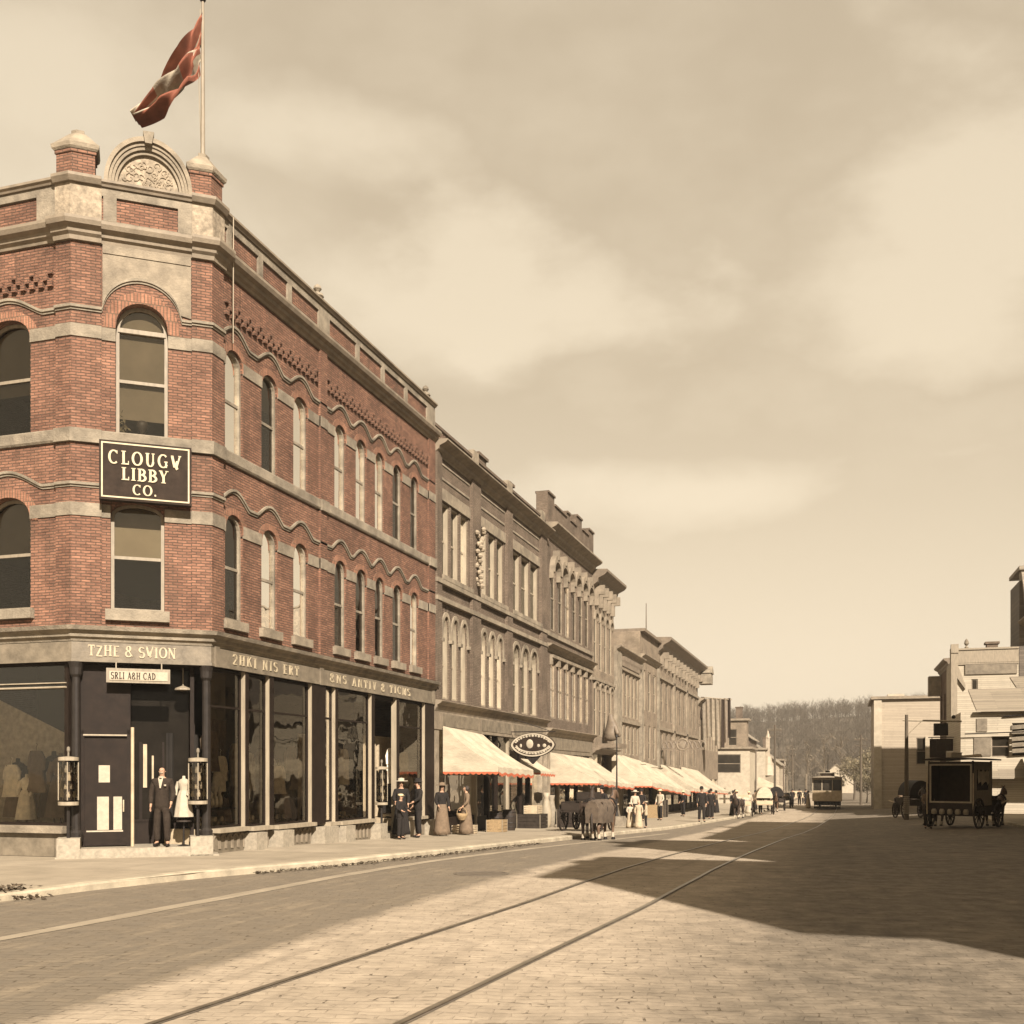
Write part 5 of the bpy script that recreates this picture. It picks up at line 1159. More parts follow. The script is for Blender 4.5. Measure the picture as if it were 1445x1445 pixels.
for i, (x, y, h, lb) in enumerate([(-5.2, 178, 9, "bare pale trunked tree nearest the far wagons"), (-2.5, 186, 10.5, "tallest bare tree left of the tram"), (.2, 192, 9.5, "bare tree just above the tram roof"), (-8.0, 172, 8, "bare tree beside the grey steeple")]):
    m = MB(); bare_tree(m, x, y, rz(x, y), h, 16, .17, 1.0, 20); T = empty("bare_tree", (x, y, rz(x, y)), lb, "tree", "bare trees before the hill")
    m.build("crown", "bark_pale", T, recalc=False); m = MB(); m.tube([(x, y, rz(x, y) - .2), (x, y, rz(x, y) + h * .4)], [.2, .12], 6); m.build("trunk", "bark_pale", T)

# ------------------------------------------------------------------ awnings
def awning(label, y0, y1, xw, xf, zt0, zt1, zf0, zf1, val=.22, red=True, group=None, sag=.12):
    T = empty("awning", (xw, (y0 + y1) / 2, (zf0 + zf1) / 2), label, "awning", group)
    n = 24; rows = []
    for i in range(9):
        f = i / 8; r_ = []
        for j in range(n + 1):
            t = j / n; y = y0 + (y1 - y0) * t; a = zt0 + (zt1 - zt0) * t; b = zf0 + (zf1 - zf0) * t
            r_.append((xw + (xf - xw) * f, y, a + (b - a) * f - sag * math.sin(math.pi * f) * (.6 + .4 * math.cos(t * math.pi * 8)) - (.05 * math.sin(t * math.pi * 6) ** 2 if f == 1 else 0)))
        rows.append(r_)
    m = MB(); m.grid(rows)
    for y, j in ((y0, 0), (y1, n)):
        zl = (zf0 if j == 0 else zf1) - val
        P = [r[j] for r in rows]
        m.grid([P, [(p[0], p[1] + (.004 if j else -.004), zl + .02) for p in P]])
    m.grid([rows[-1], [(p[0] + .012, p[1], p[2] - val) for p in rows[-1]]])
    o = m.build("canvas", "canvas", T, smooth=True)
    m = MB(); k = int(abs(y1 - y0) / .16); lo = []; hi = []
    for i in range(k * 4 + 1):
        t = i / (k * 4); y = y0 + (y1 - y0) * t; b = zf0 + (zf1 - zf0) * t - .05 * math.sin(t * math.pi * 6) ** 2; hi.append((xf + .018, y, b - val + .015)); lo.append((xf + .018, y, b - val - (.05 + .05 * abs(math.sin(i * math.pi / 4)))))
    m.grid([hi, lo])
    if red:
        hi = [(xw + (xf - xw) * i / 30, y0 - .008, zf0 - val + .02) for i in range(31)]; m.grid([hi, [(p[0], p[1], p[2] - .05 - .05 * abs(math.sin(i * math.pi / 3))) for i, p in enumerate(hi)]])
    m.build("scalloped_edge", "canvas_red" if red else "canvas", T)
    m = MB()
    for y, zt, zf in ((y0 + .05, zt0, zf0), (y1 - .05, zt1, zf1)): m.tube([(xw, y, zf - val), (xf, y, zf - val + .03)], .018, 6)
    m.tube([(xf - .02, y0, zf0 - .05), (xf - .02, y1, zf1 - .05)], .02, 6); m.build("frame", "iron_grey", T)
    return T
awning("large pale canvas awning nearest to the brick corner store", 33.15, 37.3, -12.82, -10.84, 3.42, 3.28, 2.05, 1.95, .2)
awning("small half folded red edged awning below the oval sign", 42.3, 44.7, -12.85, -12.0, 2.45, 2.4, 1.95, 1.9, .12)
awning("pale red edged awning over the horses beyond oval sign", 46.9, 55.5, -12.82, -10.5, 2.80, 2.62, 1.55, 1.25, .2)
awning("long sagging pale awning with red edge under the pale narrow blocks", 60.6, 77.0, -12.8, -10.4, 3.1, 2.35, 1.35, .55, .28, sag=.3)
awning("pale awning behind the long sagging one under the corniced block", 78.4, 88.5, -12.8, -10.3, 2.5, 2.2, .75, .5, .25)
awning("farthest of pale red edged awnings under the corniced block", 89.0, 100.0, -12.8, -10.0, 2.4, 2.1, .5, .2, .25)
awning("small plain pale awning at far left end by the steeple", 126.5, 134, -9.2, -6.7, 1.5, 1.2, .35, .2, .2, red=False)

# ------------------------------------------------------------------ people
def person(label, x, y, z, face, h=1.72, coat="coat_black", legs="coat_black", hat=None, hatmat="coat_black", skirt=None, hairm="hair", arms=(0, 0), stance=.1, beard=None, apron=None, shirt=False, group=None, step=0.0, bag=None):
    """standing figure; built facing -Y at the origin, then turned and placed"""
    s_ = h / 1.72
    T = None
    V, E, RD, RT = [], [], [], []
    def chain(pts, rad, root=False):
        k = len(V); V.extend(pts); RD.extend(rad); E.extend((k + i, k + i + 1) for i in range(len(pts) - 1))
        if root: RT.append(k)
        return k
    k0 = chain([(0, 0, .95), (0, 0, 1.10), (0, .01, 1.28), (0, .012, 1.42), (0, 0, 1.49), (0, -.012, 1.545), (0, -.018, 1.61), (0, -.005, 1.69)], [(.11, .085), (.115, .085), (.15, .10), (.10, .075), .05, (.056, .07), (.07, .086), (.056, .066)], True)
    sh = []
    for sx in (-1, 1):
        a = arms[0] if sx < 0 else arms[1]                 # 0 hanging .. 1 raised forward
        el = (sx * (.215 + .02), .03 - .10 * a, 1.14 + .06 * a); wr = (sx * (.225 - .08 * a), -.04 - .26 * a, .90 + .30 * a)
        k = chain([(sx * .165, .012, 1.40), el, wr], [.05, .04, .03]); E.append((k0 + 3, k))
        hd = (wr[0], wr[1] - .03 - .05 * a, wr[2] - .075 * (1 - a)); q = chain([hd], [(.034, .022)]); E.append((k + 2, q)); sh.append((wr, hd))
        dv = (Vector(hd) - Vector(wr)).normalized()
        for f in range(4):
            off = Vector((0, 1, 0)) * (-.027 + .018 * f) if a < .5 else Vector((1, 0, 0)) * (-.027 + .018 * f)
            b = Vector(hd) + off; l = (.075, .085, .08, .065)[f]; chain([tuple(b), tuple(b + dv * l * .6), tuple(b + dv * l + Vector((-sx * .015, -.012, 0)))], [.0095, .009, .0075], True)
        b = Vector(wr) + dv * .03; chain([tuple(b), tuple(b + Vector((0, -.035, -.02))), tuple(b + Vector((0, -.045, -.055)))], [.011, .0105, .009], True)
        kn = (sx * stance * .95, -.015 - .12 * step * sx, .5); an = (sx * stance, .02 + .16 * step * -sx, .09)
        k = chain([(sx * .085, 0, .90), kn, an], [.065, .05, .04]); E.append((k0, k)); q = chain([(sx * (stance + .03), an[1] - .13, .035)], [(.042, .03)]); E.append((k + 2, q))
    chain([(0, -.07, 1.635), (0, -.105, 1.60), (0, -.112, 1.59)], [.012, .017, .013], True)
    for sx in (-1, 1): chain([(sx * .06, 0, 1.60), (sx * .078, .012, 1.605)], [.012, (.007, .017)], True)
    T = skin("person", V, E, RD, "skin", None, 1, RT, s_)
    tag(T, label, "person", group)
    def sk(name, parts, mat, sub=1):
        v, e, r, rt = [], [], [], []
        for pts, rad, con in parts:
            k = len(v); v += pts; r += rad; e += [(k + i, k + i + 1) for i in range(len(pts) - 1)]
            if con is None: rt.append(k)
            else: e.append((con, k))
        return skin(name, v, e, r, mat, T, sub, rt, s_)
    # jacket
    jp = [([(0, .01, .74 if not skirt else .96), (0, .0, .90 if not skirt else 1.0), (0, 0, 1.08), (0, .01, 1.27), (0, .012, 1.41), (0, .0, 1.47)], [(.185, .135), (.18, .135), (.158, .118), (.178, .125), (.125, .092), (.066, .06)], None)]
    for i, sx in enumerate((-1, 1)):
        wr = Vector(sh[i][0]); a = arms[i]; jp.append(([(sx * .172, .012, 1.40), (sx * .238, .03 - .10 * a, 1.14 + .06 * a), tuple(wr)], [.074, .06, .047], 4))
    sk("jacket", jp, coat)
    if skirt:
        m = MB(); m.lathe([(.15, 1.06), (.17, .95), (.22, .6), (.27, .2), (.29, .05), (.0, .06)], (0, 0, 0), 20, s_, s_ * .9); m.v = [Vector((v.x * (1 + .04 * math.sin(9 * math.atan2(v.y, v.x))), v.y * (1 + .04 * math.sin(9 * math.atan2(v.y, v.x))), v.z * s_)) for v in m.v]; o = m.build("skirt", skirt, T, smooth=True)
    else:
        tp = [([(0, 0, .98), (0, 0, .88)], [(.15, .115), (.15, .12)], None)]
        for sx in (-1, 1): tp.append(([(sx * .085, 0, .86), (sx * stance * .95, -.015 - .12 * step * sx, .5), (sx * stance, .02 - .16 * step * sx, .10)], [.105, .082, .072], 1))
        sk("trousers", tp, legs)
        sp = [([(sx * stance, .03 - .16 * step * sx, .065), (sx * (stance + .01), -.05 - .16 * step * sx, .05), (sx * (stance + .03), -.13 - .16 * step * sx, .035)], [(.05, .058), (.046, .045), (.04, .032)], None) for sx in (-1, 1)]
        sk("shoes", sp, "leather")
    def part(m, name, mat): m.v = [v * s_ for v in m.v]; return m.build(name, mat, T, smooth=True)
    if hairm and not (hat == "scarf"):
        m = MB(); m.ball((0, .014, 1.635), (.083, .094, .088), 14, 8)
        m.v = [v if not (v.y < -.03 and v.z < 1.675) else Vector((v.x * .8, v.y * .45, v.z)) for v in m.v]; part(m, "hair", hairm)
    m = MB()
    for sx in (-1, 1): m.ball((sx * .028, -.083, 1.622), (.008, .005, .006), 8, 5)
    part(m, "eyes", "hair")
    m = MB(); m.ball((0, -.092, 1.565), (.024, .008, .006), 8, 4); part(m, "mouth", "flag_red")
    if beard: m = MB(); m.ball((0, -.085, 1.573), (.042, .022, .013), 10, 5); part(m, "moustache", beard)
    if hat == "bowler": m = MB(); m.lathe([(.135, 1.665), (.14, 1.672), (.095, 1.675), (.092, 1.72), (.075, 1.77), (.03, 1.79), (.001, 1.792)], (0, 0, 0), 18, 1, 1.15); part(m, "hat", hatmat)
    if hat == "straw": m = MB(); m.lathe([(.17, 1.67), (.17, 1.68), (.088, 1.685), (.085, 1.76), (.001, 1.762)], (0, 0, 0), 18, 1, 1.1); part(m, "hat", hatmat)
    if hat == "wide": m = MB(); m.lathe([(.21, 1.69), (.2, 1.71), (.09, 1.7), (.10, 1.78), (.001, 1.80)], (0, 0, 0), 18, 1, 1); part(m, "hat", hatmat)
    if hat == "cap": m = MB(); m.lathe([(.088, 1.66), (.11, 1.70), (.09, 1.735), (.001, 1.745)], (0, .01, 0), 16, 1, 1.1); m.box(-.06, .06, -.16, -.06, 1.662, 1.672); part(m, "hat", hatmat)
    if hat == "scarf": m = MB(); m.ball((0, .02, 1.62), (.09, .10, .105), 14, 8); m.v = [v if v.y > -.05 else Vector((v.x * .6, -.05 + (v.y + .05) * .2, v.z)) for v in m.v]; part(m, "headscarf", hatmat)
    if shirt:
        m = MB(); m.face([(-.055, -.116, 1.47), (.055, -.116, 1.47), (.012, -.150, 1.25), (-.012, -.150, 1.25)]); m.grid([[(-.05, -.06, 1.465), (-.052, -.085, 1.46), (0, -.105, 1.455), (.052, -.085, 1.46), (.05, -.06, 1.465)], [(-.05, -.058, 1.51), (-.05, -.082, 1.505), (0, -.10, 1.50), (.05, -.082, 1.505), (.05, -.058, 1.51)]]); part(m, "shirt_front", "cloth_white")
        m = MB(); m.ball((.0, -.125, 1.455), (.03, .012, .012), 8, 4); part(m, "bow_tie", "coat_black")
        m = MB(); m.box(.075, .12, -.142, -.13, 1.29, 1.325); part(m, "pocket_handkerchief", "cloth_white")
    if apron:
        m = MB(); rows = [[(.15 * math.sin(t) * w_, -(.15 + .10 * (1.1 - z)) * math.cos(t) * 1.02, z) for t in [-.9 + 1.8 * i / 8 for i in range(9)]] for z, w_ in ((1.05, .9), (.8, 1.1), (.4, 1.35))]; m.grid(rows); part(m, "apron", apron)
    T.location = (x, y, z); T.rotation_euler = (0, 0, face)
    if bag:
        wr = Vector(sh[1][1]); B_ = empty("basket", (0, 0, 0), None, None); m = MB(); m.lathe([(.10, -.42), (.17, -.3), (.19, -.2), (.16, -.2), (.08, -.38)], (0, 0, 0), 14); m.tube([(math.cos(t) * .17, 0, -.2 + math.sin(t) * .2) for t in [math.pi * i / 10 for i in range(11)]], .012, 6)
        bpy.data.objects.remove(B_); bb = m.build("basket", "basket", None, smooth=True, loc=(0, 0, 0)); q = Matrix.Rotation(face, 3, "Z") @ (wr * s_); bb.location = (x + q.x, y + q.y, z + q.z); tag(bb, bag, "basket")
    return T
CAMF = lambda x, y: math.atan2(-x, y) + 0  # rotation that turns a figure towards the camera
person("bald man in dark suit and white shirt front standing on the corner entrance step", *CF.p(1.76, .14, .266), .35, 1.70, "suit", "suit", None, shirt=True, stance=.12, arms=(.0, .16), step=.25, hairm=None, beard="hair_grey")
person("woman in black dress and pale hat by side door of brick store", -12.45, 28.75, -.05, .5, 1.66, "coat_black", hat="wide", hatmat="cloth_white", skirt="coat_black", arms=(.5, .3))
person("man in black coat and bowler standing beside woman at the side door", -12.15, 29.35, wz(29.4), -.9, 1.74, "coat_black", "coat_black", "bowler", arms=(.2, .6))
person("stooping boy in light collar at the side door step", -12.05, 27.8, wz(27.8), 1.2, 1.30, "coat_black", "coat_black", "cap", "straw", arms=(.7, .7))
person("woman in black jacket and brown skirt at the end of brick store", -12.1, 31.2, wz(31.2), .8, 1.64, "coat_black", hat="wide", hatmat="cloth_brown", skirt="cloth_brown", arms=(.4, .2))
person("woman in striped shawl carrying a basket before the large awning", -11.75, 32.5, wz(32.5), -1.0, 1.62, "cloth_brown", hat="scarf", hatmat="hair", skirt="cloth_brown", arms=(.2, .4), bag="round wicker basket on the arm of woman near the large awning")
person("girl in white blouse seated look at the kerb left of three children", -8.6, 44.5, wz(44.5), .4, 1.08, "cloth_white", skirt="cloth_tan", hat="straw", hatmat="cloth_white", arms=(.6, .6))
person("child in long tan coat and bonnet in middle of three children", -8.15, 44.1, wz(44.1), .1, 1.18, "cloth_tan", skirt="cloth_tan", hat="scarf", hatmat="cloth_tan", arms=(.2, .2))
person("boy with pale jacket and dark trousers at right of three children", -8.05, 45.3, wz(45.3), -1.4, 1.16, "cloth_tan", "coat_black", "cap", "cloth_tan", arms=(.3, .5))
person("shopkeeper in white apron under the red edged awning", -10.9, 49.5, wz(49.5), .3, 1.72, "coat_black", "coat_black", "straw", "straw", apron="cloth_white", arms=(.5, .5))
person("woman in white blouse beside lamp post under the awnings", -9.7, 51.5, wz(51.5), .6, 1.62, "cloth_white", hat="wide", hatmat="cloth_white", skirt="coat_black", arms=(.3, .3))
person("man in dark coat standing behind the blanketed horses", -9.2, 41.6, wz(41.6), -.6, 1.74, "coat_black", "coat_black", "bowler")
person("tall man in dark coat walking on far left kerb", -7.0, 56.2, wz(56), .3, 1.84, "coat_black", "coat_black", "bowler", step=.6)
person("man in black coat standing by far awning post", -7.3, 63.0, wz(63), .3, 1.75, "coat_black", "coat_black", "bowler", arms=(.3, .1))
person("woman in dark skirt near the far awning post", -7.7, 65.5, wz(65), -.4, 1.64, "coat_black", hat="wide", hatmat="coat_black", skirt="coat_black")
person("man in white shirt loading a cart on the left kerb", -6.9, 75.0, wz(75), -1.6, 1.72, "cloth_white", "coat_black", "straw", "straw", arms=(.7, .7))
person("woman in white dress walking far along left kerb", -6.5, 80.5, wz(80), .2, 1.64, "cloth_white", hat="straw", hatmat="straw", skirt="cloth_white")
person("man in brown coat stepping off far left kerb", -5.9, 84.0, rz(-5.9, 84), -.2, 1.74, "cloth_brown", "coat_black", "bowler", step=.5)
for i, (x, y, lb) in enumerate([(-4.9, 118, "leftmost man of the dark group beside the tram"), (-4.2, 119.5, "middle man of the dark group beside the tram"), (-3.5, 118.5, "man of the dark group standing nearest to tram")]):
    person(lb, x, y, rz(x, y), .3 * i, 1.74, "coat_black", "coat_black", "bowler", group="people waiting beside the tram")
person("woman in pale dress beside the tram step", -2.9, 106, rz(-2.9, 106), 1.2, 1.66, "cloth_white", hat="wide", hatmat="coat_black", skirt="cloth_tan")
person("driver in brown jacket beside the covered wagon", 3.55, 47.2, rz(3.5, 47), .2, 1.70, "cloth_brown", "coat_black", "cap", "hair", arms=(.6, .6))
person("man in dark coat by the tall street pole", 4.6, 60.5, rz(4.6, 60.5), -.3, 1.72, "coat_black", "coat_black", "bowler")

# ------------------------------------------------------------------ horses
def horse(label, x, y, z, face, coat="horse_dark", blanket=True, group=None, scale=.9, headdown=0.0, step=(0, 0, 0, 0), socks=True):
    """built facing +Y"""
    V = [(0, -.62, 1.12), (0, -.35, 1.16), (0, .1, 1.10), (0, .5, 1.12), (0, .68, 1.2), (0, .9, 1.5 - .3 * headdown), (0, 1.02, 1.78 - .55 * headdown), (0, 1.16, 1.74 - .62 * headdown), (0, 1.42, 1.50 - .75 * headdown), (0, -.8, 1.2), (0, -.93, 1.0), (0, -.92, .55)]
    E = [(i, i + 1) for i in range(8)] + [(0, 9), (9, 10), (10, 11)]
    RD = [(.27, .27), (.29, .28), (.29, .29), (.26, .29), (.2, .24), (.12, .18), (.095, .13), (.10, .12), (.065, .075), .07, .06, .035]
    legs = []
    for i, (sx, yy) in enumerate(((-1, .52), (1, .52), (-1, -.55), (1, -.55))):
        st = step[i]; k = len(V)
        if yy > 0: P = [(sx * .15, yy, .95), (sx * .15, yy + .02, .75), (sx * .14, yy + .04 + st, .45), (sx * .14, yy + .02 + st, .14), (sx * .14, yy + .07 + st, .05)]; r = [.13, .095, .058, .045, .06]
        else: P = [(sx * .16, yy, 1.0), (sx * .17, yy + .1, .78), (sx * .15, yy - .13 + st, .50), (sx * .15, yy - .06 + st, .14), (sx * .15, yy + st, .05)]; r = [.17, .125, .062, .046, .06]
        V += P; RD += r; E += [(k + j, k + j + 1) for j in range(4)]; E.append((3 if yy > 0 else 0, k)); legs.append(P)
    for sx in (-1, 1): k = len(V); V += [(sx * .05, 1.02, 1.85 - .55 * headdown), (sx * .07, 1.03, 1.98 - .55 * headdown)]; RD += [.035, .012]; E.append((k, k + 1))
    rt = [1] + [len(V) - 4, len(V) - 2]
    T = skin("horse", V, E, RD, coat, None, 1, rt, scale); tag(T, label, "horse", group)
    def part(m, name, mat, smooth=True): m.v = [v * scale for v in m.v]; return m.build(name, mat, T, smooth=smooth)
    m = MB()
    for i in range(10): t = i / 9; m.ball((rnd.uniform(-.02, .02), .7 + .32 * t, 1.42 + .42 * t - .5 * headdown * t), (.04, .06, .1), 7, 4)
    part(m, "mane", "hair"); m = MB(); m.tube([(0, -.92, 1.1), (0, -.99, .85), (.02, -.99, .5), (.03, -.96, .34)], [.03, .045, .045, .012], 8); part(m, "tail", "hair")
    for i, P in enumerate(legs):
        m = MB(); f = Vector(P[4]); m.lathe([(.078, 0), (.07, .05), (.055, .09)], (f.x, f.y, 0), 10); part(m, "hoof", "leather")
        if socks: m = MB(); m.tube([Vector(P[3]) + Vector((0, 0, -.04)), Vector(P[3]) + Vector((0, -.01, .13))], [.066, .058], 10); part(m, "white_stocking", "cloth_white")
    m = MB()
    for i in range(20): t = 2 * math.pi * i / 20; pass
    m.tube([(.24 * math.cos(t), .72, 1.2 + .3 * math.sin(t)) for t in [2 * math.pi * i / 20 for i in range(21)]], .045, 8); part(m, "collar", "leather")
    m = MB()
    for yy in (.35, -.3): m.tube([(.33 * math.cos(t), yy, 1.12 + .34 * math.sin(t)) for t in [2 * math.pi * i / 20 for i in range(21)]], .016, 6)
    part(m, "harness", "leather")
    if blanket:
        m = MB(); rows = []
        for i in range(15):
            yy = -.98 + 1.35 * i / 14; k = 1 - .12 * max(0, (i - 10) / 4); rear = i < 3
            r_ = []
            for j in range(25):
                t = math.pi * (-.16 + 1.32 * j / 24); c_, s2_ = math.cos(t), math.sin(t)
                hang = .34 * max(0, -s2_ + .1) * 1.5
                w_ = .315 * (.78 + .22 * min(1, i / 3)) * k
                r_.append((w_ * c_ * (1.06 + .05 * math.sin(j * 1.9 + i * .6)), yy - (0 if not rear else 0), 1.12 + .37 * (.9 + .1 * min(1, i / 3)) * s2_ - hang + .012 * math.sin(i * 1.3 + j)))
            rows.append(r_)
        m.grid(rows); m.face(rows[0]); part(m, "blanket", "blanket")
    T.location = (x, y, z); T.rotation_euler = (0, 0, face)
    return T
horse("dark unblanketed horse at kerb, left of the standing pair", -7.92, 33.9, rz(-7.9, 33.9), .12, blanket=False, step=(.05, -.04, -.05, .08))
horse("brown horse under a brown blanket at kerb, right of the standing pair", -7.42, 33.7, rz(-7.4, 33.7), -.2, "horse_brown", step=(-.03, .05, .1, -.06))
horse("dark horse standing before the cart beyond the children", -6.4, 71.0, rz(-6.4, 71), math.pi - .2, "horse_dark", blanket=False)
horse("dark horse standing left of the covered wagon behind its driver", 4.0, 50.6, rz(4.0, 50.6), .4, "horse_dark", blanket=False)
horse("brown horse between the shafts of the covered wagon", 6.55, 50.4, rz(6.5, 50.4), -.5, "horse_brown", blanket=False)
horse("brown horse hitched to far left wagon", -5.2, 92, rz(-5.2, 92), math.pi + .1, "horse_brown", blanket=False)

# ------------------------------------------------------------------ vehicles
def wheel(par, x, y, r, w=.06, mat="wagon_dark", n=12):
    m = MB(); seg = 28
    ro = [[(x + sx * w / 2, y + rr * math.cos(2 * math.pi * j / seg), r + rr * math.sin(2 * math.pi * j / seg)) for j in range(seg)] for sx, rr in ((-1, r), (1, r), (1, r * .9), (-1, r * .9))]
    m.grid(ro, closed_u=True, closed_v=True)
    rim = m.build("wheel", mat, par)
    m = MB()
    for k in range(n): t = 2 * math.pi * k / n; m.tube([(x, y, r), (x, y + .92 * r * math.cos(t), r + .92 * r * math.sin(t))], [.028, .018], 6)
    m.build("spokes", mat, rim); m = MB(); m.tube([(x - w * 1.4, y, r), (x + w * 1.4, y, r)], .075, 10); m.build("hub", mat, rim)
def covered_wagon(label, x, y, z, face):
    T = empty("covered_wagon", (0, 0, 0), label, "wagon")
    W, L0, L1 = .88, -1.15, .75
    m = MB(); m.box(-W, W, L0, L1, .62, .80); m.box(-W + .02, W - .02, L0 + .05, L1, .45, .62); m.build("bed", "wagon_dark", T)
    m = MB()
    for sx in (-W, W - .06):
        for yy in (L0, L1 - .06): m.box(sx, sx + .06, yy, yy + .06, .8, 2.45)
    m.box(-W + .06, W - .06, L0, L0 + .05, .80, .92); m.box(-W + .06, W - .06, L0, L0 + .05, 2.34, 2.42); m.build("body_frame", "wagon_dark", T)
    m = MB(); m.box(-W + .06, -W + .12, L0 - .012, L0 + .04, .92, 2.34); m.box(W - .12, W - .06, L0 - .012, L0 + .04, .92, 2.34); m.box(-W + .12, W - .12, L0 - .012, L0 + .04, .92, .98); m.box(-W + .12, W - .12, L0 - .012, L0 + .04, 2.28, 2.34); m.build("rear_opening_frame", "wood_pale", T)
    m = MB(); m.box(-W + .03, W - .03, L1 - .1, L1 - .05, .8, 2.4); m.box(-W + .02, -W + .06, L0 + .07, L1 - .1, .8, 2.4); m.box(W - .1, W - .05, L0 + .07, L1 - .1, .8, 2.4); m.box(-W + .06, W - .1, L0 + 1.0, L0 + 1.05, .8, 2.4); m.build("inner_panel", "sign_black", T)
    m = MB(); m.box(W - .04, W + .0, L0 + .07, L1 - .07, .82, 1.38); m.box(W - .04, W, L0 + .07, L1 - .07, 2.12, 2.42); m.box(W - .04, W, L0 + .07, L0 + .35, 1.38, 2.12); m.box(W - .04, W, L1 - .3, L1 - .07, 1.38, 2.12); m.build("side_panel", "wood_frame", T)
    m = MB(); rows = [[(W + .012, L0 + .4 + 1.15 * i / 12, zz + .05 * math.sin(i * 1.4)) for i in range(13)] for zz in (2.1, 1.85)] + [[(W + .04 + .04 * math.sin(i), L0 + .4 + 1.15 * i / 12, 1.62 + .08 * math.sin(i * 1.1)) for i in range(13)]]; m.grid(rows); m.build("side_curtain", "canvas", T, smooth=True)
    m = MB(); rows = []
    for yy in (L0 - .2, L1 + .55): rows.append([(xx, yy, 2.47 + .05 * (1 - (xx / (W + .15)) ** 2)) for xx in [-(W + .15) + (2 * W + .3) * i / 10 for i in range(11)]])
    m.grid(rows); m.grid([[(p[0], p[1], p[2] + .05) for p in r] for r in rows]); m.grid([rows[0], [(p[0], p[1], p[2] + .05) for p in rows[0]]]); m.grid([rows[1], [(p[0], p[1], p[2] + .05) for p in rows[1]]]); m.build("roof", "wagon_dark", T)
    m = MB(); m.box(-W, W, L1 + .02, L1 + .5, 1.05, 1.15); m.box(-W, W, L1 + .9, L1 + .95, .6, 1.0); m.box(-W, W, L1, L1 + .95, .55, .61); m.build("driver_seat", "wagon_dark", T)
    for sx in (-1, 1): wheel(T, sx * (W + .08), L0 + .35, .55); wheel(T, sx * (W + .08), L1 + .45, .45)
    m = MB(); m.tube([(-W, L0 + .35, .55), (W, L0 + .35, .55)], .035, 8); m.tube([(-W, L1 + .45, .45), (W, L1 + .45, .45)], .035, 8); m.build("axle", "iron", T)
    m = MB(); m.tube([(-.35, L1 + .9, .62), (-.35, L1 + 3.2, .95)], .03, 6); m.tube([(.35, L1 + .9, .62), (.35, L1 + 3.2, .95)], .03, 6); m.build("shaft", "wagon_tan", T)
    m = MB()
    for k in range(5): m.lathe([(.05, .50), (.10, .52), (.11, .62), (.07, .7)], (-.62 + .31 * k, L0 - .05, 0), 10)
    m.build("hanging_pail", "wood_frame", T)
    m = MB()
    for sx in (-W - .02, W + .02): m.tube([(sx, L0 - .06, .5), (sx, L0 - .06, 2.0)], .025, 6)
    m.build("rear_stake", "wagon_tan", T)
    T.location = (x, y, z); T.rotation_euler = (0, 0, face); return T
covered_wagon("covered delivery wagon with dark open rear and pale side standing in shade at right", 4.9, 47.4, rz(5, 47.4), -.5).scale = (1.06, 1, 1.13)
for i, (bx, by, bz, mt_, lb) in enumerate([(4.55, 46.75, 2.62, "wood_pale", "pale crate tied on roof of the covered wagon"), (5.15, 47.2, 2.62, "wagon_tan", "tan bundle of sticks on the covered wagon roof")]):
    m = MB()
    if i == 0: m.box(-.22, .22, -.16, .16, 0, .2); m.box(-.24, .24, -.18, .18, .19, .22); m.box(-.24, -.2, -.17, .17, -.005, .19)
    else:
        for k in range(7): m.tube([(-.55, -.15 + .05 * k, .03 + .03 * (k % 2)), (.5, -.12 + .04 * k, .05 + .05 * (k % 3))], .022, 6)
    o = m.build("crate" if i == 0 else "stick_bundle", mt_, None, loc=(0, 0, 0)); o.location = (bx, by, rz(5.2, 47.6) + bz + .28); o.rotation_euler = (0, 0, .4); tag(o, lb, "crate" if i == 0 else "bundle")
def cart(label, x, y, z, face, body="wagon_dark", hood=None, load=None, group=None):
    T = empty("horse_cart", (0, 0, 0), label, "cart", group)
    m = MB(); m.box(-.6, .6, -1.1, 1.1, .75, .82); m.box(-.62, -.58, -1.1, 1.1, .82, 1.15); m.box(.58, .62, -1.1, 1.1, .82, 1.15); m.box(-.58, .58, -1.12, -1.08, .82, 1.1); m.box(-.5, .5, .35, .75, 1.12, 1.2); m.box(-.5, .5, .32, .37, 1.2, 1.5); m.build("body", body, T)
    for sx in (-1, 1): wheel(T, sx * .72, -.6, .55); wheel(T, sx * .72, .9, .45)
    m = MB(); m.tube([(-.35, 1.1, .75), (-.35, 3.0, .95)], .03, 6); m.tube([(.35, 1.1, .75), (.35, 3.0, .95)], .03, 6); m.build("shaft", "wagon_tan", T)
    if hood:
        m = MB(); rows = [[(.62 * math.cos(t), yy, 1.3 + .85 * math.sin(t)) for t in [math.pi * i / 14 for i in range(15)]] for yy in (-1.05, -.5, .2, .8)]; m.grid(rows); m.face(rows[0]); m.build("hood", hood, T, smooth=True)
    if load:
        m = MB()
        for k in range(10): m.ball((rnd.uniform(-.4, .4), rnd.uniform(-.9, .2), 1.0 + rnd.uniform(0, .25)), (.22, .26, .18), 8, 5)
        m.build("load", load, T, smooth=True)
    T.location = (x, y, z); T.rotation_euler = (0, 0, face); return T
cart("dark open cart standing on the pavement just ahead of the blanketed horses", -9.3, 39.3, wz(39.3), -.1)
cart("small cart loaded with white sacks on left pavement before far awning", -6.6, 75.6, rz(-6.6, 75.6) + .05, .1, "wagon_tan", load="cloth_white")
cart("pale hooded cart at far left kerb behind the white loaded cart", -5.7, 84.5, rz(-5.7, 84.5), .15, "wagon_tan", hood="canvas")
cart("dark hooded cart at far left kerb near steeple", -5.4, 96.5, rz(-5.4, 96.5), .1, hood="leather")
cart("open dark cart farthest down left kerb", -5.3, 108, rz(-5.3, 108), -.1, load="cloth_brown")
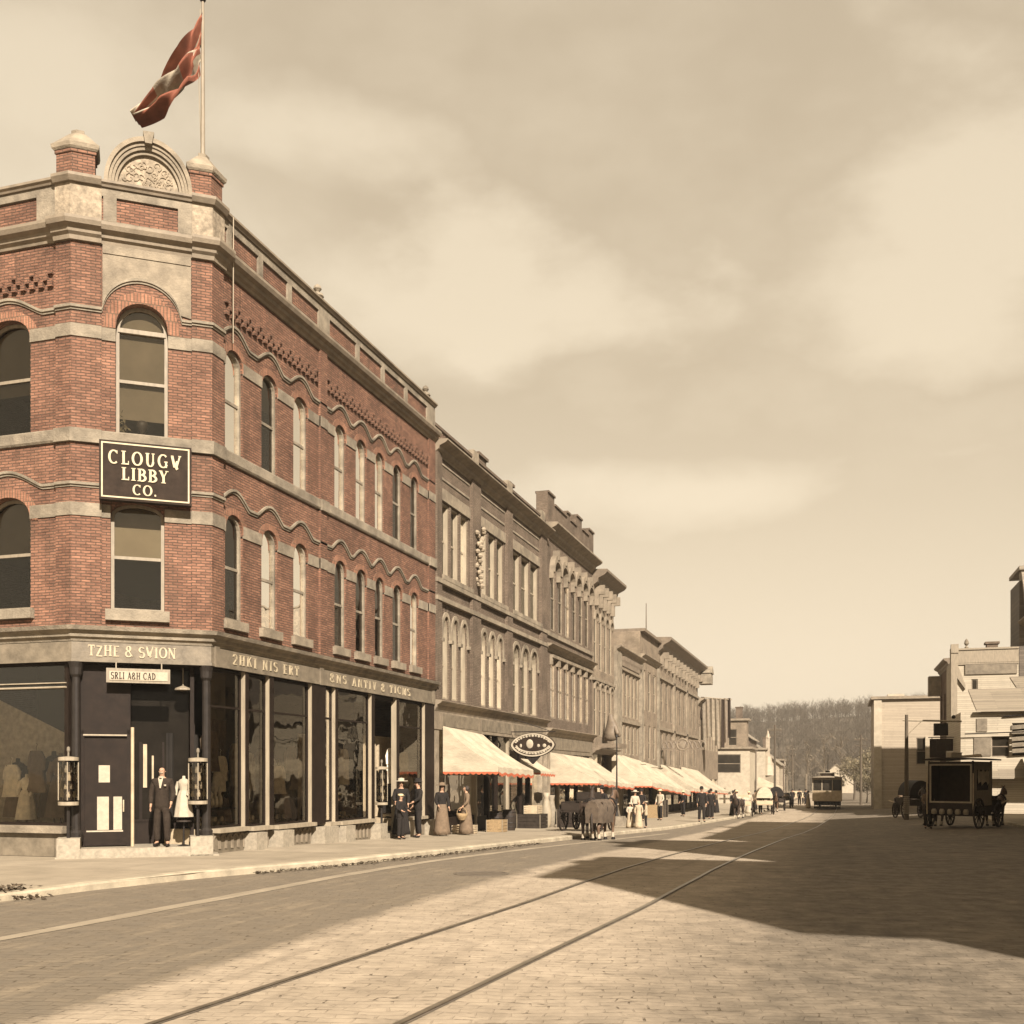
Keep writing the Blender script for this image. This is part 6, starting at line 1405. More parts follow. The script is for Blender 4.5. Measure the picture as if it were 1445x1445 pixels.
cart("brown open wagon in the middle distance left of tram", -4.6, 126, rz(-4.6, 126), .2, "wagon_tan", load="cloth_tan")
cart("dark hooded buggy standing by the tall pole at right", 4.0, 63.0, rz(4, 63), .3, hood="leather")
cart("open dark cart in the shade against dark block at right", 4.3, 73, rz(4.3, 73), -.2, load="cloth_brown")
# ---- tram
def tram(label, x, y, z):
    T = empty("streetcar", (0, 0, 0), label, "streetcar")
    W = 1.32
    m = MB(); m.box(-W, W, 0, 9.2, .95, 1.75); m.box(-W + .03, W - .03, .05, 9.15, .75, .95); m.build("body", "wagon_tan", T)
    m = MB(); rows = [[(xx, -.05 - .18 * (1 - (xx / W) ** 2), zz) for xx in [-W + 2 * W * i / 10 for i in range(11)]] for zz in (.8, 1.75)]; m.grid(rows); m.build("dash", "wagon_tan", T)
    m = MB(); m.box(-.42, .42, -.27, -.24, 1.0, 1.6); m.build("dash_panel", "wagon_tan", T)
    m = MB(); m.lathe([(.02, 0), (.14, .02), (.16, .12), (.02, .14)], (0, 0, 0), 14); m.xf(Matrix.Translation((0, -.30, 1.62)) @ Matrix.Rotation(R(90), 4, "X")); m.build("headlight", "gilt_dull", T)
    m = MB()
    for xx in (-W, -.5, .42, W - .08): m.box(xx, xx + .08, -.02, .06, 1.75, 2.85)
    for k in range(9): m.box(-W, -W + .07, .9 + k * 1.0, 1.0 + k * 1.0, 1.75, 2.85); m.box(W - .07, W, .9 + k * 1.0, 1.0 + k * 1.0, 1.75, 2.85)
    m.box(-W, W, -.03, .07, 2.75, 2.95); m.box(-W, -W + .08, .07, 9.2, 2.75, 2.95); m.box(W - .08, W, .07, 9.2, 2.75, 2.95); m.build("window_post", "wood_pale", T)
    m = MB(); m.face([(-W, .02, 1.76), (W, .02, 1.76), (W, .02, 2.75), (-W, .02, 2.75)]); m.face([(-W + .03, .07, 1.76), (-W + .03, 9.1, 1.76), (-W + .03, 9.1, 2.75), (-W + .03, .07, 2.75)]); m.face([(W - .03, .07, 1.76), (W - .03, 9.1, 1.76), (W - .03, 9.1, 2.75), (W - .03, .07, 2.75)]); m.build("pane", "glass_far", T)
    m = MB(); rows = [[(xx, yy, 2.96 + .14 * (1 - (xx / (W + .15)) ** 2)) for xx in [-(W + .15) + (2 * W + .3) * i / 10 for i in range(11)]] for yy in (-.6, 9.6)]; m.grid(rows); m.face(rows[0]); m.grid([[(p[0], p[1], 2.95) for p in r] for r in rows]); m.box(-.62, .62, -.1, 9.0, 3.08, 3.36); m.box(-.75, .75, -.35, 9.2, 3.36, 3.43); m.build("roof", "wood_frame", T)
    m = MB(); m.box(-.5, .5, -.22, -.14, 3.10, 3.33); m.build("destination_board", "sign_black", T)
    m = MB(); m.box(-W + .1, W - .1, 1.5, 7.7, .35, .75); m.build("truck", "iron", T)
    for yy in (2.4, 6.6):
        for sx in (-.75, .75): m = MB(); m.tube([(sx - .05, yy, .4), (sx + .05, yy, .4)], .4, 18); m.build("wheel", "iron", T)
    m = MB(); m.box(-W + .15, W - .15, -.75, -.7, .12, .3)
    for k in range(9): xx = -W + .2 + k * .28; m.tube([(xx, -.72, .2), (xx, -.05, .65)], .02, 5)
    m.build("fender", "iron", T)
    m = MB(); m.tube([(0, 5, 3.4), (0, 7.8, 5.2)], .03, 6); m.box(-.2, .2, 4.6, 5.4, 3.43, 3.6); m.build("trolley_pole", "iron", T)
    T.location = (x, y, z)
tram("open fronted electric tram coming along the rails in the distance", -1.08, 101, rz(-1, 101) + .03)

# ------------------------------------------------------------------ street furniture and signs
PO = empty("street_pole", (3.5, 61, rz(3.5, 61)), "tall street pole with long pale cross arm and ringed base at right", "pole")
zz = rz(3.5, 61); m = MB(); m.tube([(3.5, 61, zz), (3.5, 61, zz + 5.75)], [.13, .085], 10); m.build("pole", "bark", PO, smooth=True)
m = MB(); m.tube([(3.3, 61, zz + 5.45), (6.3, 61.2, zz + 5.35)], .05, 8); m.tube([(3.5, 61, zz + 4.6), (4.3, 61.05, zz + 5.42)], .025, 6); m.build("cross_arm", "wood_pale", PO)
m = MB()
for k in range(9): m.lathe([(.15, .35 + k * .11), (.165, .38 + k * .11), (.15, .41 + k * .11)], (3.5, 61, zz), 10)
m.build("base_rings", "wood_frame", PO)
m = MB(); m.box(4.9, 5.6, 60.9, 61.4, zz + 4.6, zz + 5.25); m.lathe([(.05, 5.5), (.1, 5.55), (.1, 5.65), (.03, 5.7)], (5.9, 61.2, zz), 8); m.build("transformer_box", "iron", PO)
LP = empty("lamp_post", (-9.9, 48.0, wz(48)), "thin dark lamp post on stone block standing among the awnings", "lamp post")
zz = wz(48); m = MB(); m.lathe([(.09, .45), (.05, .7), (.035, 2.6), (.03, 4.1), (.06, 4.15), (.03, 4.25)], (-9.9, 48, zz), 8); m.build("post", "iron", LP); m = MB(); m.hexa([(-10.35, 47.6, zz - .1), (-9.45, 47.6, zz - .1), (-9.45, 48.4, zz - .1), (-10.35, 48.4, zz - .1), (-10.25, 47.68, zz + .42), (-9.55, 47.68, zz + .45), (-9.55, 48.32, zz + .45), (-10.25, 48.32, zz + .42)]); m.build("stone_block", "stone", LP)
# projecting oval sign
OF = Frame((-12.88, 41.0), (1, 0), (0, -1)); OS = empty("oval_sign", (-12, 41, 2.5), "black lens shaped projecting sign with pale scroll ornament", "sign")
def lens(cu_, cz_, a, b, n=36, p=1.25): return [(cu_ + a * math.copysign(abs(math.cos(t)) ** 1.0, math.cos(t)), cz_ + b * math.copysign(abs(math.sin(t)) ** p, math.sin(t))) for t in [2 * math.pi * i / n for i in range(n)]]
m = MB(); OF.prism(m, lens(.95, 2.98, .95, .50), -.05, .05); m.build("board", "sign_black", OS)
m = MB(); l0, l1 = lens(.95, 2.98, .92, .475), lens(.95, 2.98, .84, .42); OF.ribbon(m, l1 + l1[:1], l0 + l0[:1], .05, .075); l0, l1 = lens(.95, 2.96, .72, .30), lens(.95, 2.96, .66, .25); OF.ribbon(m, (l1 + l1[:1])[18:], (l0 + l0[:1])[18:], .05, .07)
for k in range(15):
    t = math.pi * (.12 + .76 * k / 14); c = OF.p(.95 + .78 * math.cos(t), .06, 2.98 + .37 * math.sin(t) ** 1.25); m.ball(c, (.055, .02, .035 + .02 * (k % 2)), 8, 4)
for k in range(15):
    t = -math.pi * (.12 + .76 * k / 14); c = OF.p(.95 + .76 * math.cos(t), .06, 2.98 - .36 * abs(math.sin(t)) ** 1.25); m.ball(c, (.06, .02, .03 + .02 * (k % 3 == 0)), 8, 4)
for u, w_, h_ in ((.45, .05, .08), (1.2, .06, .07), (1.45, .08, .08)): m.ball(OF.p(u, .06, 2.95), (w_, .02, h_), 10, 5)
m.ball(OF.p(.83, .06, 3.02), (.15, .035, .19), 14, 8); m.build("scroll_ornament", "white_paint", OS)
m = MB(); OF.box(m, -.05, 1.9, -.02, .02, 3.5, 3.54); m.tube([OF.p(.0, 0, 4.1), OF.p(1.7, 0, 3.53)], .015, 5); OF.prism(m, [(.62, 2.52), (1.28, 2.52), (.98, 2.2), (.92, 2.2)], -.02, .02); m.build("bracket", "iron", OS)
# ornate arched sign over the far pavement
AF2 = Frame((-12.85, 79.2), (1, 0), (0, -1)); AS = empty("arched_sign", (-11.3, 79.2, 3.6), "ornate openwork sign with central roundel spanning far left pavement", "sign")
m = MB(); AF2.box(m, 0, 3.2, -.03, .03, 3.62, 3.70); AF2.box(m, 0, 3.2, -.03, .03, 4.25, 4.33)
for k in range(9):
    u = .2 + k * .36; q = [AF2.p(u + .15 * math.cos(t), 0, 3.97 + .25 * math.sin(t)) for t in [2 * math.pi * i / 14 for i in range(15)]]; m.tube(q, .05, 5)
m.build("openwork", "cornice", AS); m = MB(); q = [AF2.p(1.55 + .42 * math.cos(t), .02, 4.02 + .42 * math.sin(t)) for t in [2 * math.pi * i / 20 for i in range(21)]]; m.tube(q, .06, 6); m.ball(AF2.p(1.55, 0, 4.02), (.3, .05, .3), 14, 6); m.build("roundel", "cornice_mid", AS)
# figure on the shop cornice
FG = empty("cornice_figure", (-12.5, 58.4, 4.0), "dark draped figure ornament seated on shop cornice of the narrow block", "statue")
FGo = skin("figure", [(-12.4, 58.4, 3.6), (-12.4, 58.4, 4.1), (-12.4, 58.4, 4.7), (-12.4, 58.4, 5.0), (-12.4, 58.4, 5.25), (-12.1, 58.2, 4.5), (-11.9, 58.0, 4.0), (-12.2, 58.8, 4.4), (-12.0, 59.1, 3.9)], [(0, 1), (1, 2), (2, 3), (3, 4), (2, 5), (5, 6), (2, 7), (7, 8)], [.5, .42, .34, .14, .16, .14, .12, .14, .12], "cornice", None, 1, 0)
FGo.data.transform(Matrix.Translation((12.5, -58.4, -4.0))); FGo.parent = FG
m = MB(); m.box(-12.9, -11.7, 57.4, 59.5, 3.26, 3.5); m.build("bracket_shelf", "cornice", FG)
# hanging striped flag
HF = empty("hanging_flag", (-11.5, 102.6, 9), "large striped flag hanging from a pole over the pavement by the draped block", "flag")
m = MB(); m.tube([(-12.85, 102.6, 9.25), (-9.9, 102.6, 8.95)], .05, 6); m.build("pole", "wood_pale", HF)
for k in range(9):
    x0_ = -12.7 + k * .3; m = MB(); m.grid([[(x0_ + .3 * i / 4, 102.6 + .08 * math.sin((k * 4 + i) * 1.1 + zz_ * .5), zz_ + (.0 if zz_ > 5 else .6 * math.sin(k * .9))) for i in range(5)] for zz_ in (9.1, 7.5, 6.0, 4.8)]); m.build("stripe", ("panel_grey", "cornice_mid", "panel_grey", "stone_grey", "panel_grey", "cornice_mid", "sign_black", "cornice", "sign_black")[k], HF, smooth=True)
# iron cover in the road
CV = empty("manhole_cover", (-6.18, 17.9, 0), "round iron cover set in the left lane", "manhole cover")
m = MB(); m.lathe([(.50, -.02), (.50, .012), (.44, .014), (.43, .006), (.001, .007)], (-6.18, 17.9, rz(-6, 17.9)), 28); m.build("cover", "iron_grey", CV)
# litter
m = MB()
for i in range(900):
    y = 16.5 + 13 * rnd.random() ** 1.1; kx = itp([(b, a) for a, b in kerb[7:]], y); x = kx + .03 + abs(rnd.gauss(0, .16)); s_ = rnd.uniform(.02, .06); an = rnd.uniform(0, 6.28)
    a = Vector((math.cos(an), math.sin(an), rnd.uniform(-.3, .3))) * s_; b = Vector((-math.sin(an), math.cos(an), rnd.uniform(-.2, .5))) * s_ * .5; c = Vector((x, y, rz(x, y) + .02 + rnd.random() * .03)); m.face([c - a, c - b, c + a, c + b])
o = m.build("gutter_litter", "litter", recalc=False); tag(o, None, None, None, "stuff")
m = MB()
for i in range(260):
    x, y = -11.5 + rnd.gauss(0, .22), 12.3 + rnd.gauss(0, .16); s_ = rnd.uniform(.03, .07); an = rnd.uniform(0, 6.28); c = Vector((x, y, .03 + .16 * rnd.random() * math.exp(-((x + 11.5) ** 2) * 12)))
    a = Vector((math.cos(an), math.sin(an), rnd.uniform(-.6, .6))) * s_; b = Vector((-math.sin(an), math.cos(an), rnd.uniform(-.6, .6))) * s_ * .5; m.face([c - a, c - b, c + a, c + b])
o = m.build("leaf_pile", "litter", None, recalc=False, loc=(-11.5, 12.3, .1)); tag(o, "small heap of dead leaves on the kerb at left", "leaf pile")
# ---- goods outside the shops
def barrel(label, x, y, h=.75, r=.26, mat="wagon_dark"):
    T = empty("barrel", (x, y, wz(y)), label, "barrel"); m = MB(); m.lathe([(r * .82, 0), (r * .95, h * .25), (r, h * .5), (r * .95, h * .75), (r * .82, h), (r * .74, h), (r * .74, h * .94)], (x, y, wz(y)), 16); m.build("staves", mat, T, smooth=True)
    m = MB()
    for f, k in ((.15, .91), (.35, .99), (.65, .99), (.85, .91)): m.lathe([(r * k + .004, h * f), (r * k + .012, h * f + .02), (r * k + .004, h * f + .04)], (x, y, wz(y)), 16)
    m.build("hoops", "iron", T)
barrel("dark barrel under far end of the large awning", -12.2, 37.0); barrel("second barrel by the post beyond the large awning", -12.1, 38.3, .8, .28)
def crate(label, x, y, w, d, h, mat="wagon_tan", z=None, rz_=0):
    T = empty("crate", (0, 0, 0), label, "crate"); m = MB(); n = 4
    for k in range(n):
        z0, z1 = h * k / n + .008, h * (k + 1) / n - .008
        m.box(-w, w, -d, -d + .02, z0, z1); m.box(-w, w, d - .02, d, z0, z1); m.box(-w, -w + .02, -d + .02, d - .02, z0, z1); m.box(w - .02, w, -d + .02, d - .02, z0, z1)
    m.box(-w, w, -d, d, -.0, .015); m.build("slats", mat, T)
    m = MB()
    for sx in (-w - .012, w - .01):
        for sy in (-d - .012, d - .01): m.box(sx, sx + .022, sy, sy + .022, 0, h)
    m.build("corner_post", "wood_frame", T); T.location = (x, y, wz(y) if z is None else z); T.rotation_euler = (0, 0, rz_)
crate("pale open crate leaning by brick store end", -12.2, 33.6, .35, .3, .3); crate("tan crate beside barrels below the large awning", -11.9, 36.2, .3, .3, .45, "basket")
crate("dark crate stack base below oval sign", -12.3, 42.2, .5, .6, .6, "wagon_dark"); crate("small tan crate on the dark crate below oval sign", -12.3, 42.3, .3, .35, .35, "wagon_tan", wz(42.2) + .6)
crate("white crate on pavement before the blanketed horses", -11.0, 45.5, .45, .35, .55, "white_paint"); crate("dark crate beside white crate before the horses", -11.3, 44.3, .4, .4, .8, "wagon_dark")
crate("wicker crate under the long sagging awning", -10.9, 64, .5, .5, .8, "basket"); crate("dark crate under the long sagging awning", -11, 66.5, .5, .6, 1.1, "wagon_dark")
def jar(label, x, y, h=.9, mat="stone"):
    m = MB(); m.lathe([(.12, 0), (.2, .12 * h), (.24, .4 * h), (.14, .75 * h), (.10, .85 * h), (.17, h), (.13, h), (.08, .88 * h)], (0, 0, 0), 16); o = m.build("tall_vase", mat, None, smooth=True, loc=(0, 0, 0)); o.location = (x, y, wz(y)); tag(o, label, "vase"); o.location.z += 0
jar("left of two tall pale vases before the shop below oval sign", -12.0, 43.3, 1.5, "wood_pale"); jar("right of two tall pale vases before the shop below oval sign", -12.0, 44.1, 1.4, "stone")
# ---- show cases by the entrances
def showcase(label, x, y, z0, z1, r=.19):
    T = empty("show_case", (x, y, z0), label, "show case"); m = MB(); m.lathe([(.05, z0 - .02), (r + .01, z0), (r + .01, z0 + .07), (r - .01, z0 + .07)], (x, y, 0), 22); m.lathe([(r - .01, z1 - .07), (r + .01, z1 - .07), (r + .01, z1), (.02, z1 + .02)], (x, y, 0), 22)
    for k in range(4): t = k * math.pi / 2 + .6; m.tube([(x + r * math.cos(t), y + r * math.sin(t), z0 + .1), (x + r * math.cos(t), y + r * math.sin(t), z1 - .1)], .012, 5)
    m.build("frame", "wood_pale", T); m = MB(); m.lathe([(r - .005, z0 + .1), (r - .005, z1 - .1)], (x, y, 0), 18); m.build("glass", "glass_shop", T, smooth=True)
    n = 4
    for k in range(n):
        zz_ = z0 + .16 + (z1 - z0 - .3) * k / n; m = MB()
        for j in range(7): t = j * .9 + k * .5; hh = rnd.uniform(.08, .2); q_ = r - .045; m.lathe([(.035, 0), (.04, hh * .4), (.02, hh * .75), (.03, hh)], (x + q_ * math.cos(t), y + q_ * math.sin(t), zz_), 8)
        m.build("goods", ("cloth_white", "wood_frame", "goods_cloth", "blind")[k % 4], T)
    m = MB(); m.lathe([(r * .5, z0 + .1), (r * .5, z1 - .1)], (x, y, 0), 12); m.build("inner_drum", "sign_black", T)
    m = MB(); m.lathe([(.02, z1), (.018, z1 + .1), (.035, z1 + .14), (.03, z1 + .2), (.005, z1 + .22)], (x, y, 0), 10); m.build("knob", "blind", T)
    m = MB(); m.tube([(x, y, z0 - .7), (x, y, z0)], .035, 8); m.build("stand", "iron", T)
q = CF.p(-.06, .16, 0); showcase("round glass show case hung at left post of the corner entrance", q.x, q.y, 1.16, 2.14)
q = CF.p(2.48, .18, 0); showcase("round glass show case hung at right post of the corner entrance", q.x, q.y, 1.16, 2.13)
showcase("tall round glass show case by the side door", -12.72, 27.95, .9, 2.0, .17)
# ---- garments and dress forms
def dress_form(label, x, y, z, h, body, skirt, name="dress_form", cat="dress form", arms=True):
    T = empty(name, (x, y, z), label, cat); s_ = h / 1.5
    m = MB(); m.lathe([(.16, .0), (.15, .03), (.02, .05), (.02, .7 * s_)], (x, y, z), 12); m.build("stand", "wagon_dark", T)
    m = MB(); m.lathe([(.10, .78), (.15, .85), (.12, 1.02), (.17, 1.2), (.19, 1.3), (.12, 1.38), (.05, 1.41), (.045, 1.49), (.001, 1.5)], (x, y, z), 16, s_ * 1.1, s_ * .8); m.v = [Vector((v.x, v.y, z + (v.z - z) * s_)) for v in m.v]; b = m.build("torso", body, T, smooth=True)
    if arms:
        m = MB()
        for sx in (-1, 1): m.tube([(x + sx * .19 * s_, y, z + 1.3 * s_), (x + sx * .27 * s_, y - .02, z + 1.05 * s_), (x + sx * .22 * s_, y - .08, z + .85 * s_)], [.07 * s_, .065 * s_, .05 * s_], 8)
        m.build("sleeve", body, b, smooth=True)
    m = MB(); m.lathe([(.14, 1.02), (.2, .85), (.26, .5), (.31, .16)], (x, y, z), 28, s_, s_); m.v = [Vector((x + (v.x - x) * (1 + .07 * math.sin(8 * math.atan2(v.y - y, v.x - x))), y + (v.y - y) * (1 + .07 * math.sin(8 * math.atan2(v.y - y, v.x - x))), z + (v.z - z) * s_)) for v in m.v]; m.build("skirt", skirt, T, smooth=True)
    return T
q = CF.p(2.20, -.04, 0); o = dress_form("white child dress on stand right of the corner entrance", q.x, q.y, .78, .98, "cloth_white", "cloth_white"); m = MB(); m.lathe([(.14, .27), (.02, .3), (.02, .85)], (q.x, q.y, 0), 10); m.build("stand", "iron", o)
LQ = lambda u, d: LF.p(u, -d, 0)
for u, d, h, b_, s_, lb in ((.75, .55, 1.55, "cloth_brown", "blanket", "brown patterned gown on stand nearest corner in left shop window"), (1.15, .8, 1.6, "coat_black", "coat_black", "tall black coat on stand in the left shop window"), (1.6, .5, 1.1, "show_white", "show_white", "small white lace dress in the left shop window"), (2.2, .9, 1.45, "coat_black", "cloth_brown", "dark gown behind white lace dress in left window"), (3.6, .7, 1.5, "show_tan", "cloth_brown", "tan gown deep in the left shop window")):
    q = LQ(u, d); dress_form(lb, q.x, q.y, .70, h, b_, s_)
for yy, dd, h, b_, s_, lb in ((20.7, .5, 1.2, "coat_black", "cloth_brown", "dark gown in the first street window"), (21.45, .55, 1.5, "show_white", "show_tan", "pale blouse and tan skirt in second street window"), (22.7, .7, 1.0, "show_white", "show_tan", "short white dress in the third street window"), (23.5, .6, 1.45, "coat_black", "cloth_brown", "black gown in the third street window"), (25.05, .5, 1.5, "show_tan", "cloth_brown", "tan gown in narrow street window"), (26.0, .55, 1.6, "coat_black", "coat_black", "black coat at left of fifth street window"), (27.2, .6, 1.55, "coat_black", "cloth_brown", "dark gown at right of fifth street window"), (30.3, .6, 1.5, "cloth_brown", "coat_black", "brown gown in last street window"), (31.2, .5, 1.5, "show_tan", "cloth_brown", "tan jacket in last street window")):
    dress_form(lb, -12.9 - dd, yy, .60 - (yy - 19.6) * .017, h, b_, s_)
for k, (yy, zz_) in enumerate(((19.95, 1.05), (20.1, 1.05), (20.25, 1.05), (20.42, 1.05))):
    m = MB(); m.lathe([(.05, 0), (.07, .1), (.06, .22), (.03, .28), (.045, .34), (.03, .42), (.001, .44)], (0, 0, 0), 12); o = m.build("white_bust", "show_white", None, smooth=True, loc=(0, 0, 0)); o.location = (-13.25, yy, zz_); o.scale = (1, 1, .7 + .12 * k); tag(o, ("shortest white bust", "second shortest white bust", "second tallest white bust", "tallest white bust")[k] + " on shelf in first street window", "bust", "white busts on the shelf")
o = MB().box(-13.45, -13.05, 19.7, 20.8, 1.0, 1.05).build("display_shelf", "wood_dark", B1)
# small balls and hanging lamps in shop fronts

# ------------------------------------------------------------------ more goods in the shop windows, pale ones standing in for reflections; far street
def hung_garment(label, x, y, z, h, w, mat, yaw=0.0):
    m = MB(); rows = []
    for i in range(9):
        t = i / 8; ww = w * (.42 + .1 * math.sin(t * 3) if t < .2 else .36 + .5 * t ** .8); rows.append([(ww * math.cos(a) * (1 + .07 * math.sin(5 * a + i)), .35 * ww * math.sin(a) * (1 + .12 * math.sin(4 * a + i * .5)), -h * t) for a in [2 * math.pi * k / 18 for k in range(18)]])
    m.grid(rows, closed_u=True); m.face(rows[0])
    for sx in (-1, 1): m.tube([(sx * w * .36, 0, -.03), (sx * w * .62, .02, -h * .22), (sx * w * .66, .0, -h * .46)], [w * .16, w * .15, w * .11], 8)
    m.tube([(0, 0, 0), (0, 0, .08), (.03, 0, .13), (0, 0, .16)], .008, 5)
    o = m.build("hung_garment", mat, None, smooth=True, loc=(0, 0, 0)); o.location = (x, y, z); o.rotation_euler = (0, 0, yaw); tag(o, label, "garment"); return o
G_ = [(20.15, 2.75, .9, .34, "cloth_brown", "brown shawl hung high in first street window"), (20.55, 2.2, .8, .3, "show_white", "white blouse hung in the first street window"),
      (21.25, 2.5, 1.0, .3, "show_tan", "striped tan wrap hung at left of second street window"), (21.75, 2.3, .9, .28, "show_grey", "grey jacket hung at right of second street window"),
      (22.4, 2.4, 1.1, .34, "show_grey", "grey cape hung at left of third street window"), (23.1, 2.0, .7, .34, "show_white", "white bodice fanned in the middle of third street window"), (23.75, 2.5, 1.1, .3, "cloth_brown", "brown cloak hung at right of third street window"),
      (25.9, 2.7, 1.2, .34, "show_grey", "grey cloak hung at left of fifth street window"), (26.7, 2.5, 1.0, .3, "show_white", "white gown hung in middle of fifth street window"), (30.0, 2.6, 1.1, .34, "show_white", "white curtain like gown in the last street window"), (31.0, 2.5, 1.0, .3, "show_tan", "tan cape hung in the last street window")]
for y, z, h, w, mt_, lb in G_: hung_garment(lb, -13.32, y, z, h, w, mt_, 1.35)  # the pale ones stand in for bright reflections on the glass
for u, z, h, w, mt_, lb in ((.65, 2.15, .8, .3, "show_grey", "grey coat hung high beside left shop window corner post"), (1.35, 2.3, .9, .3, "cloth_brown", "brown cape hung over the tall black coat in left shop window"), (2.0, 2.0, .7, .3, "show_white", "white shirt hung in left shop window")):
    q = LF.p(u, -.5, 0); hung_garment(lb, q.x, q.y, z, h, w, mt_)
# rolls of cloth and boxes on the display floors
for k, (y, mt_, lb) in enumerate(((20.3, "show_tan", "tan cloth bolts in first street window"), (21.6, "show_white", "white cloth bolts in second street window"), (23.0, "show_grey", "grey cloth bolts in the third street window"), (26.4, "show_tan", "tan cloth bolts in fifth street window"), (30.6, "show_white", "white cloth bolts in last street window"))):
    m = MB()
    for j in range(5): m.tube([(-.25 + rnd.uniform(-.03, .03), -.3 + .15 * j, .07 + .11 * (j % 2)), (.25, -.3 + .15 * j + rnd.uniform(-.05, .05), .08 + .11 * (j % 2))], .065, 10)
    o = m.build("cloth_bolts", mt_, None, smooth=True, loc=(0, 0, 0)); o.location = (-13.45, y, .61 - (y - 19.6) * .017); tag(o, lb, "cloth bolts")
# utility poles and wires far down the street
def far_pole(label, x, y, h, arm=1.4):
    z = rz(x, y); T = empty("utility_pole", (x, y, z), label, "pole"); m = MB(); m.tube([(x, y, z), (x, y, z + h)], [.14, .09], 8); m.build("pole", "bark", T); m = MB(); m.box(x - arm / 2, x + arm / 2, y - .05, y + .05, z + h - .6, z + h - .48); m.box(x - arm * .4, x + arm * .4, y - .05, y + .05, z + h - 1.2, z + h - 1.1); m.build("cross_arm", "bark", T)
    m = MB()
    for k in range(4): m.lathe([(.04, 0), (.05, .06), (.02, .12)], (x - arm * .4 + arm * .27 * k, y, z + h - .48), 6)
    m.build("insulator", "stone", T)
far_pole("tall utility pole at far left kerb before steeple", -6.4, 112, 8.5); far_pole("shorter utility pole at far left beyond steeple", -6.2, 150, 7.5); far_pole("utility pole at far right by the bushy trees", 2.2, 118, 7.5)
for args in (("stepped_shop", "tall narrow tan shop between low pale shop house and gabled house", -16, -10.6, 128.4, 130.6, 8.2, 8.2, "brick_pale", "cornice_mid", [(3.2, 4.2, 2.2, 4.2), (3.2, 4.2, 5.2, 7.2)]),
             ("stepped_shop", "white false fronted shop beyond the gabled brown house", -16, -9.4, 142.5, 149, 5.0, 5.0, "white_paint", "cornice_mid", [(2.0, 3.0, 1.5, 3.2), (4.4, 5.4, 1.5, 3.2)]),
             ("stepped_shop", "dark low shop past the pale gabled house at far left", -15, -8.4, 163, 172, 3.8, 3.8, "brick_dark", "cornice_mid", [(2.0, 3.0, .8, 2.4)])): house(*args)
for i, (x, y, lb, ct, hm) in enumerate(((-6.8, 71.5, "woman in dark dress before cart beyond tall walking man", "coat_black", "wide"), (-6.6, 88, "man in brown coat by pale hooded cart", "cloth_brown", "bowler"), (-10.2, 56, "man in dark coat in the shade below long sagging awning", "coat_black", "bowler"), (-9.6, 58.5, "woman with white blouse in front of the long sagging awning", "cloth_white", "straw"), (-9.8, 69, "man in white apron shade of long sagging awning end", "coat_black", "straw"), (-9.0, 81, "woman in brown dress below awning by corniced block", "cloth_brown", "wide"), (-8.6, 92, "man in black coat below farthest pale red edged awning", "coat_black", "bowler"))):
    person(lb, x, y, wz(y), .5 - .3 * i, 1.66 + .02 * (i % 4), ct, "coat_black", hm, "coat_black" if hm != "straw" else "straw", "coat_black" if hm == "wide" else None, arms=(.3, .5), step=.3 * (i % 2))
# unseen corbelled turret added to shape the near edge of the road shadow
T = empty("shadow_turret", (10, .6, 10), "unseen corbelled turret added to shape the shadow edge on the road", "turret"); m = MB(); m.hexa([(9.02, 1.0, 9.6), (12, 1.0, 9.6), (12, 1.48, 9.2), (9.02, 1.48, 9.2), (9.0, -.35, 10.6), (12, -.35, 10.6), (12, 1.48, 10.6), (9.0, 1.48, 10.6)]); m.build("corbel", "stone_grey", T); m = MB(); m.box(9.01, 12, -.34, 1.48, 10.61, 15.2); m.build("wall", "brick_dark", T); m = MB(); m.box(8.6, 12.3, -.6, 1.7, 15.21, 15.4); m.build("roof", "roof", T)
m = MB(); m.face([(9.0, .1, 11.6), (9.0, 1.1, 11.6), (9.0, 1.1, 13.6), (9.0, .1, 13.6)]); m.build("pane", "glass_far", T)
# chimneys added out of view to make the road shadow's edge ragged
for k, (bx, by, h, tp) in enumerate(((9.6, 2.4, 15.3, .8), (9.5, 4.2, 15.3, .5), (9.5, 11.0, 16.2, 1.2), (9.6, 25, 14.3, 1.1), (9.6, 33, 14.3, 1.4))):
    T = empty("shadow_chimney", (bx, by, h), ("twin flued", "short", "square", "plain", "tall")[k] + " brick chimney added out of view to roughen the road shadow", "chimney"); m = MB(); m.box(bx - .45, bx + .45, by - .4, by + .4, h - .3, h + tp); m.build("stack", "brick_dark", T); m = MB(); m.box(bx - .52, bx + .52, by - .47, by + .47, h + tp, h + tp + .14); m.build("cap", "stone_grey", T)
# small boards and a lamp on the white store at right
SG = empty("projecting_sign", (7.1, 74.0, 3.6), "dark projecting board sign on the white lean-to wall", "sign"); m = MB(); m.box(6.1, 7.1, 73.95, 74.03, 3.3, 4.1); m.build("board", "sign_black", SG); m = MB(); m.tube([(6.0, 74, 4.2), (7.15, 74, 4.2)], .03, 6); m.build("bracket", "iron", SG)
SG = empty("projecting_sign", (7.5, 83.5, 3.4), "dark square sign jutting from the dark shaded block", "sign"); m = MB(); m.box(6.4, 7.5, 83.45, 83.53, 3.0, 4.4); m.build("board", "sign_black", SG); m = MB(); m.tube([(6.3, 83.5, 4.5), (7.55, 83.5, 4.5)], .03, 6); m.build("bracket", "iron", SG)

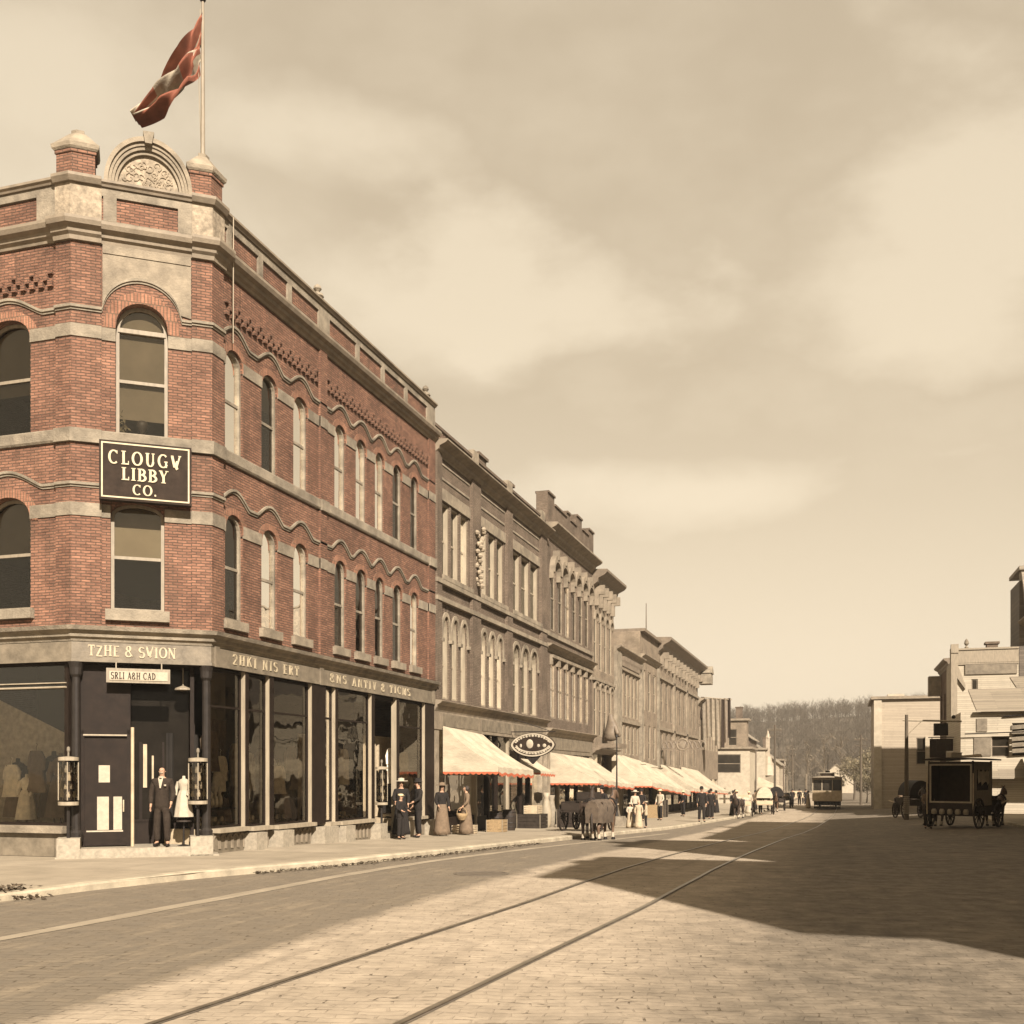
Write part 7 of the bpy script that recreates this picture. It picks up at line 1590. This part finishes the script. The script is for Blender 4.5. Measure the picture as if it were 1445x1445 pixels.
# pale awning at the right end of the lean-to
awn_r = MB(); awn_r.hexa([(10.6, 69.9, 2.75), (16, 69.9, 2.75), (16, 68.2, 1.9), (10.6, 68.2, 1.9), (10.6, 69.9, 2.79), (16, 69.9, 2.79), (16, 68.2, 1.94), (10.6, 68.2, 1.94)]); awn_r.face([(10.6, 68.19, 1.92), (16, 68.19, 1.92), (16, 68.19, 1.55), (10.6, 68.19, 1.55)])
T = empty("awning", (13, 69, 1.5), "pale plain awning on the white lean-to at far right edge", "awning"); awn_r.build("canvas", "canvas", T); m = MB(); m.tube([(10.7, 68.25, 1.6), (10.7, 69.9, 1.6)], .02, 5); m.tube([(15.9, 68.25, 1.6), (15.9, 69.9, 1.6)], .02, 5); m.build("frame", "iron", T)
# plants and ornaments behind the upper corner window
q = CF.p(.98, -.38, 8.95); m = MB()
for j in range(40): c = Vector((rnd.gauss(0, .07), rnd.gauss(0, .04), .1 + rnd.random() * .55)); a = Vector((rnd.uniform(-1, 1), rnd.uniform(-1, 1), rnd.uniform(-1, 1))).normalized() * .06; b = a.orthogonal().normalized() * .03; m.face([c - a, c - b, c + a, c + b])
m.tube([(0, 0, 0), (0, 0, .62)], .012, 5); o = m.build("window_plant", "leaf", None, recalc=False, loc=(0, 0, 0)); o.location = q; tag(o, "dark trailing plant behind the glass of arched upper corner window", "plant")
q = CF.p(1.36, -.36, 8.94); m = MB(); m.lathe([(.09, 0), (.05, .05), (.045, .13), (.10, .2), (.13, .3), (.10, .38), (.02, .4)], (0, 0, 0), 14); o = m.build("urn", "iron", None, smooth=True, loc=(0, 0, 0)); o.location = q; tag(o, "dark urn behind the glass of arched upper corner window", "urn")

# ------------------------------------------------------------------ air between here and the hill
hz_m = bpy.data.materials.new("pale_air"); hz_m.use_nodes = True; hn = hz_m.node_tree; hn.nodes.remove(hn.nodes["Principled BSDF"])
pv = hn.nodes.new("ShaderNodeVolumePrincipled"); pv.inputs["Color"].default_value = (0.92, 0.85, 0.74, 1); pv.inputs["Density"].default_value = 0.00055; pv.inputs["Anisotropy"].default_value = 0.2
hn.links.new(pv.outputs[0], hn.nodes["Material Output"].inputs["Volume"])
M["haze"] = hz_m
o = MB().box(-600, 600, -120, 1000, -5.0, 45).build("haze", "haze"); tag(o, None, None, None, "stuff")

# ------------------------------------------------------------------ every separate pilaster, arch ring, bracket ... becomes a part of its own
def split_pieces(o, most=60, grow=0.02):
    me = o.data; n = len(me.vertices); par = list(range(n))
    def find(i):
        while par[i] != i: par[i] = par[par[i]]; i = par[i]
        return i
    for p in me.polygons:
        a = find(p.vertices[0])
        for v in p.vertices[1:]: par[find(v)] = a
    isl = {}
    for p in me.polygons: isl.setdefault(find(p.vertices[0]), []).append(p.index)
    boxes = []
    for k, ps in isl.items():
        vs_ = [me.vertices[v].co for p in ps for v in me.polygons[p].vertices]
        boxes.append([[min(v[i] for v in vs_) - grow for i in range(3)], [max(v[i] for v in vs_) + grow for i in range(3)], ps])
    moved = True
    while moved:
        moved = False; out_ = []
        for b in boxes:
            for q in out_:
                if all(b[0][i] <= q[1][i] and q[0][i] <= b[1][i] for i in range(3)):
                    q[0] = [min(x, y) for x, y in zip(q[0], b[0])]; q[1] = [max(x, y) for x, y in zip(q[1], b[1])]; q[2] = q[2] + b[2]; moved = True; break
            else: out_.append([b[0], b[1], b[2]])
        boxes = out_
    if len(boxes) < 2 or len(boxes) > most: return
    name = o.name.split(".")[0]; src = me
    for k, b in enumerate(boxes):
        bm = bmesh.new(); bm.from_mesh(src); keep = set(b[2]); bm.faces.ensure_lookup_table()
        bmesh.ops.delete(bm, geom=[f for f in bm.faces if f.index not in keep], context="FACES"); nm = bpy.data.meshes.new(name); bm.to_mesh(nm); bm.free(); nm.materials.append(src.materials[0])
        if k == 0: o.data = nm
        else:
            c = o.copy(); c.data = nm; c.name = name; COL.objects.link(c); c.parent = o.parent
SPLIT = ("pilaster", "stone_band", "arch_ring", "corbel_band", "window_head", "lintel", "lancet_trim", "parapet_post", "corner_block", "bracket", "battlement", "pier", "parapet_frame", "awning_pole", "attic_opening", "hanging_pail", "coping", "shed_roof", "sign_panel", "wall_panel", "hook", "paper_notice", "sash_bar", "rear_stake", "shaft", "white_stocking", "corner_board", "shutter_flap", "axle", "harness", "corner_post", "hoops", "body_frame", "roof", "eyes", "transformer_box", "hood_mould", "parapet_ornament", "sill_course", "frame")
for o in list(bpy.data.objects):
    if o.type == "MESH" and o.parent and o.name.split(".")[0] in SPLIT and not children(o) and o.data.users == 1 and len(o.data.polygons) < 6000: split_pieces(o)
